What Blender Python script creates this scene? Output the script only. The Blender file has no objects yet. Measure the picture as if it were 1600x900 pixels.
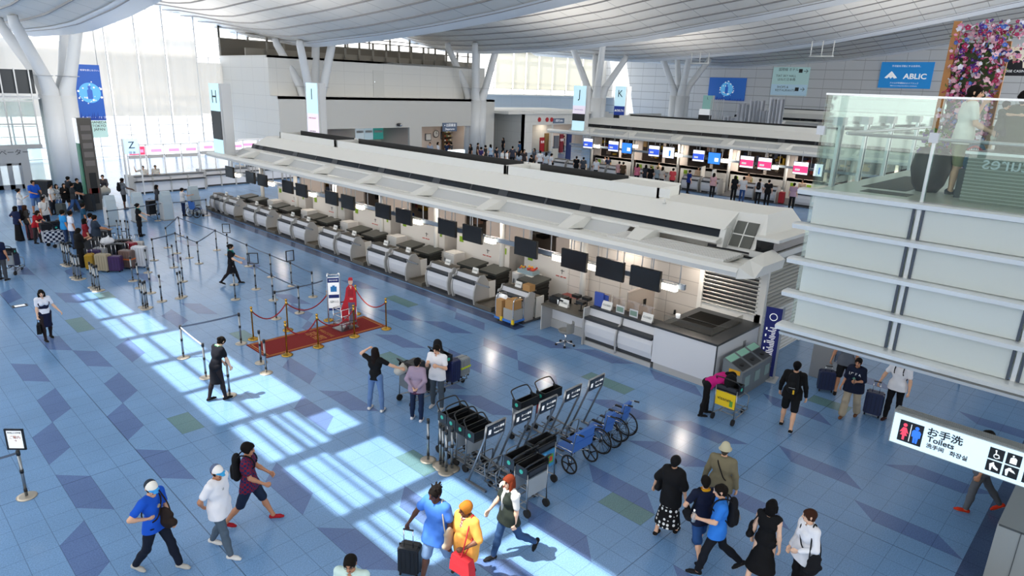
import bpy, bmesh, math, random
import numpy as np
from mathutils import Vector, Matrix
random.seed(7); np.random.seed(7)
SC = bpy.context.scene; COL = SC.collection
# ---------------------------------------------------------------- camera
CH = 7.85; FPX = 1043.95
_p, _r, _h = (math.radians(a) for a in (16.7486, -2.058, 46.0253))
FWD = np.array([math.sin(_h)*math.cos(_p), math.cos(_h)*math.cos(_p), -math.sin(_p)])
_rt = np.array([math.cos(_h), -math.sin(_h), 0.]); _dn = np.cross(FWD, _rt)
CRT = math.cos(_r)*_rt + math.sin(_r)*_dn; CDN = -math.sin(_r)*_rt + math.cos(_r)*_dn
cam = bpy.data.objects.new('camera', bpy.data.cameras.new('camera')); COL.objects.link(cam)
cam.data.lens = 36*FPX/1600; cam.data.sensor_width = 36; cam.data.clip_end = 600; cam.data.clip_start = .05
cam.matrix_world = Matrix(((CRT[0], -CDN[0], -FWD[0], 0), (CRT[1], -CDN[1], -FWD[1], 0), (CRT[2], -CDN[2], -FWD[2], CH), (0, 0, 0, 1)))
SC.camera = cam
# ---------------------------------------------------------------- world, sun, exposure
W = bpy.data.worlds.new('sky'); SC.world = W; W.use_nodes = True
_nt = W.node_tree; _bg = _nt.nodes['Background']
_bg.inputs[0].default_value = (1., .995, .985, 1); _bg.inputs[1].default_value = 2.6
def add_light(name, kind, loc, energy, color=(1, 1, 1), **kw):
    l = bpy.data.lights.new(name, kind); l.energy = energy; l.color = color
    o = bpy.data.objects.new(name, l); COL.objects.link(o); o.location = loc
    for k, v in kw.items(): setattr(l, k, v)
    return o
SUN_OFF = (.47, -.243)                       # how far the sunlight runs along the floor per metre of drop
_s = add_light('sun', 'SUN', (0, 0, 40), 7.6, (1.0, .97, .93), angle=math.radians(.6))
_s.rotation_euler = Vector((SUN_OFF[0], SUN_OFF[1], -1)).to_track_quat('-Z', 'Y').to_euler()
SC.view_settings.view_transform = 'Standard'; SC.view_settings.look = 'None'
SC.view_settings.gamma = 1; SC.view_settings.use_curve_mapping = False
SC.view_settings.exposure = 0.25
cy = SC.cycles
cy.max_bounces = 7; cy.diffuse_bounces = 4; cy.glossy_bounces = 3; cy.transmission_bounces = 4; cy.transparent_max_bounces = 12
cy.use_denoising = True; cy.caustics_reflective = False; cy.caustics_refractive = False; cy.sample_clamp_indirect = 6
cy.use_adaptive_sampling = True; cy.adaptive_threshold = .02
for _x, _y in ((15, 8), (15, 24), (15, 44), (40, 14), (40, 40), (64, 20), (64, 45), (17, 58), (17, 62)):            # unseen fill spots added to brighten the roof shells from below
    _u = add_light('roof_fill', 'SPOT', (_x+5, _y, 5.4), 3400 if _x != 17 else 1500, (1., .95, .88), spot_size=math.radians(150), spot_blend=1., shadow_soft_size=.0); _u.rotation_euler = (math.pi, 0, 0)
for _x, _y in ((16, 46), (30, 44), (46, 42), (62, 40)):                                      # unseen fill spots added to brighten the far hall
    _u = add_light('hall_fill', 'SPOT', (_x, _y, 9.6), 1700, (1., .97, .92), spot_size=math.radians(125), spot_blend=1., shadow_soft_size=.15); _u.rotation_euler = (math.radians(50), 0, math.radians(0))
# ---------------------------------------------------------------- where things stand
def ray(x, y): return FWD + CRT*((x-800)/FPX) + CDN*((y-450)/FPX)
def at(x, y, z=0.):
    d = ray(x, y); t = (z-CH)/d[2]; return Vector((d[0]*t, d[1]*t, z))
def atX(x, y, X):
    d = ray(x, y); t = X/d[0]; return Vector((X, d[1]*t, CH+d[2]*t))
def atY(x, y, Y):
    d = ray(x, y); t = Y/d[1]; return Vector((d[0]*t, Y, CH+d[2]*t))
# ---------------------------------------------------------------- materials
def lin(h):
    h = h.lstrip('#'); c = [int(h[i:i+2], 16)/255 for i in (0, 2, 4)]
    return tuple(v/12.92 if v <= .04045 else ((v+.055)/1.055)**2.4 for v in c)+(1,)
_M = {}
def mat(name, col='#cccccc', rough=.5, metal=0., emit=0., alpha=1., bump=0., bscale=60., spec=.5, var=0.):
    if name in _M: return _M[name]
    m = bpy.data.materials.new(name); m.use_nodes = True; nt = m.node_tree; b = nt.nodes['Principled BSDF']
    c = lin(col) if isinstance(col, str) else col
    b.inputs['Base Color'].default_value = c; b.inputs['Roughness'].default_value = rough
    b.inputs['Metallic'].default_value = metal; b.inputs['Specular IOR Level'].default_value = spec
    if emit: b.inputs['Emission Color'].default_value = c; b.inputs['Emission Strength'].default_value = emit
    if bump or var:
        tc = nt.nodes.new('ShaderNodeTexCoord'); n = nt.nodes.new('ShaderNodeTexNoise'); n.inputs['Scale'].default_value = bscale
        n.inputs['Detail'].default_value = 2
        nt.links.new(tc.outputs['Object'], n.inputs['Vector'])
        if bump:
            bp = nt.nodes.new('ShaderNodeBump'); bp.inputs['Strength'].default_value = bump; bp.inputs['Distance'].default_value = .02
            nt.links.new(n.outputs['Fac'], bp.inputs['Height']); nt.links.new(bp.outputs[0], b.inputs['Normal'])
        if var:
            mx = nt.nodes.new('ShaderNodeMix'); mx.data_type = 'RGBA'
            mx.inputs[6].default_value = tuple(v*(1-var) for v in c[:3])+(1,); mx.inputs[7].default_value = tuple(min(1, v*(1+var)) for v in c[:3])+(1,)
            nt.links.new(n.outputs['Fac'], mx.inputs[0]); nt.links.new(mx.outputs[2], b.inputs['Base Color'])
    _M[name] = m; return m
def glassmat(name, tint=(.93, .97, .96), gloss=.12, rough=0., haze=0., hazecol=(.8, .87, .85), fk=.5):
    if name in _M: return _M[name]
    m = bpy.data.materials.new(name); m.use_nodes = True; nt = m.node_tree; nt.nodes.clear()
    out = nt.nodes.new('ShaderNodeOutputMaterial'); tr = nt.nodes.new('ShaderNodeBsdfTransparent'); tr.inputs[0].default_value = tint+(1,)
    gl = nt.nodes.new('ShaderNodeBsdfGlossy'); gl.inputs['Roughness'].default_value = rough; gl.inputs[0].default_value = (1, 1, 1, 1)
    mx = nt.nodes.new('ShaderNodeMixShader'); fr = nt.nodes.new('ShaderNodeLayerWeight'); fr.inputs[0].default_value = .15
    mp = nt.nodes.new('ShaderNodeMath'); mp.operation = 'MULTIPLY_ADD'; mp.inputs[1].default_value = fk; mp.inputs[2].default_value = gloss*.4
    nt.links.new(fr.outputs['Fresnel'], mp.inputs[0]); nt.links.new(mp.outputs[0], mx.inputs[0])
    base = tr
    if haze:
        df = nt.nodes.new('ShaderNodeBsdfTranslucent'); df.inputs[0].default_value = hazecol+(1,)
        d2 = nt.nodes.new('ShaderNodeBsdfDiffuse'); d2.inputs[0].default_value = hazecol+(1,)
        m0 = nt.nodes.new('ShaderNodeMixShader'); m0.inputs[0].default_value = .5
        nt.links.new(df.outputs[0], m0.inputs[1]); nt.links.new(d2.outputs[0], m0.inputs[2])
        m1 = nt.nodes.new('ShaderNodeMixShader'); m1.inputs[0].default_value = haze
        nt.links.new(tr.outputs[0], m1.inputs[1]); nt.links.new(m0.outputs[0], m1.inputs[2]); base = m1
    nt.links.new(base.outputs[0], mx.inputs[1]); nt.links.new(gl.outputs[0], mx.inputs[2]); nt.links.new(mx.outputs[0], out.inputs[0])
    _M[name] = m; return m
# ---------------------------------------------------------------- mesh helpers
class MB:
    def __init__(s): s.v = []; s.f = []; s.m = []; s.sm = []
    def add(s, vs, fs, mi=0, smooth=False):
        o = len(s.v); s.v += [tuple(v) for v in vs]; s.f += [tuple(o+i for i in f) for f in fs]; s.m += [mi]*len(fs); s.sm += [smooth]*len(fs)
    def box(s, c, d, mi=0, rz=0., M=None):
        hx, hy, hz = d[0]/2, d[1]/2, d[2]/2
        vs = [Vector((x*hx, y*hy, z*hz)) for z in (-1, 1) for y in (-1, 1) for x in (-1, 1)]
        R = M if M is not None else Matrix.Rotation(rz, 3, 'Z')
        vs = [R @ v + Vector(c) for v in vs]
        s.add(vs, [(0, 2, 3, 1), (4, 5, 7, 6), (0, 1, 5, 4), (2, 6, 7, 3), (0, 4, 6, 2), (1, 3, 7, 5)], mi); return s
    def bb(s, x0, x1, y0, y1, z0, z1, mi=0): return s.box(((x0+x1)/2, (y0+y1)/2, (z0+z1)/2), (x1-x0, y1-y0, z1-z0), mi)
    def quad(s, a, b, c, d, mi=0): s.add([a, b, c, d], [(0, 1, 2, 3)], mi); return s
    def poly(s, pts, mi=0): s.add(pts, [tuple(range(len(pts)))], mi); return s
    def prism(s, pts, axis, a, b, mi=0, smooth=False):
        """pts in the plane of the other two axes (in xyz order), extruded along axis from a to b"""
        n = len(pts)
        def P(u, v, w): return {0: (w, u, v), 1: (u, w, v), 2: (u, v, w)}[axis]
        vs = [P(u, v, a) for u, v in pts]+[P(u, v, b) for u, v in pts]
        s.add(vs, [(i, (i+1) % n, n+(i+1) % n, n+i) for i in range(n)], mi, smooth)
        s.add(vs, [tuple(range(n-1, -1, -1)), tuple(range(n, 2*n))], mi); return s
    def tube(s, pts, r, mi=0, n=8, closed=False, cap=True):
        pts = [Vector(p) for p in pts]; rs = r if isinstance(r, (list, tuple)) else [r]*len(pts); L = len(pts); vs = []; ref = None
        for i, p in enumerate(pts):
            a = pts[i-1] if (i > 0 or closed) else p; b = pts[(i+1) % L] if (i < L-1 or closed) else p
            t = (b-a).normalized() if (b-a).length > 1e-9 else Vector((0, 0, 1))
            if ref is None: ref = Vector((0, 0, 1)) if abs(t.z) < .9 else Vector((1, 0, 0))
            u = t.cross(ref).normalized(); w = t.cross(u).normalized(); ref = -w if False else ref
            if abs(t.dot(ref)) > .95: ref = u
            vs += [p+(u*math.cos(6.28318*k/n)+w*math.sin(6.28318*k/n))*rs[i] for k in range(n)]
        fs = [(i*n+k, i*n+(k+1) % n, ((i+1) % L)*n+(k+1) % n, ((i+1) % L)*n+k) for i in range(L if closed else L-1) for k in range(n)]
        s.add(vs, fs, mi, True)
        if cap and not closed: s.add(vs[:n], [tuple(range(n-1, -1, -1))], mi); s.add(vs[-n:], [tuple(range(n))], mi)
        return s
    def lathe(s, prof, c=(0, 0, 0), mi=0, n=20, smooth=True):
        vs = [(c[0]+r*math.cos(6.28318*k/n), c[1]+r*math.sin(6.28318*k/n), c[2]+z) for r, z in prof for k in range(n)]
        s.add(vs, [(i*n+k, i*n+(k+1) % n, (i+1)*n+(k+1) % n, (i+1)*n+k) for i in range(len(prof)-1) for k in range(n)], mi, smooth)
        s.add(vs[:n], [tuple(range(n-1, -1, -1))], mi); s.add(vs[-n:], [tuple(range(n))], mi); return s
    def cyl(s, a, b, r, mi=0, n=12): return s.tube([a, b], r, mi, n)
    def torus(s, c, R, r, axis=0, mi=0, n=24, m=6):
        pts = []
        for k in range(n):
            u, v = R*math.cos(6.28318*k/n), R*math.sin(6.28318*k/n)
            pts.append(Vector(c)+Vector({0: (0, u, v), 1: (u, 0, v), 2: (u, v, 0)}[axis]))
        vs = []
        for k in range(n):
            rad = (pts[k]-Vector(c)).normalized(); ax = Vector({0: (1, 0, 0), 1: (0, 1, 0), 2: (0, 0, 1)}[axis])
            vs += [pts[k]+(rad*math.cos(6.28318*j/m)+ax*math.sin(6.28318*j/m))*r for j in range(m)]
        s.add(vs, [(k*m+j, k*m+(j+1) % m, ((k+1) % n)*m+(j+1) % m, ((k+1) % n)*m+j) for k in range(n) for j in range(m)], mi, True); return s
    def ball(s, c, r, mi=0, n=12, m=8):
        r3 = r if isinstance(r, (tuple, list)) else (r, r, r); vs = []
        for i in range(m+1):
            th = math.pi*i/m
            vs += [(c[0]+r3[0]*math.sin(th)*math.cos(6.28318*k/n), c[1]+r3[1]*math.sin(th)*math.sin(6.28318*k/n), c[2]+r3[2]*math.cos(th)) for k in range(n)]
        s.add(vs, [(i*n+k, i*n+(k+1) % n, (i+1)*n+(k+1) % n, (i+1)*n+k) for i in range(m) for k in range(n)], mi, True); return s
    def mesh(s, name, mats):
        me = bpy.data.meshes.new(name); me.from_pydata(s.v, [], s.f)
        for m in (mats if isinstance(mats, (list, tuple)) else [mats]): me.materials.append(m)
        me.polygons.foreach_set('material_index', s.m); me.polygons.foreach_set('use_smooth', s.sm); me.validate(); me.update(); return me
def link(name, me, parent=None, loc=None, rz=None):
    o = bpy.data.objects.new(name, me); COL.objects.link(o)
    if parent is not None: o.parent = parent
    if loc is not None: o.location = loc
    if rz is not None: o.rotation_euler = (0, 0, rz)
    return o
def fixn(me):
    b = bmesh.new(); b.from_mesh(me); bmesh.ops.remove_doubles(b, verts=b.verts, dist=1e-5); bmesh.ops.recalc_face_normals(b, faces=b.faces); b.to_mesh(me); b.free(); return me
ORD = ['first', 'second', 'third', 'fourth', 'fifth', 'sixth', 'seventh', 'eighth', 'ninth', 'tenth', 'eleventh', 'twelfth', 'thirteenth', 'fourteenth', 'fifteenth', 'sixteenth', 'seventeenth', 'eighteenth', 'nineteenth', 'twentieth']
SPLIT = set('hanger hole_strip black_field mullion hanger_rod post clamp wheel caster footrest grip rib cable green_notice bumper corner_bumper slat divider carry bracket side_panel strap_head strap_clip ledge tray_flower ceiling_rod louvre notice display_text grille_bar teeth rod pole beam wooden_post frame_strip roof_parapet parapet_lining small_symbol shoulder_strap handle hook casing2 slot'.split())
def obj(name, mb, mats, parent=None, loc=None, rz=None):
    if name in SPLIT and parent is not None and len(mb.f) > 1:
        key = {}; par = list(range(len(mb.v)))
        def fd(i):
            while par[i] != i: par[i] = par[par[i]]; i = par[i]
            return i
        for i, v in enumerate(mb.v):
            k_ = (round(v[0], 4), round(v[1], 4), round(v[2], 4))
            if k_ in key: par[fd(i)] = fd(key[k_])
            else: key[k_] = i
        for f in mb.f:
            for j in f[1:]: par[fd(j)] = fd(f[0])
        grp = {}
        for n_, f in enumerate(mb.f): grp.setdefault(fd(f[0]), []).append(n_)
        if 1 < len(grp) <= 60:
            out = None
            for g_ in grp.values():
                q = MB(); mp = {}
                for n_ in g_:
                    f = mb.f[n_]
                    for i in f:
                        if i not in mp: mp[i] = len(q.v); q.v.append(mb.v[i])
                    q.f.append(tuple(mp[i] for i in f)); q.m.append(mb.m[n_]); q.sm.append(mb.sm[n_])
                out = link(name, fixn(q.mesh(name, mats)), parent, loc, rz)
            return out
    return link(name, fixn(mb.mesh(name, mats)), parent, loc, rz)
def tag(o, label=None, cat=None, group=None, kind=None):
    if label: o['label'] = label
    if cat: o['category'] = cat
    if group: o['group'] = group
    if kind: o['kind'] = kind
    return o
def thing(name, label, cat, loc=(0, 0, 0), rz=0., group=None, scale=None):
    o = bpy.data.objects.new(name, None); COL.objects.link(o); o.location = loc; o.rotation_euler = (0, 0, rz)
    if scale: o.scale = (scale,)*3
    return tag(o, label, cat, group)
def struct(name, mb, mats, parent=None): o = obj(name, mb, mats, parent); o['kind'] = 'structure'; return o
def dup(root, loc, rz=None, label=None, group=None, scale=None):
    def cp(o, par):
        c = o.copy(); COL.objects.link(c)
        if par is not None: c.parent = par
        for ch in kids.get(o, ()): cp(ch, c)
        return c
    kids = {}
    for o in root.children_recursive: kids.setdefault(o.parent, []).append(o)
    r = cp(root, None); r.location = loc
    if rz is not None: r.rotation_euler = (0, 0, rz)
    if scale: r.scale = (scale,)*3
    if label: r['label'] = label
    if group: r['group'] = group
    return r
def bez(pts, n=8):
    """smooth curve through points (Catmull-Rom)"""
    P = [Vector(p) for p in pts]; P = [P[0]*2-P[1]]+P+[P[-1]*2-P[-2]]; out = []
    for i in range(1, len(P)-2):
        for k in range(n):
            t = k/n; out.append(.5*((2*P[i])+(P[i+1]-P[i-1])*t+(2*P[i-1]-5*P[i]+4*P[i+1]-P[i+2])*t*t+(3*P[i]-P[i-1]-3*P[i+1]+P[i+2])*t**3))
    out.append(P[-2]); return out
def txt(s, size, m, M, parent, name='lettering', align='CENTER', ext=.002, bold=False, sx=1.):
    """lettering as a mesh; M places it: local x right, y up, z out of the surface"""
    c = bpy.data.curves.new('t', 'FONT'); c.body = s; c.size = size; c.align_x = align; c.align_y = 'CENTER'; c.extrude = ext
    c.resolution_u = 3
    if bold: c.offset = size*.022
    o = bpy.data.objects.new('t', c)
    me = bpy.data.meshes.new_from_object(o); bpy.data.objects.remove(o); bpy.data.curves.remove(c)
    me.materials.clear(); me.materials.append(m)
    if sx != 1.: me.transform(Matrix.Scale(sx, 4, (1, 0, 0)))
    me.transform(M); o = link(name, me, parent); return o
def frame(o, r, u):
    """matrix with origin o, x axis r, y axis u"""
    r = Vector(r).normalized(); u = Vector(u).normalized(); n = r.cross(u)
    return Matrix(((r.x, u.x, n.x, o[0]), (r.y, u.y, n.y, o[1]), (r.z, u.z, n.z, o[2]), (0, 0, 0, 1)))
# ================================================================ THE SETTING
white = mat('white paint', '#e4e4e0', .5); offw = mat('off-white panel', '#dcdbd6', .55); steel = mat('brushed steel', '#b9bcbf', .32, 1.)
chrome = mat('chrome', '#d5d7da', .15, 1.); black = mat('black', '#101113', .5); dgrey = mat('dark grey', '#3a3c40', .5); grey = mat('grey', '#8f9295', .5)
lgrey = mat('light grey', '#c2c4c6', .5); rubber = mat('rubber', '#141415', .8); dmetal = mat('dark metal', '#4a4d50', .4, .7)
# --- floor: terrazzo with joints
UX, FX0, UY, FY0 = .4955, 2.153, .505, 1.11
def floor_mat(name, col, var=.16):
    m = bpy.data.materials.new(name); m.use_nodes = True; nt = m.node_tree; b = nt.nodes['Principled BSDF']; N = nt.nodes.new; Lk = nt.links.new
    g = N('ShaderNodeNewGeometry'); n1 = N('ShaderNodeTexNoise'); n1.inputs['Scale'].default_value = 45; n1.inputs['Detail'].default_value = 1
    Lk(g.outputs['Position'], n1.inputs['Vector'])
    r = N('ShaderNodeValToRGB'); c = lin(col); r.color_ramp.elements[0].position = .3; r.color_ramp.elements[1].position = .7
    r.color_ramp.elements[0].color = tuple(v*(1-var) for v in c[:3])+(1,); r.color_ramp.elements[1].color = tuple(min(1, v*(1+var)) for v in c[:3])+(1,)
    Lk(n1.outputs['Fac'], r.inputs[0])
    n2 = N('ShaderNodeTexNoise'); n2.inputs['Scale'].default_value = .6; Lk(g.outputs['Position'], n2.inputs['Vector'])
    sep = N('ShaderNodeSeparateXYZ'); Lk(g.outputs['Position'], sep.inputs[0])
    def mth(op, a, bb_=None, cc=None):
        q = N('ShaderNodeMath'); q.operation = op
        for i, v in enumerate((a, bb_, cc)):
            if v is None: continue
            if isinstance(v, (int, float)): q.inputs[i].default_value = v
            else: Lk(v, q.inputs[i])
        return q.outputs[0]
    def joint(out, off, unit, w):
        u = mth('MULTIPLY_ADD', out, 1/unit, -off/unit); fr = mth('FRACT', u); d = mth('ABSOLUTE', mth('SUBTRACT', fr, .5)); return mth('GREATER_THAN', d, .5-w/unit/2)
    j = mth('MAXIMUM', joint(sep.outputs[0], FX0, UX, .012), joint(sep.outputs[1], FY0, UY, .010))
    j2 = mth('MAXIMUM', joint(sep.outputs[0], FX0+UX*3, UX*6*3, .02), joint(sep.outputs[1], FY0+UY*25.5+.25, UY*18, .016))
    j = mth('MAXIMUM', mth('MULTIPLY', j, .55), mth('MULTIPLY', j2, .85))
    mx = N('ShaderNodeMix'); mx.data_type = 'RGBA'; mx.inputs[7].default_value = tuple(v*.35 for v in c[:3])+(1,)
    Lk(j, mx.inputs[0]); Lk(r.outputs[0], mx.inputs[6])
    m2 = N('ShaderNodeMix'); m2.data_type = 'RGBA'; m2.blend_type = 'MULTIPLY'; m2.inputs[0].default_value = 1
    r2 = N('ShaderNodeValToRGB'); r2.color_ramp.elements[0].color = (.88, .88, .88, 1); r2.color_ramp.elements[0].position = .35; r2.color_ramp.elements[1].position = .65
    Lk(n2.outputs['Fac'], r2.inputs[0]); Lk(mx.outputs[2], m2.inputs[6]); Lk(r2.outputs[0], m2.inputs[7])
    Lk(m2.outputs[2], b.inputs['Base Color']); b.inputs['Roughness'].default_value = .2; b.inputs['Specular IOR Level'].default_value = .55
    return m
FM = [floor_mat('blue terrazzo', '#749bc6'), floor_mat('dark blue terrazzo', '#5c76a6'), floor_mat('green terrazzo', '#64888c'), floor_mat('navy terrazzo border', '#46587c')]
fl = MB(); fl.bb(-14, 130, -20, 95, -.3, 0, 0)
FZ = .0012
def gv(u, v): return (FX0+UX*u, FY0+UY*v, FZ)
DARK = [(6,21,1),(6,17,-1),(1,41,-1),(1,35,1),(0,31,1),(4,35,1),(3,31,1),(4,41,-1),(23,13,-1),(24,7,1),(22,3,1),(27,4,-1),(22,36,-1),(23,32,-1),(26,35,1),(25,31,1),(23,26,1),(6,54,-1),(6,40,1),(3,45,-1),(10,44,1),(12,46,-1),(12,31,1),(12,27,-1),(10,26,1),(20,26,1),(17,22,-1),(26,26,-1),(27,22,-1),(22,22,1),(27,16,1),(22,17,-1),(0,27,-1),(3,27,-1),(16,12,1),(12,12,1),(20,13,-1),(-1,22,1),(9,16,1),(9,12,-1),(17,40,1),(16,36,1),(18,44,-1),(8,60,1),(12,56,-1),(16,60,1),(20,54,1),(3,56,1),(5,64,-1),(12,66,1),(19,66,-1),(2,70,1),(24,44,-1),(17,26,-1),(19,8,1),(16,4,-1),(29,10,1),(13,6,1),(33,4,-1),(36,9,1),(35,2,1),(19,32,-1)]
for u, v, s in DARK: fl.quad(gv(u, v-3), gv(u+1, v+s-3), gv(u+1, v+s), gv(u, v), 1)
for u, a, b in [(5,44,47),(5,27,29),(12,36,38),(17,27,29),(24,35,38),(24,16,19),(31,7,9),(11,17,19),(8,50,52),(15,9,11),(1,12,14)]: fl.quad(gv(u, a), gv(u+1, a), gv(u+1, b), gv(u, b), 2)
fl.quad((-12, -19, FZ), (60, -19, FZ), (60, 1.1, FZ), (12.0, 1.1, FZ), 0)
fl.bb(11.5, 60, -1.2, 1.11, .0002, .0016, 3); fl.bb(15.35, 15.85, 14.6, 44, .0002, .0016, 3)
struct('floor', fl, FM)
# --- roof shells
roofm = mat('roof panel', '#dfdcd6', .45)
def lined(m, axis, step, w, dark=.55):
    """thin joints across a panelled surface, in the surface's own coordinates"""
    nt = m.node_tree; b = nt.nodes['Principled BSDF']; c = tuple(b.inputs['Base Color'].default_value); N = nt.nodes.new; Lk = nt.links.new
    tc = N('ShaderNodeTexCoord'); sp = N('ShaderNodeSeparateXYZ'); Lk(tc.outputs['Object'], sp.inputs[0]); prev = None
    for ax, st, ww in zip(axis, step, w):
        q = N('ShaderNodeMath'); q.operation = 'MULTIPLY'; q.inputs[1].default_value = 1/st; Lk(sp.outputs[ax], q.inputs[0])
        f = N('ShaderNodeMath'); f.operation = 'FRACT'; Lk(q.outputs[0], f.inputs[0])
        l = N('ShaderNodeMath'); l.operation = 'LESS_THAN'; l.inputs[1].default_value = ww/st; Lk(f.outputs[0], l.inputs[0])
        if prev is None: prev = l
        else:
            mm = N('ShaderNodeMath'); mm.operation = 'MAXIMUM'; Lk(prev.outputs[0], mm.inputs[0]); Lk(l.outputs[0], mm.inputs[1]); prev = mm
    mx = N('ShaderNodeMix'); mx.data_type = 'RGBA'; mx.inputs[6].default_value = c; mx.inputs[7].default_value = tuple(v*dark for v in c[:3])+(1,)
    Lk(prev.outputs[0], mx.inputs[0]); Lk(mx.outputs[2], b.inputs['Base Color']); return m
lined(roofm, [1], [2.6], [.05], .45)
ribm = mat('roof rib', '#8e8c8c', .5); lipm = mat('roof edge', '#f4f4f4', .4)
EDGE = {1: (13.2, [(0,46),(50,54),(107,50),(145,43),(200,21),(240,0)]),
        2: (33.5, [(400,57),(462,69),(500,71),(530,67),(612,58),(700,44),(800,24),(900,0)]),
        3: (56.5, [(612,60),(650,68),(700,80),(750,82),(800,81),(875,77.5),(925,72.5),(1012,61),(1100,44),(1200,27),(1332,0)]),
        4: (80., [(875,88),(975,95),(1012,94.5),(1100,88),(1200,80.5),(1300,66),(1400,47),(1500,27),(1600,6)]),
        5: (104., [(1150,106),(1200,102),(1325,94),(1425,80),(1487,70),(1600,54)])}
WALLX = 104.; YEND = 74.
def profile(k):
    X, px = EDGE[k]; pts = sorted((atX(x, y, X).y, atX(x, y, X).z) for x, y in px)
    ys = [p[0] for p in pts]; zs = [p[1] for p in pts]; s0 = (zs[1]-zs[0])/(ys[1]-ys[0]); s0 = max(-.2, min(-.1, s0))
    ys = [-40]+ys+[110]; zs = [zs[0]+s0*(-40-ys[1])]+zs+[zs[-1]+(.05*(110-ys[-2]) if k > 1 else .07*(110-ys[-2]))]
    return lambda y: float(np.interp(y, ys, zs))
PROF = {k: profile(k) for k in EDGE}
def shell_z(k, X, Y):
    Xk = EDGE[k][0]; return PROF[k](Y)+.2*(Xk-X)+.35*math.sin(min(1, (Xk-X)/20)*math.pi)
SKY = []                                                    # roof light openings over the sunlit band, as floor rectangles
for (ya, yb), xf in zip([(28.9,26.75),(26.5,24.3),(24.0,21.95),(21.6,19.45),(19.15,16.95),(16.7,14.6)], (6.3, 6.55, 6.8, 7.05, 7.3, 7.6)):
    t = (28.9-ya)/14
    SKY += [(5.5-.1*t, 5.72+.5*t, yb, ya), (5.86+.55*t, xf, yb, ya)]
SKY += [(5.55, 5.85, 12.3, 14.3), (6.0, 6.3, 12.3, 14.3), (6.5, 6.62, 12.3, 14.3), (6.75, 6.95, 12.3, 14.2), (7.1, 7.9, 12.5, 13.6), (5.62, 5.85, 9.7, 11.9), (5.98, 6.35, 9.7, 11.9), (6.45, 6.6, 9.7, 11.9), (6.72, 7.9, 9.7, 11.7),
        (5.7, 5.85, 7.5, 9.3), (6.0, 6.35, 7.5, 9.3), (6.5, 6.8, 7.4, 9.3), (6.95, 8.0, 7.4, 9.3), (5.75, 6.2, 5.1, 7.1), (6.4, 6.9, 5.1, 7.1), (7.1, 8.1, 5.1, 7.1), (6.3, 8.1, 2.7, 4.8)]
Y0S = 31.5                                                   # the sun band's roof lights sit in the roof's flat part, nearer than this
YF = {1: Y0S, 2: -25, 3: -25, 4: -25, 5: -25}
for k in EDGE:
    X1 = EDGE[k][0]; X0 = EDGE[k-1][0]+.3 if k > 1 else -12.; m = MB(); nx, ny = 10, 44; ya, yb = YF[k], YEND
    for i in range(nx):
        for j in range(ny):
            xa, xb = X0+(X1-X0)*i/nx, X0+(X1-X0)*(i+1)/nx; a, b = ya+(yb-ya)*j/ny, ya+(yb-ya)*(j+1)/ny
            m.add([(x, y, shell_z(k, x, y)) for x, y in ((xa, a), (xb, a), (xb, b), (xa, b))], [(0, 3, 2, 1)], 0, True)
    nr = int((X1-X0)/1.55)
    for i in range(nr):
        x = X0+(X1-X0)*(i+.5)/nr
        for j in range(ny):
            a, b = ya+(yb-ya)*j/ny, ya+(yb-ya)*(j+1)/ny; za, zb = shell_z(k, x, a), shell_z(k, x, b)
            m.add([(x-.04, a, za+.02), (x+.04, a, za+.02), (x+.04, b, zb+.02), (x-.04, b, zb+.02), (x-.04, a, za-.1), (x+.04, a, za-.1), (x+.04, b, zb-.1), (x-.04, b, zb-.1)],
                  [(4, 7, 6, 5), (0, 4, 5, 1), (0, 3, 7, 4), (1, 5, 6, 2), (3, 2, 6, 7)], 1)
    for j in range(ny):
        a, b = ya+(yb-ya)*j/ny, ya+(yb-ya)*(j+1)/ny; za, zb = shell_z(k, X1, a), shell_z(k, X1, b)
        m.add([(X1-1.1, a, shell_z(k, X1-1.1, a)-.05), (X1+.1, a, za-.16), (X1+.1, b, zb-.16), (X1-1.1, b, shell_z(k, X1-1.1, b)-.05), (X1+.1, a, za+.5), (X1+.1, b, zb+.5)], [(0, 3, 2, 1), (1, 2, 5, 4)], 2)
    if k > 1:  # unseen step closures added to keep sun from leaking between the shells
        for j in range(ny):
            a, b = ya+(yb-ya)*j/ny, ya+(yb-ya)*(j+1)/ny; m.quad((X0, a, shell_z(k, X0, a)+.8), (X0, b, shell_z(k, X0, b)+.8), (X0, b, shell_z(k-1, EDGE[k-1][0], b)+.2), (X0, a, shell_z(k-1, EDGE[k-1][0], a)+.2), 2)
        m.quad((X0-.5, ya, shell_z(k, X0, ya)-5), (X0+.2, ya, shell_z(k, X0, ya)-5), (X0+.2, ya, shell_z(k, X0, ya)+.7), (X0-.5, ya, shell_z(k, X0, ya)+.7), 2)
    # top skin
    m.add([(X0, ya, shell_z(k, X0, ya)+.6), (X1+.1, ya, shell_z(k, X1, ya)+.6), (X1+.1, 40, shell_z(k, X1, 40)+.6), (X0, 40, shell_z(k, X0, 40)+.6)], [(0, 1, 2, 3)], 2)
    m.add([(X0, 40, shell_z(k, X0, 40)+.6), (X1+.1, 40, shell_z(k, X1, 40)+.6), (X1+.1, yb, shell_z(k, X1, yb)+.8), (X0, yb, shell_z(k, X0, yb)+.8)], [(0, 1, 2, 3)], 2)
    struct('ceiling', m, [roofm, ribm, lipm])
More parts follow.
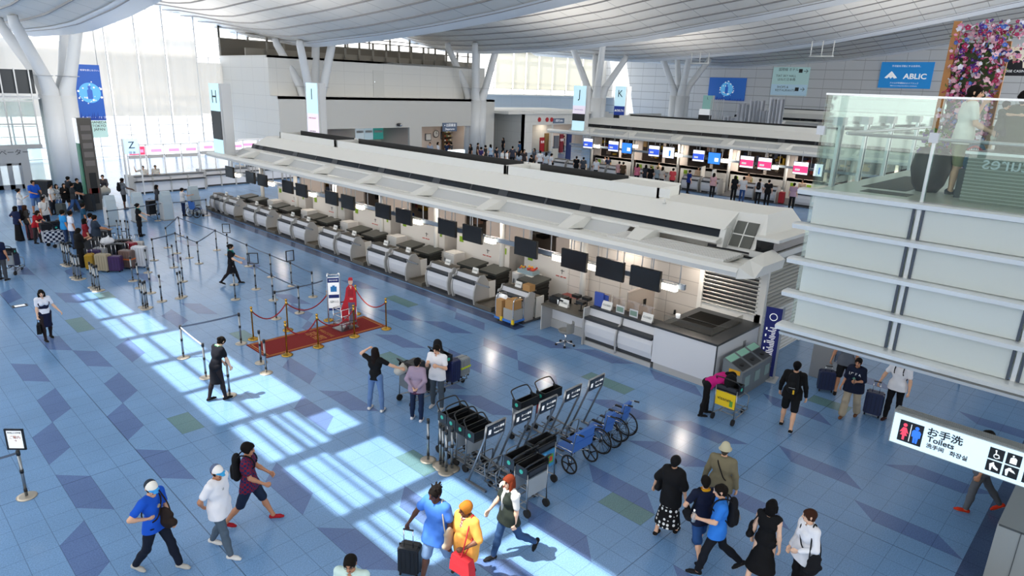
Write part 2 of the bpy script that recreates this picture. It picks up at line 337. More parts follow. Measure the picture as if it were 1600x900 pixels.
# the roof over the near hall, with its roof lights
zr = 14.; xs = sorted({-12., 13.2} | {round(v-SUN_OFF[0]*zr, 3) for s in SKY for v in s[:2]}); ys = sorted({-25., Y0S+.4} | {round(v-SUN_OFF[1]*zr, 3) for s in SKY for v in s[2:]})
ys = [y for y in ys if y <= Y0S+.4]
hole = [(a-SUN_OFF[0]*zr, b-SUN_OFF[0]*zr, c-SUN_OFF[1]*zr, d-SUN_OFF[1]*zr) for a, b, c, d in SKY]
rm = MB()
for i in range(len(xs)-1):
    for j in range(len(ys)-1):
        cx, cyy = (xs[i]+xs[i+1])/2, (ys[j]+ys[j+1])/2
        if not any(a < cx < b and c < cyy < d for a, b, c, d in hole): rm.quad((xs[i], ys[j], zr), (xs[i], ys[j+1], zr), (xs[i+1], ys[j+1], zr), (xs[i+1], ys[j], zr))
rm.quad((13.2, -25, zr), (14.2, -25, zr), (14.2, Y0S+.4, zr), (13.2, Y0S+.4, zr)); rm.quad((13.35, -25, zr-.2), (13.35, Y0S+.4, zr-.2), (13.35, Y0S+.4, 30), (13.35, -25, 30)); struct('ceiling', rm, [roofm])  # side strip and upright sheet added out of view to block leaking sun
# ---------------------------------------------------------------- walls and windows
YW = 72.
wallp = mat('wall panel', '#d9d8d3', .6); lined(wallp, [0, 1, 2], [2.4, 2.4, 1.25], [.03, .03, .03], .8)
wallt = mat('white tile wall', '#d6d8da', .5); lined(wallt, [1, 2], [2.6, 1.3], [.05, .09], .55)
shade = bpy.data.materials.new('roller shade'); shade.use_nodes = True
_n = shade.node_tree; _n.nodes.clear(); _o = _n.nodes.new('ShaderNodeOutputMaterial'); _t = _n.nodes.new('ShaderNodeBsdfTranslucent'); _d = _n.nodes.new('ShaderNodeBsdfDiffuse')
_t.inputs[0].default_value = (.66, .615, .55, 1); _d.inputs[0].default_value = (.85, .83, .78, 1); _x = _n.nodes.new('ShaderNodeMixShader'); _x.inputs[0].default_value = .4
_n.links.new(_t.outputs[0], _x.inputs[1]); _n.links.new(_d.outputs[0], _x.inputs[2]); _n.links.new(_x.outputs[0], _o.inputs[0])
shade2 = shade.copy(); shade2.name = 'cream shade'
for n_ in shade2.node_tree.nodes:
    if n_.type == 'BSDF_TRANSLUCENT': n_.inputs[0].default_value = (.42, .40, .31, 1)
pane = glassmat('window glass', (.96, .95, .93), .15, haze=.5, hazecol=(.96, .94, .91))
mull = mat('white window frame', '#dfe0e0', .4)
def Zy(x, y, Y=YW): return atY(x, y, Y).z
def Xy(x, y, Y=YW): return atY(x, y, Y).x
BX = 30.4                                                   # near face of the white block at the far end
bands = [(-12., BX)]
wm = MB(); gm = MB(); x = -12.; zt = 13.6; zsill = .9
cols = [-12, -9, -6, -3, 0, 3, 6, 9, 12]+[Xy(p, 180) for p in (125, 178, 225, 268, 315, 352, 380)]
cols = sorted(cols)
for xc in cols:
    wm.bb(xc-.05, xc+.05, YW-.1, YW+.12, 0, zt+2.5)
for z in [0.2, 1.2, 2.2, 3.1, 4.0, 4.9, 5.8, 9.6, 10.8, 12.2, 13.6, 15.2]: wm.bb(-12, BX, YW-.05, YW+.06, z-.028, z+.028)
for xc in [(a+b)/2 for a, b in zip(cols, cols[1:])]: wm.bb(xc-.03, xc+.03, YW, YW+.08, 0, 9.6)
gm.quad((-12, YW+.05, 0), (BX, YW+.05, 0), (BX, YW+.05, 9.6), (-12, YW+.05, 9.6))
win = tag(bpy.data.objects.new('window_1', None), kind='structure'); COL.objects.link(win)
struct('window_frame', wm, mull, win); struct('window_glass', gm, pane, win)
# roller shades over the upper panes
stops = [(-11.5, -8.6), (-8.4, -5.5), (-5.3, -2.4), (-2.2, .8), (1., 4.), (4.2, 7.2), (7.4, 10.4), (10.6, Xy(124, 180))]
stops = [(a, b, 10.3, Zy(90, 182)) for a, b in stops]
for a, b, top in [(126, 176, 52), (179, 223, 53), (226, 266, 55), (269, 313, 57), (314, 350, 92), (353, 376, 92)]:
    stops.append((Xy(a, 180)+.04, min(BX-.6, Xy(b, 180)-.04), Zy(200, top), Zy(250, 181 if a < 314 else 178)))
for i, (a, b, zt_, zb) in enumerate(stops):
    m = MB(); n = 8
    for j in range(n):
        ya, yb = YW-.32+.03*math.sin(j*2.1), YW-.32+.03*math.sin((j+1)*2.1); u, v = a+(b-a)*j/n, a+(b-a)*(j+1)/n
        m.quad((u, ya, zb), (v, yb, zb), (v, yb, zt_), (u, ya, zt_))
    o = obj('roller_shade', m, shade); tag(o, 'white shade' if i < 8 else ['beside the tall blue poster', 'second to the right of the tall blue poster', 'third to the right of the tall blue poster', 'left of the short pair near the tower marked H', 'short shade above the tower marked H', 'short shade against the white block corner'][i-8] + ', drawn white roller shade', 'shade', 'roller shades on the far window wall')
    if i < 8: o['label'] = 'white roller shade left of the blue poster, %s from the poster' % ORD[7-i]
# other walls
w = MB(); w.bb(-12.3, -12, -20, 80, 0, 5.6); struct('wall_left', w, wallp)
w = MB()
for y in range(-18, 74, 6): w.bb(-12.25, -12.05, y-.15, y+.15, 3.2, 14.2)
w.bb(-12.25, -12.05, -20, 74, 8.3, 8.6); struct('trim_1', w, mull)
# white block: lower storey then upper storey set back
ZL, ZU = atY(600, 153, 60).z, atY(600, 97, 61.6).z
xr = atY(773, 153, 60).x; yu = 61.6
op1 = (atY(500, 205, 60).x, atY(640, 200, 60).x, 3.25); op2 = (atY(659, 198, 60).x, atY(741, 198, 60).x, 3.3)
w = MB(); xs_ = [BX, op1[0], op1[1], op2[0], op2[1], xr]
for i in (0, 2, 4): w.bb(xs_[i], xs_[i+1], 60, 60.3, 0, ZL)
for o_ in (op1, op2): w.bb(o_[0], o_[1], 60, 60.3, o_[2], ZL)
w.bb(BX, BX+.3, 60.3, YW, 0, ZL); w.bb(xr-.3, xr, 60.3, YW, 0, ZL); w.bb(BX, xr, 60, 61.9, ZL-.25, ZL)
struct('wall_back', w, wallp)
w = MB(); w.bb(BX, atY(758, 100, yu).x, yu, yu+.3, ZL, ZU); w.bb(BX, BX+.3, yu+.3, YW, ZL, ZU); w.bb(BX, 56, yu, YW, ZU-.2, ZU)
struct('wall_back', w, wallp)
d = MB(); X0, X1 = atY(583, 130, yu).x, atY(600, 130, yu).x; d.bb(X0, X1, yu-.05, yu, ZL+.1, atY(590, 110, yu).z, 0)
dr = struct('door_1', d, mat('door panel', '#cfcfca', .5)); k = MB(); k.bb(X0+.08, X0+.16, yu-.12, yu-.05, ZL+1.5, ZL+1.62); obj('door_handle', k, chrome, dr)
# plant space above the block, its dimness painted into the wall colours, with its strip of lit windows
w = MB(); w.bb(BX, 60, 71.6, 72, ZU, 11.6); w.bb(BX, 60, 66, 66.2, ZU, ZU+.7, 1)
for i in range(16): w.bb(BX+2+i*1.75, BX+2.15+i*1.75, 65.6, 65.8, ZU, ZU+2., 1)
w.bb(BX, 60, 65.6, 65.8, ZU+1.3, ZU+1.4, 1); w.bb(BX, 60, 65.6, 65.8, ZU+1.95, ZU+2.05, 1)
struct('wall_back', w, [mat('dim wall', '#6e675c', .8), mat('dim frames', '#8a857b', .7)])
w = MB()
for i in range(11): w.bb(BX+i*3, BX+i*3+.18, 71.9, 72.1, 11.6, 15)
w.bb(BX, 62, 71.9, 72.1, 12.6, 12.7); struct('window_2', w, mat('high window frame', '#9a9488', .6))
# openings in the lower storey: a lit shop and a passage
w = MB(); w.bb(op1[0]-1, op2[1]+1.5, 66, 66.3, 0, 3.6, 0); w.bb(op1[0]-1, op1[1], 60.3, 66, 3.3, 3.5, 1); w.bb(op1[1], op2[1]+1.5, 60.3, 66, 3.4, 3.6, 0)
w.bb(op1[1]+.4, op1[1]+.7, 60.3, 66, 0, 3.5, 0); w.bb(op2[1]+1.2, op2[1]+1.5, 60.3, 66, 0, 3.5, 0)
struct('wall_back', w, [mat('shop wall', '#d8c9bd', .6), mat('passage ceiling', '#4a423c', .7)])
lm = mat('shop lamp', '#fff0dc', emit=9.)
for wh_, xx in (('left', op2[0]+1.5), ('right', op2[1]-1)): o = obj('ceiling_lamp', MB().bb(xx-1, xx+1, 62.3, 62.9, 3.33, 3.39), lm); tag(o, 'flat lit ceiling lamp inside the little shop, %s of two' % wh_, 'lamp', 'shop ceiling lamps')
m = MB()
for z in (.6, 1.1, 1.6, 2.1, 2.6): m.bb(0, 1.9, 0, .4, z-.03, z)
m.bb(-.04, 0, 0, .4, 0, 2.9); m.bb(1.9, 1.94, 0, .4, 0, 2.9); m.bb(0, 1.9, .4, .43, 0, 2.9)
o = obj('shelf_unit', m, mat('dark shelf wood', '#5b4632', .6), loc=(atY(705, 210, 64).x, 65.3, 0)); tag(o, 'wooden shelf unit with goods inside the little shop in the white block', 'shelf')
for i in range(22):
    b = MB(); h_ = random.uniform(.15, .34); b.bb(-.12, .12, -.1, .1, 0, h_*.8); b.bb(-.1, .1, -.08, .08, h_*.8, h_)
    o = obj('carton', b, mat('goods%d' % (i % 5), ['#c9b37a', '#d8d4cc', '#a6543a', '#7a8a60', '#e8e0d0'][i % 5], .7), loc=(atY(705, 210, 64).x+.2+(i % 6)*.3, 65.48, [.6, 1.1, 1.6, 2.1][i//6]), rz=0)
    tag(o, 'small box on the shop shelf, %s from left on the %s board' % (ORD[i % 6], ['lowest', 'second', 'third', 'top'][i//6]), 'box', 'boxes on the shop shelf')
# airline boards inside the passage
for i, (a, b, c_) in enumerate([(555, 568, '#c9d8e0'), (569, 582, '#bcd3de'), (583, 598, '#3f9a92')]):
    xa, xb = atY(a, 222, 65.5).x, atY(b, 222, 65.5).x; t = thing('notice_board', ['pale notice board in the dark passage, left of three', 'pale blue notice board in the dark passage, middle of three', 'teal notice board in the dark passage of the white block'][i], 'sign', ((xa+xb)/2, 65.4, 1.6))
    m = MB(); m.bb(-(xb-xa)/2, (xb-xa)/2, -.04, .04, 0, 1.5); obj('board', m, mat('board'+c_, c_, .5, emit=.35), t); m = MB(); m.bb(-(xb-xa)/2+.1, (xb-xa)/2-.1, -.055, -.04, .75, 1.0); obj('lettering', m, white, t)
def wsign(px, Y, cat, label, h_, body, letters=None, lc='#f0f0f0', name='wall_sign', emit=.3):
    """px = (x0, y0, x1) of the sign's top edge in the frame"""
    a, b = atY(px[0], px[1], Y), atY(px[2], px[1], Y); t = thing(name, label, cat, ((a.x+b.x)/2, Y-.06, a.z-h_/2)); w_ = b.x-a.x
    m = MB(); m.bb(-w_/2, w_/2, -.05, .05, -h_/2, h_/2); obj('panel', m, mat('sgn'+body, body, .5, emit=emit), t)
    if letters:
        for s, sz, dz in letters: txt(s, sz, mat('ltr'+lc, lc, .5, emit=emit), frame((0, -.056, dz), (1, 0, 0), (0, 0, 1)), t)
    return t
wsign((691, 192, 713), 60, 'sign', 'dark blue lit sign above the little shop opening in the white block', .95, '#49566b', [('▪ 出国審査', .36, .2), ('Departures', .3, -.22)])
# round clock and ball camera on the white block
t = thing('wall_light', 'round black and chrome lamp on the white block beside the passage', 'lamp', atY(624, 196, 59.8)); m = MB(); m.lathe([(0, -.1), (.25, -.05), (.3, .1), (.2, .22), (0, .25)]); obj('housing', m, dgrey, t); m = MB(); m.ball((.05, -.18, .05), .16); obj('lens', m, chrome, t)
t = thing('wall_clock', 'round white clock on the back wall of the little shop', 'clock', atY(681, 209, 65.9)); m = MB(); m.prism([(.42*math.cos(a/24*6.283), .42*math.sin(a/24*6.283)) for a in range(24)], 1, -.06, 0, 0); obj('clock_face', m, white, t); m = MB(); m.torus((0, -.07, 0), .42, .04, 1, 0); m.bb(-.02, .02, -.1, -.07, 0, .3); m.bb(0, .22, -.1, -.07, -.02, .02); obj('clock_rim', m, dgrey, t)
for k_, px in enumerate(((669, 214), (693, 212))):
    a = atY(px[0], px[1], 65.9); t = thing('framed_notice', 'framed notice in the little shop, %s the clock' % ('left of' if k_ == 0 else 'right of'), 'notice', a); m = MB(); m.bb(-.45, .45, -.05, 0, -.42, .42); obj('picture_frame', m, dgrey, t); m = MB(); m.bb(-.38, .38, -.07, -.05, -.35, .35); obj('sheet', m, white, t)
# back right of the hall: more window wall, the plain walls beyond
w = MB(); zb0, zb1 = atY(860, 148, 78).z, atY(860, 176, 78).z
w.bb(xr, 106, 78, 78.3, 0, zb0); w.bb(atY(935, 100, 78).x, 106, 78.3, 78.6, zb0, 16); w.bb(xr, 108, 76.2, 78, zb0-.3, zb0-.1)
struct('wall_back', w, wallp)
w = MB(); gx = [atY(p, 120, 78).x for p in (772, 800, 820, 840, 862, 884, 908, 935)]
for xc in gx: w.bb(xc-.1, xc+.1, 78, 78.2, zb0, 15)
for z in (zb0+.8, zb0+1.6, 12.8): w.bb(gx[0], gx[-1], 78, 78.15, z-.05, z+.05)
struct('window_3', w, mull)
for i in range(7):
    m = MB(); m.quad((gx[i]+.15, 77.8, zb0+.7), (gx[i+1]-.15, 77.8, zb0+.7), (gx[i+1]-.15, 77.75, 13), (gx[i]+.15, 77.75, 13)); m.bb(gx[i]+.15, gx[i+1]-.15, 77.7, 77.9, 13, 13.2)
    o = obj('roller_shade', m, shade2); tag(o, 'backlit cream roller shade above the shops, %s of seven from the left' % ORD[i], 'shade', 'roller shades above the shops')
# shop block with the two bright rooms
YS = 58.; xa, xb, xc_, xd = (atY(p, 200, YS).x for p in (817, 832, 862, 946)); zs = atY(880, 178, YS).z
w = MB(); w.bb(xa, xb, YS, YS+.3, 0, zs); w.bb(xb, xd, YS, YS+.3, 3.4, zs); w.bb(xa, xa+.3, YS, 66, 0, zs); w.bb(xr, xd, YS-.4, 70, zs, zs+.3); w.bb(xc_, xc_+.3, YS, YS+5, 0, 3.4); w.bb(xa, xd+6, YS+5, YS+5.3, 0, 3.4, 1); w.bb(xr, xa, 66, 66.3, 0, zs); w.bb(xd, xd+14, YS, YS+.3, 0, zs)
w.bb(xb, xd, YS+.3, YS+5, 3.4, 3.5)
struct('wall_back', w, [wallp, mat('shop wall', '#d8c9bd', .6)])
for wh_, xx in (('left', xb+2), ('middle', xc_+3.5), ('right', xc_+8)): o = obj('ceiling_lamp', MB().bb(xx-1.2, xx+1.2, YS+1.5, YS+2.2, 3.32, 3.38), lm); tag(o, 'lit ceiling lamp of the bright shop near tower J, %s of three' % wh_, 'lamp', 'ceiling lamps of the bright shop')
wsign((801, 193, 816), 65.9, 'sign', 'red notice board with white lines on the grey wall beside the shops', 1.1, '#9a2530', [('ご案内', .34, .25), ('NOTICE', .3, -.1), ('▬▬▬▬', .2, -.35)], emit=.1)
wsign((864, 185, 881), YS, 'sign', 'dark lit information sign above the bright shop beside the J tower', .6, '#4e5c70', [('i 案内 Info', .36, 0)])
for i, (px, c_) in enumerate(((843, '#b3262c'), (854, '#c03a3e'), (858, '#b3262c'))):
    a = atY([843, 855, 862][i], 187, YS-.06); m = MB(); m.prism([(.28*math.cos(q/16*6.283), .28*math.sin(q/16*6.283)) for q in range(16)], 1, -.03, .03); o = obj('round_sign', m, mat('roundel', '#b3262c', .5), loc=a); tag(o, 'small round red emblem above the bright shop, %s of three' % ['left', 'middle', 'right'][i], 'sign', 'round red emblems above the bright shop')
# right wall, white tiled, seen over the glass balustrade
w = MB(); w.bb(WALLX, WALLX+.4, -10, 80, 0, 24); struct('wall_right', w, wallt)
w = MB(); w.bb(-14, 120, -20.4, -20, 0, 3); struct('wall_front', w, wallp)
# ---------------------------------------------------------------- posters on the walls
def psign(name, label, cat, X, px, col, draw=None, emit=.25):
    """flat sign on a wall facing the hall; px = left, top, right, bottom of its outline in the frame"""
    a = atX(px[0], px[1], X); b = atX(px[2], px[3], X); hw, hh = abs(a.y-b.y)/2, abs(a.z-b.z)/2
    t = thing(name, label, cat, (X-.12, (a.y+b.y)/2, (a.z+b.z)/2), -math.pi/2); m = MB(); m.bb(-hw, hw, -.06, .06, -hh, hh)
    obj('panel', m, mat('p'+label[:12], col, .5, emit=emit), t)
    if draw: draw(t, hw, hh)
    return t
def F(x, z, y=-.065): return frame((x, y, z), (1, 0, 0), (0, 0, 1))
wht = mat('sign white', '#f2f4f5', .5, emit=.3); ink = mat('sign ink', '#1c2426', .5)
def d_ablic(t, w_, h_):
    txt('不可能を可能にする技術を。', h_*.17, wht, F(0, h_*.68), t); txt('ABLIC', h_*.56, wht, F(w_*.37, -h_*.1), t, bold=True, sx=1.1)
    txt('アナログ半導体のエイブリック', h_*.15, wht, F(0, -h_*.62), t); txt('ABLIC is an analog semiconductor manufacturer', h_*.1, wht, F(0, -h_*.82), t)
    m = MB(); c = -w_*.55
    m.prism([(c-.25*w_, -.22*h_), (c, .3*h_), (c+.25*w_, -.22*h_), (c+.13*w_, -.26*h_), (c, .03*h_), (c-.13*w_, -.26*h_)], 1, -.075, -.06)
    m.prism([(c-.07*w_, -.14*h_), (c, 0), (c+.07*w_, -.14*h_), (c, -.28*h_)], 1, -.075, -.06); obj('emblem', m, wht, t)
psign('advertising_board', 'bright blue advertising board lettered ABLIC on the white tiled wall', 'sign', WALLX, (1379, 97, 1453, 139), '#1d84cc', d_ablic)
def d_dir(t, w_, h_):
    for s, sz, x, z in [('国際線 ホテル', .16, -.15, .82), ('TIAT SKY HALL', .15, -.25, .38), ('はねだ日本橋', .15, -.2, .12), ('SHOPS &', .15, -.35, -.42), ('RESTAURANTS', .15, -.2, -.65), ('→', .3, .8, .72), ('→', .3, .75, -.55)]: txt(s, h_*sz*1.5, ink, F(w_*x, h_*z), t)
    m = MB(); m.bb(w_*.42, w_*.62, -.07, -.06, h_*.62, h_*.88); m.bb(w_*.35, w_*.55, -.07, -.06, -h_*.68, -h_*.42); obj('pictogram', m, ink, t)
    m = MB(); m.bb(-w_, w_, -.064, -.06, -h_, -h_*.22); obj('lower_field', m, mat('pale blue field', '#a5c4d6', .5, emit=.2), t)
psign('direction_sign', 'pale teal direction sign with arrows for SHOPS & RESTAURANTS on the tiled wall', 'sign', WALLX, (1210, 105, 1260, 150), '#9fc0c0', d_dir)
def bottle_ad(t, w_, h_, words=True):
    nb = mat('poster deep blue', '#123f9a', .5, emit=.2); lb = mat('poster light blue', '#5fb4ea', .5, emit=.3); vb = mat('poster bottle', '#2a66c8', .4, emit=.2)
    r_ = min(w_*.85, h_*.62); m = MB(); m.prism([(r_*math.cos(q/32*6.283), r_*math.sin(q/32*6.283)) for q in range(32)], 1, -.066, -.06); obj('bubble', m, lb, t)
    m = MB(); m.prism([(-.2*r_, -.62*r_), (.2*r_, -.62*r_), (.24*r_, -.5*r_), (.24*r_, .25*r_), (.1*r_, .38*r_), (.1*r_, .55*r_), (.22*r_, .62*r_), (-.14*r_, .72*r_), (-.14*r_, .55*r_), (-.1*r_, .38*r_), (-.24*r_, .25*r_), (-.24*r_, -.5*r_)], 1, -.075, -.066); obj('bottle_picture', m, vb, t)
    m = MB(); rnd = random.Random(3)
    for q in range(26):
        a = rnd.uniform(0, 6.28); rr = rnd.uniform(.5, 1.25)*r_; xx, zz = rr*math.cos(a), rr*math.sin(a)*.9
        if abs(xx) < w_*.93 and abs(zz) < h_*.93: s_ = rnd.uniform(.03, .12)*r_; m.prism([(xx+s_*math.cos(q2), zz+s_*math.sin(q2)) for q2 in (0, 1, 2, 3, 4, 5)], 1, -.072, -.066)
    obj('bubbles_picture', m, wht, t)
    m = MB()
    for q in range(14): xx = -w_+w_*2*(q+.5)/14; m.prism([(xx-w_*.09, -h_*.98), (xx+w_*.09, -h_*.98), (xx+w_*.05, -h_*.98+h_*rnd.uniform(.08, .3))], 1, -.071, -.066)
    obj('reef_picture', m, nb, t)
    if words:
        txt('さあ、地球を感じなさい。', h_*.075, wht, F(0, h_*.8), t); txt('SAVE the BLUE', h_*.12, wht, F(w_*.05, -h_*.9), t)
psign('poster', 'wide deep blue picture poster behind the tower marked L', 'poster', WALLX, (1110, 121, 1163, 158), '#1d5cae', lambda t, w_, h_: bottle_ad(t, w_, h_, False))
def d_casino(t, w_, h_):
    m = MB(); m.bb(-w_, w_, -.066, -.06, -h_, -h_*.45); m.prism([(-.35*w_, -.5*h_), (-.3*w_, 0), (-.08*w_, .18*h_), (.12*w_, .18*h_), (.36*w_, 0), (.42*w_, -.5*h_)], 1, -.072, -.06); obj('dark_field', m, mat('poster dark', '#191a22', .5), t)
    m = MB(); m.prism([(.03*w_+.13*w_*math.cos(q/14*6.283), .4*h_+.26*h_*math.sin(q/14*6.283)) for q in range(14)], 1, -.08, -.06); m.prism([(-.08*w_, .18*h_), (0, -.2*h_), (.1*w_, .18*h_)], 1, -.078, -.06); obj('portrait', m, mat('poster skin', '#d7b49a', .6), t)
    m = MB(); m.prism([(.03*w_+.15*w_*math.cos(q/14*6.283), .55*h_+.2*h_*math.sin(q/14*6.283)) for q in range(8)], 1, -.085, -.06); obj('portrait_hair', m, ink, t)
    m = MB()
    for q, c_ in enumerate((-.85, -.6, .55, .8)): m.bb(w_*c_-w_*.07, w_*c_+w_*.07, -.07, -.06, -.2*h_, .5*h_)
    obj('card_picture', m, mat('poster card', '#9f2b2b', .5), t); txt('PARADISE CASINO', h_*.24, wht, F(0, -h_*.68), t); txt('LOVE ROULETTE', h_*.17, mat('poster gold', '#c9a45a', .5, emit=.2), F(0, h_*.85), t)
psign('poster', 'casino poster with a man in a dark suit, right of the flower column', 'poster', WALLX, (1552, 74, 1618, 119), '#e6dccb', d_casino)
def d_blue(t, w_, h_): bottle_ad(t, w_, h_)
a = atY(113, 100, 58); b = atY(166, 188, 58)
t = thing('hanging_poster', 'tall deep blue poster of a pump bottle hanging by the branching column', 'poster', ((a.x+b.x)/2, 58, (a.z+b.z)/2)); w_, h_ = (b.x-a.x)/2, (a.z-b.z)/2
m = MB(); m.bb(-w_, w_, -.05, .05, -h_, h_); obj('panel', m, mat('poster blue', '#1c58b4', .5, emit=.25), t); d_blue(t, w_, h_)
m = MB(); m.bb(-w_, w_, -.05, .05, -h_-1.25, -h_-.02); obj('lower_panel', m, mat('poster mint', '#bfe0da', .5, emit=.2), t); txt('HANEDA\nTOKYO\nJAPAN', .26, ink, F(.3, -h_-.4), t)
m = MB()
for s_ in (-1, 1): m.cyl((s_*w_*.9, 0, h_), (s_*w_*.9, 0, h_+2.6), .02)
obj('cable', m, steel, t)
# ---------------------------------------------------------------- branching columns
colm = mat('column white', '#dcdedf', .4)
def column(X, Y, ztop, k, label, s=1.):
    t = thing('branching_column', label, 'column', (X, Y, 0)); r = .78*s; zc = (6.2 if k == 1 else 5.9)*s
    m = MB()
    for a in (45, 135, 225, 315):
        ca, sa = math.cos(math.radians(a)), math.sin(math.radians(a)); m.tube([(ca*.62*s, sa*.62*s, 0), (ca*.62*s, sa*.62*s, zc)], .62*s, n=20)
    m.bb(-.7*s, .7*s, -.7*s, .7*s, 0, zc); obj('trunk', m, colm, t)
    for a in (45, 135, 225, 315):
        ca, sa = math.cos(math.radians(a)), math.sin(math.radians(a)); R = 3.1*s; tip = (ca*R, sa*R)
        zt_ = shell_z(k, min(X+tip[0], EDGE[k][0]), Y+tip[1])-.05 if X+tip[0] < EDGE[k][0] else shell_z(min(5, k+1), X+tip[0], Y+tip[1])
        m = MB(); m.tube([(ca*.62*s, sa*.62*s, zc-.6), (ca*.7*s, sa*.7*s, zc+.3*s), (ca*1.1*s, sa*1.1*s, zc+1.3*s), (tip[0], tip[1], zt_-.5), (tip[0]*1.03, tip[1]*1.03, zt_)], [.58*s, .52*s, .4*s, .33*s, .29*s], n=18); b_ = obj('branch', m, colm, t)
        m = MB(); m.torus((ca*1.1*s, sa*1.1*s, zc+1.3*s), .52*s, .03, 2, 0, 20); obj('collar', m, lgrey, b_)
    return t
P1 = at(106, 293); column(12.3, 56.5, 10, 1, 'thick white branching column at the far left beside the waiting crowd')
for px, k, s_, lb in ((488, 2, 1., 'white branching column rising behind the tower marked I'), (743, 3, 1.05, 'white branching column on the roof of the white block corner'), (931, 4, 1.15, 'white branching column just right of the tower marked J'), (1062, 5, 1.25, 'white branching column behind the far counter roof, near tower L')):
    p = atY(px, 150, 60.5 if k < 4 else 58); column(p.x, p.y, 11, k, lb, s_)
# ---------------------------------------------------------------- glass lift shaft at the far left
t = thing('glass_lift_shaft', 'glass lift shaft with steel doors at the far left wall', 'lift', (0, 0, 0)); yl = 56.; xa, xb = atY(-40, 290, yl).x, atY(52, 290, yl).x
z1 = atY(20, 230, yl).z; z2 = atY(20, 152, yl).z; z3 = atY(20, 107, yl).z
m = MB(); m.bb(xa, xb+.9, yl-.1, yl+.1, z1-.1, z1+.15); m.bb(xa, xb+1.2, yl-.1, yl+3, z2-.1, z2)
for x_ in np.linspace(xa, xb+.8, 6): m.bb(x_-.04, x_+.04, yl-.05, yl+.05, z1, z3)
for z in (z1+1.5, z1+3.): m.bb(xa, xb+.8, yl-.06, yl+.06, z-.04, z+.04)
obj('steel_frame', m, steel, t)
m = MB(); m.quad((xa, yl, z1), (xb+.8, yl, z1), (xb+.8, yl, z2), (xa, yl, z2)); m.quad((xb+.8, yl, 0), (xb+.8, yl+3, 0), (xb+.8, yl+3, z2), (xb+.8, yl, z2)); m.quad((xb, yl, 0), (xb+.8, yl, 0), (xb+.8, yl, z1), (xb, yl, z1)); obj('glazing', m, glassmat('shaft glass', (.8, .9, .87), .2, haze=.3, hazecol=(.75, .86, .83)), t)
m = MB(); xd0, xd1 = atY(-20, 280, yl).x, atY(37, 280, yl).x; zd = atY(20, 255, yl).z
m.bb(xa, xd0, yl-.1, yl+.1, 0, z1-.1); m.bb(xd1, xb, yl-.1, yl+.1, 0, z1-.1); m.bb(xd0, xd1, yl-.1, yl+.1, zd, z1-.1); obj('door_surround', m, mat('lift grey', '#a8abae', .45, .3), t); txt('エレベーター', .42, ink, frame(((xd0+xd1)/2+.3, yl-.12, zd+.7), (1, 0, 0), (0, 0, 1)), t)
for i in range(3):
    w_ = (xd1-xd0)/3; m = MB(); a_, b_ = xd0+w_*i, xd0+w_*(i+1); m.bb(a_, a_+.14, yl-.05, yl+.05, 0, zd); m.bb(b_-.14, b_, yl-.05, yl+.05, 0, zd); m.bb(a_, b_, yl-.05, yl+.05, 0, .3); m.bb(a_, b_, yl-.05, yl+.05, zd-.15, zd)
    d_ = obj('door', m, steel, t); m = MB(); m.quad((a_, yl, .3), (b_, yl, .3), (b_, yl, zd), (a_, yl, zd)); obj('door_pane', m, glassmat('door glass', (.9, .96, .95), .15, haze=.3), d_)
m = MB()
for i in range(16): z = z2+.25+i*(z3-z2-.3)/16; m.bb(xa, atY(52, 150, yl).x+.2, yl+.1, yl+.3, z, z+.1)
obj('louvre_screen', m, dmetal, t)
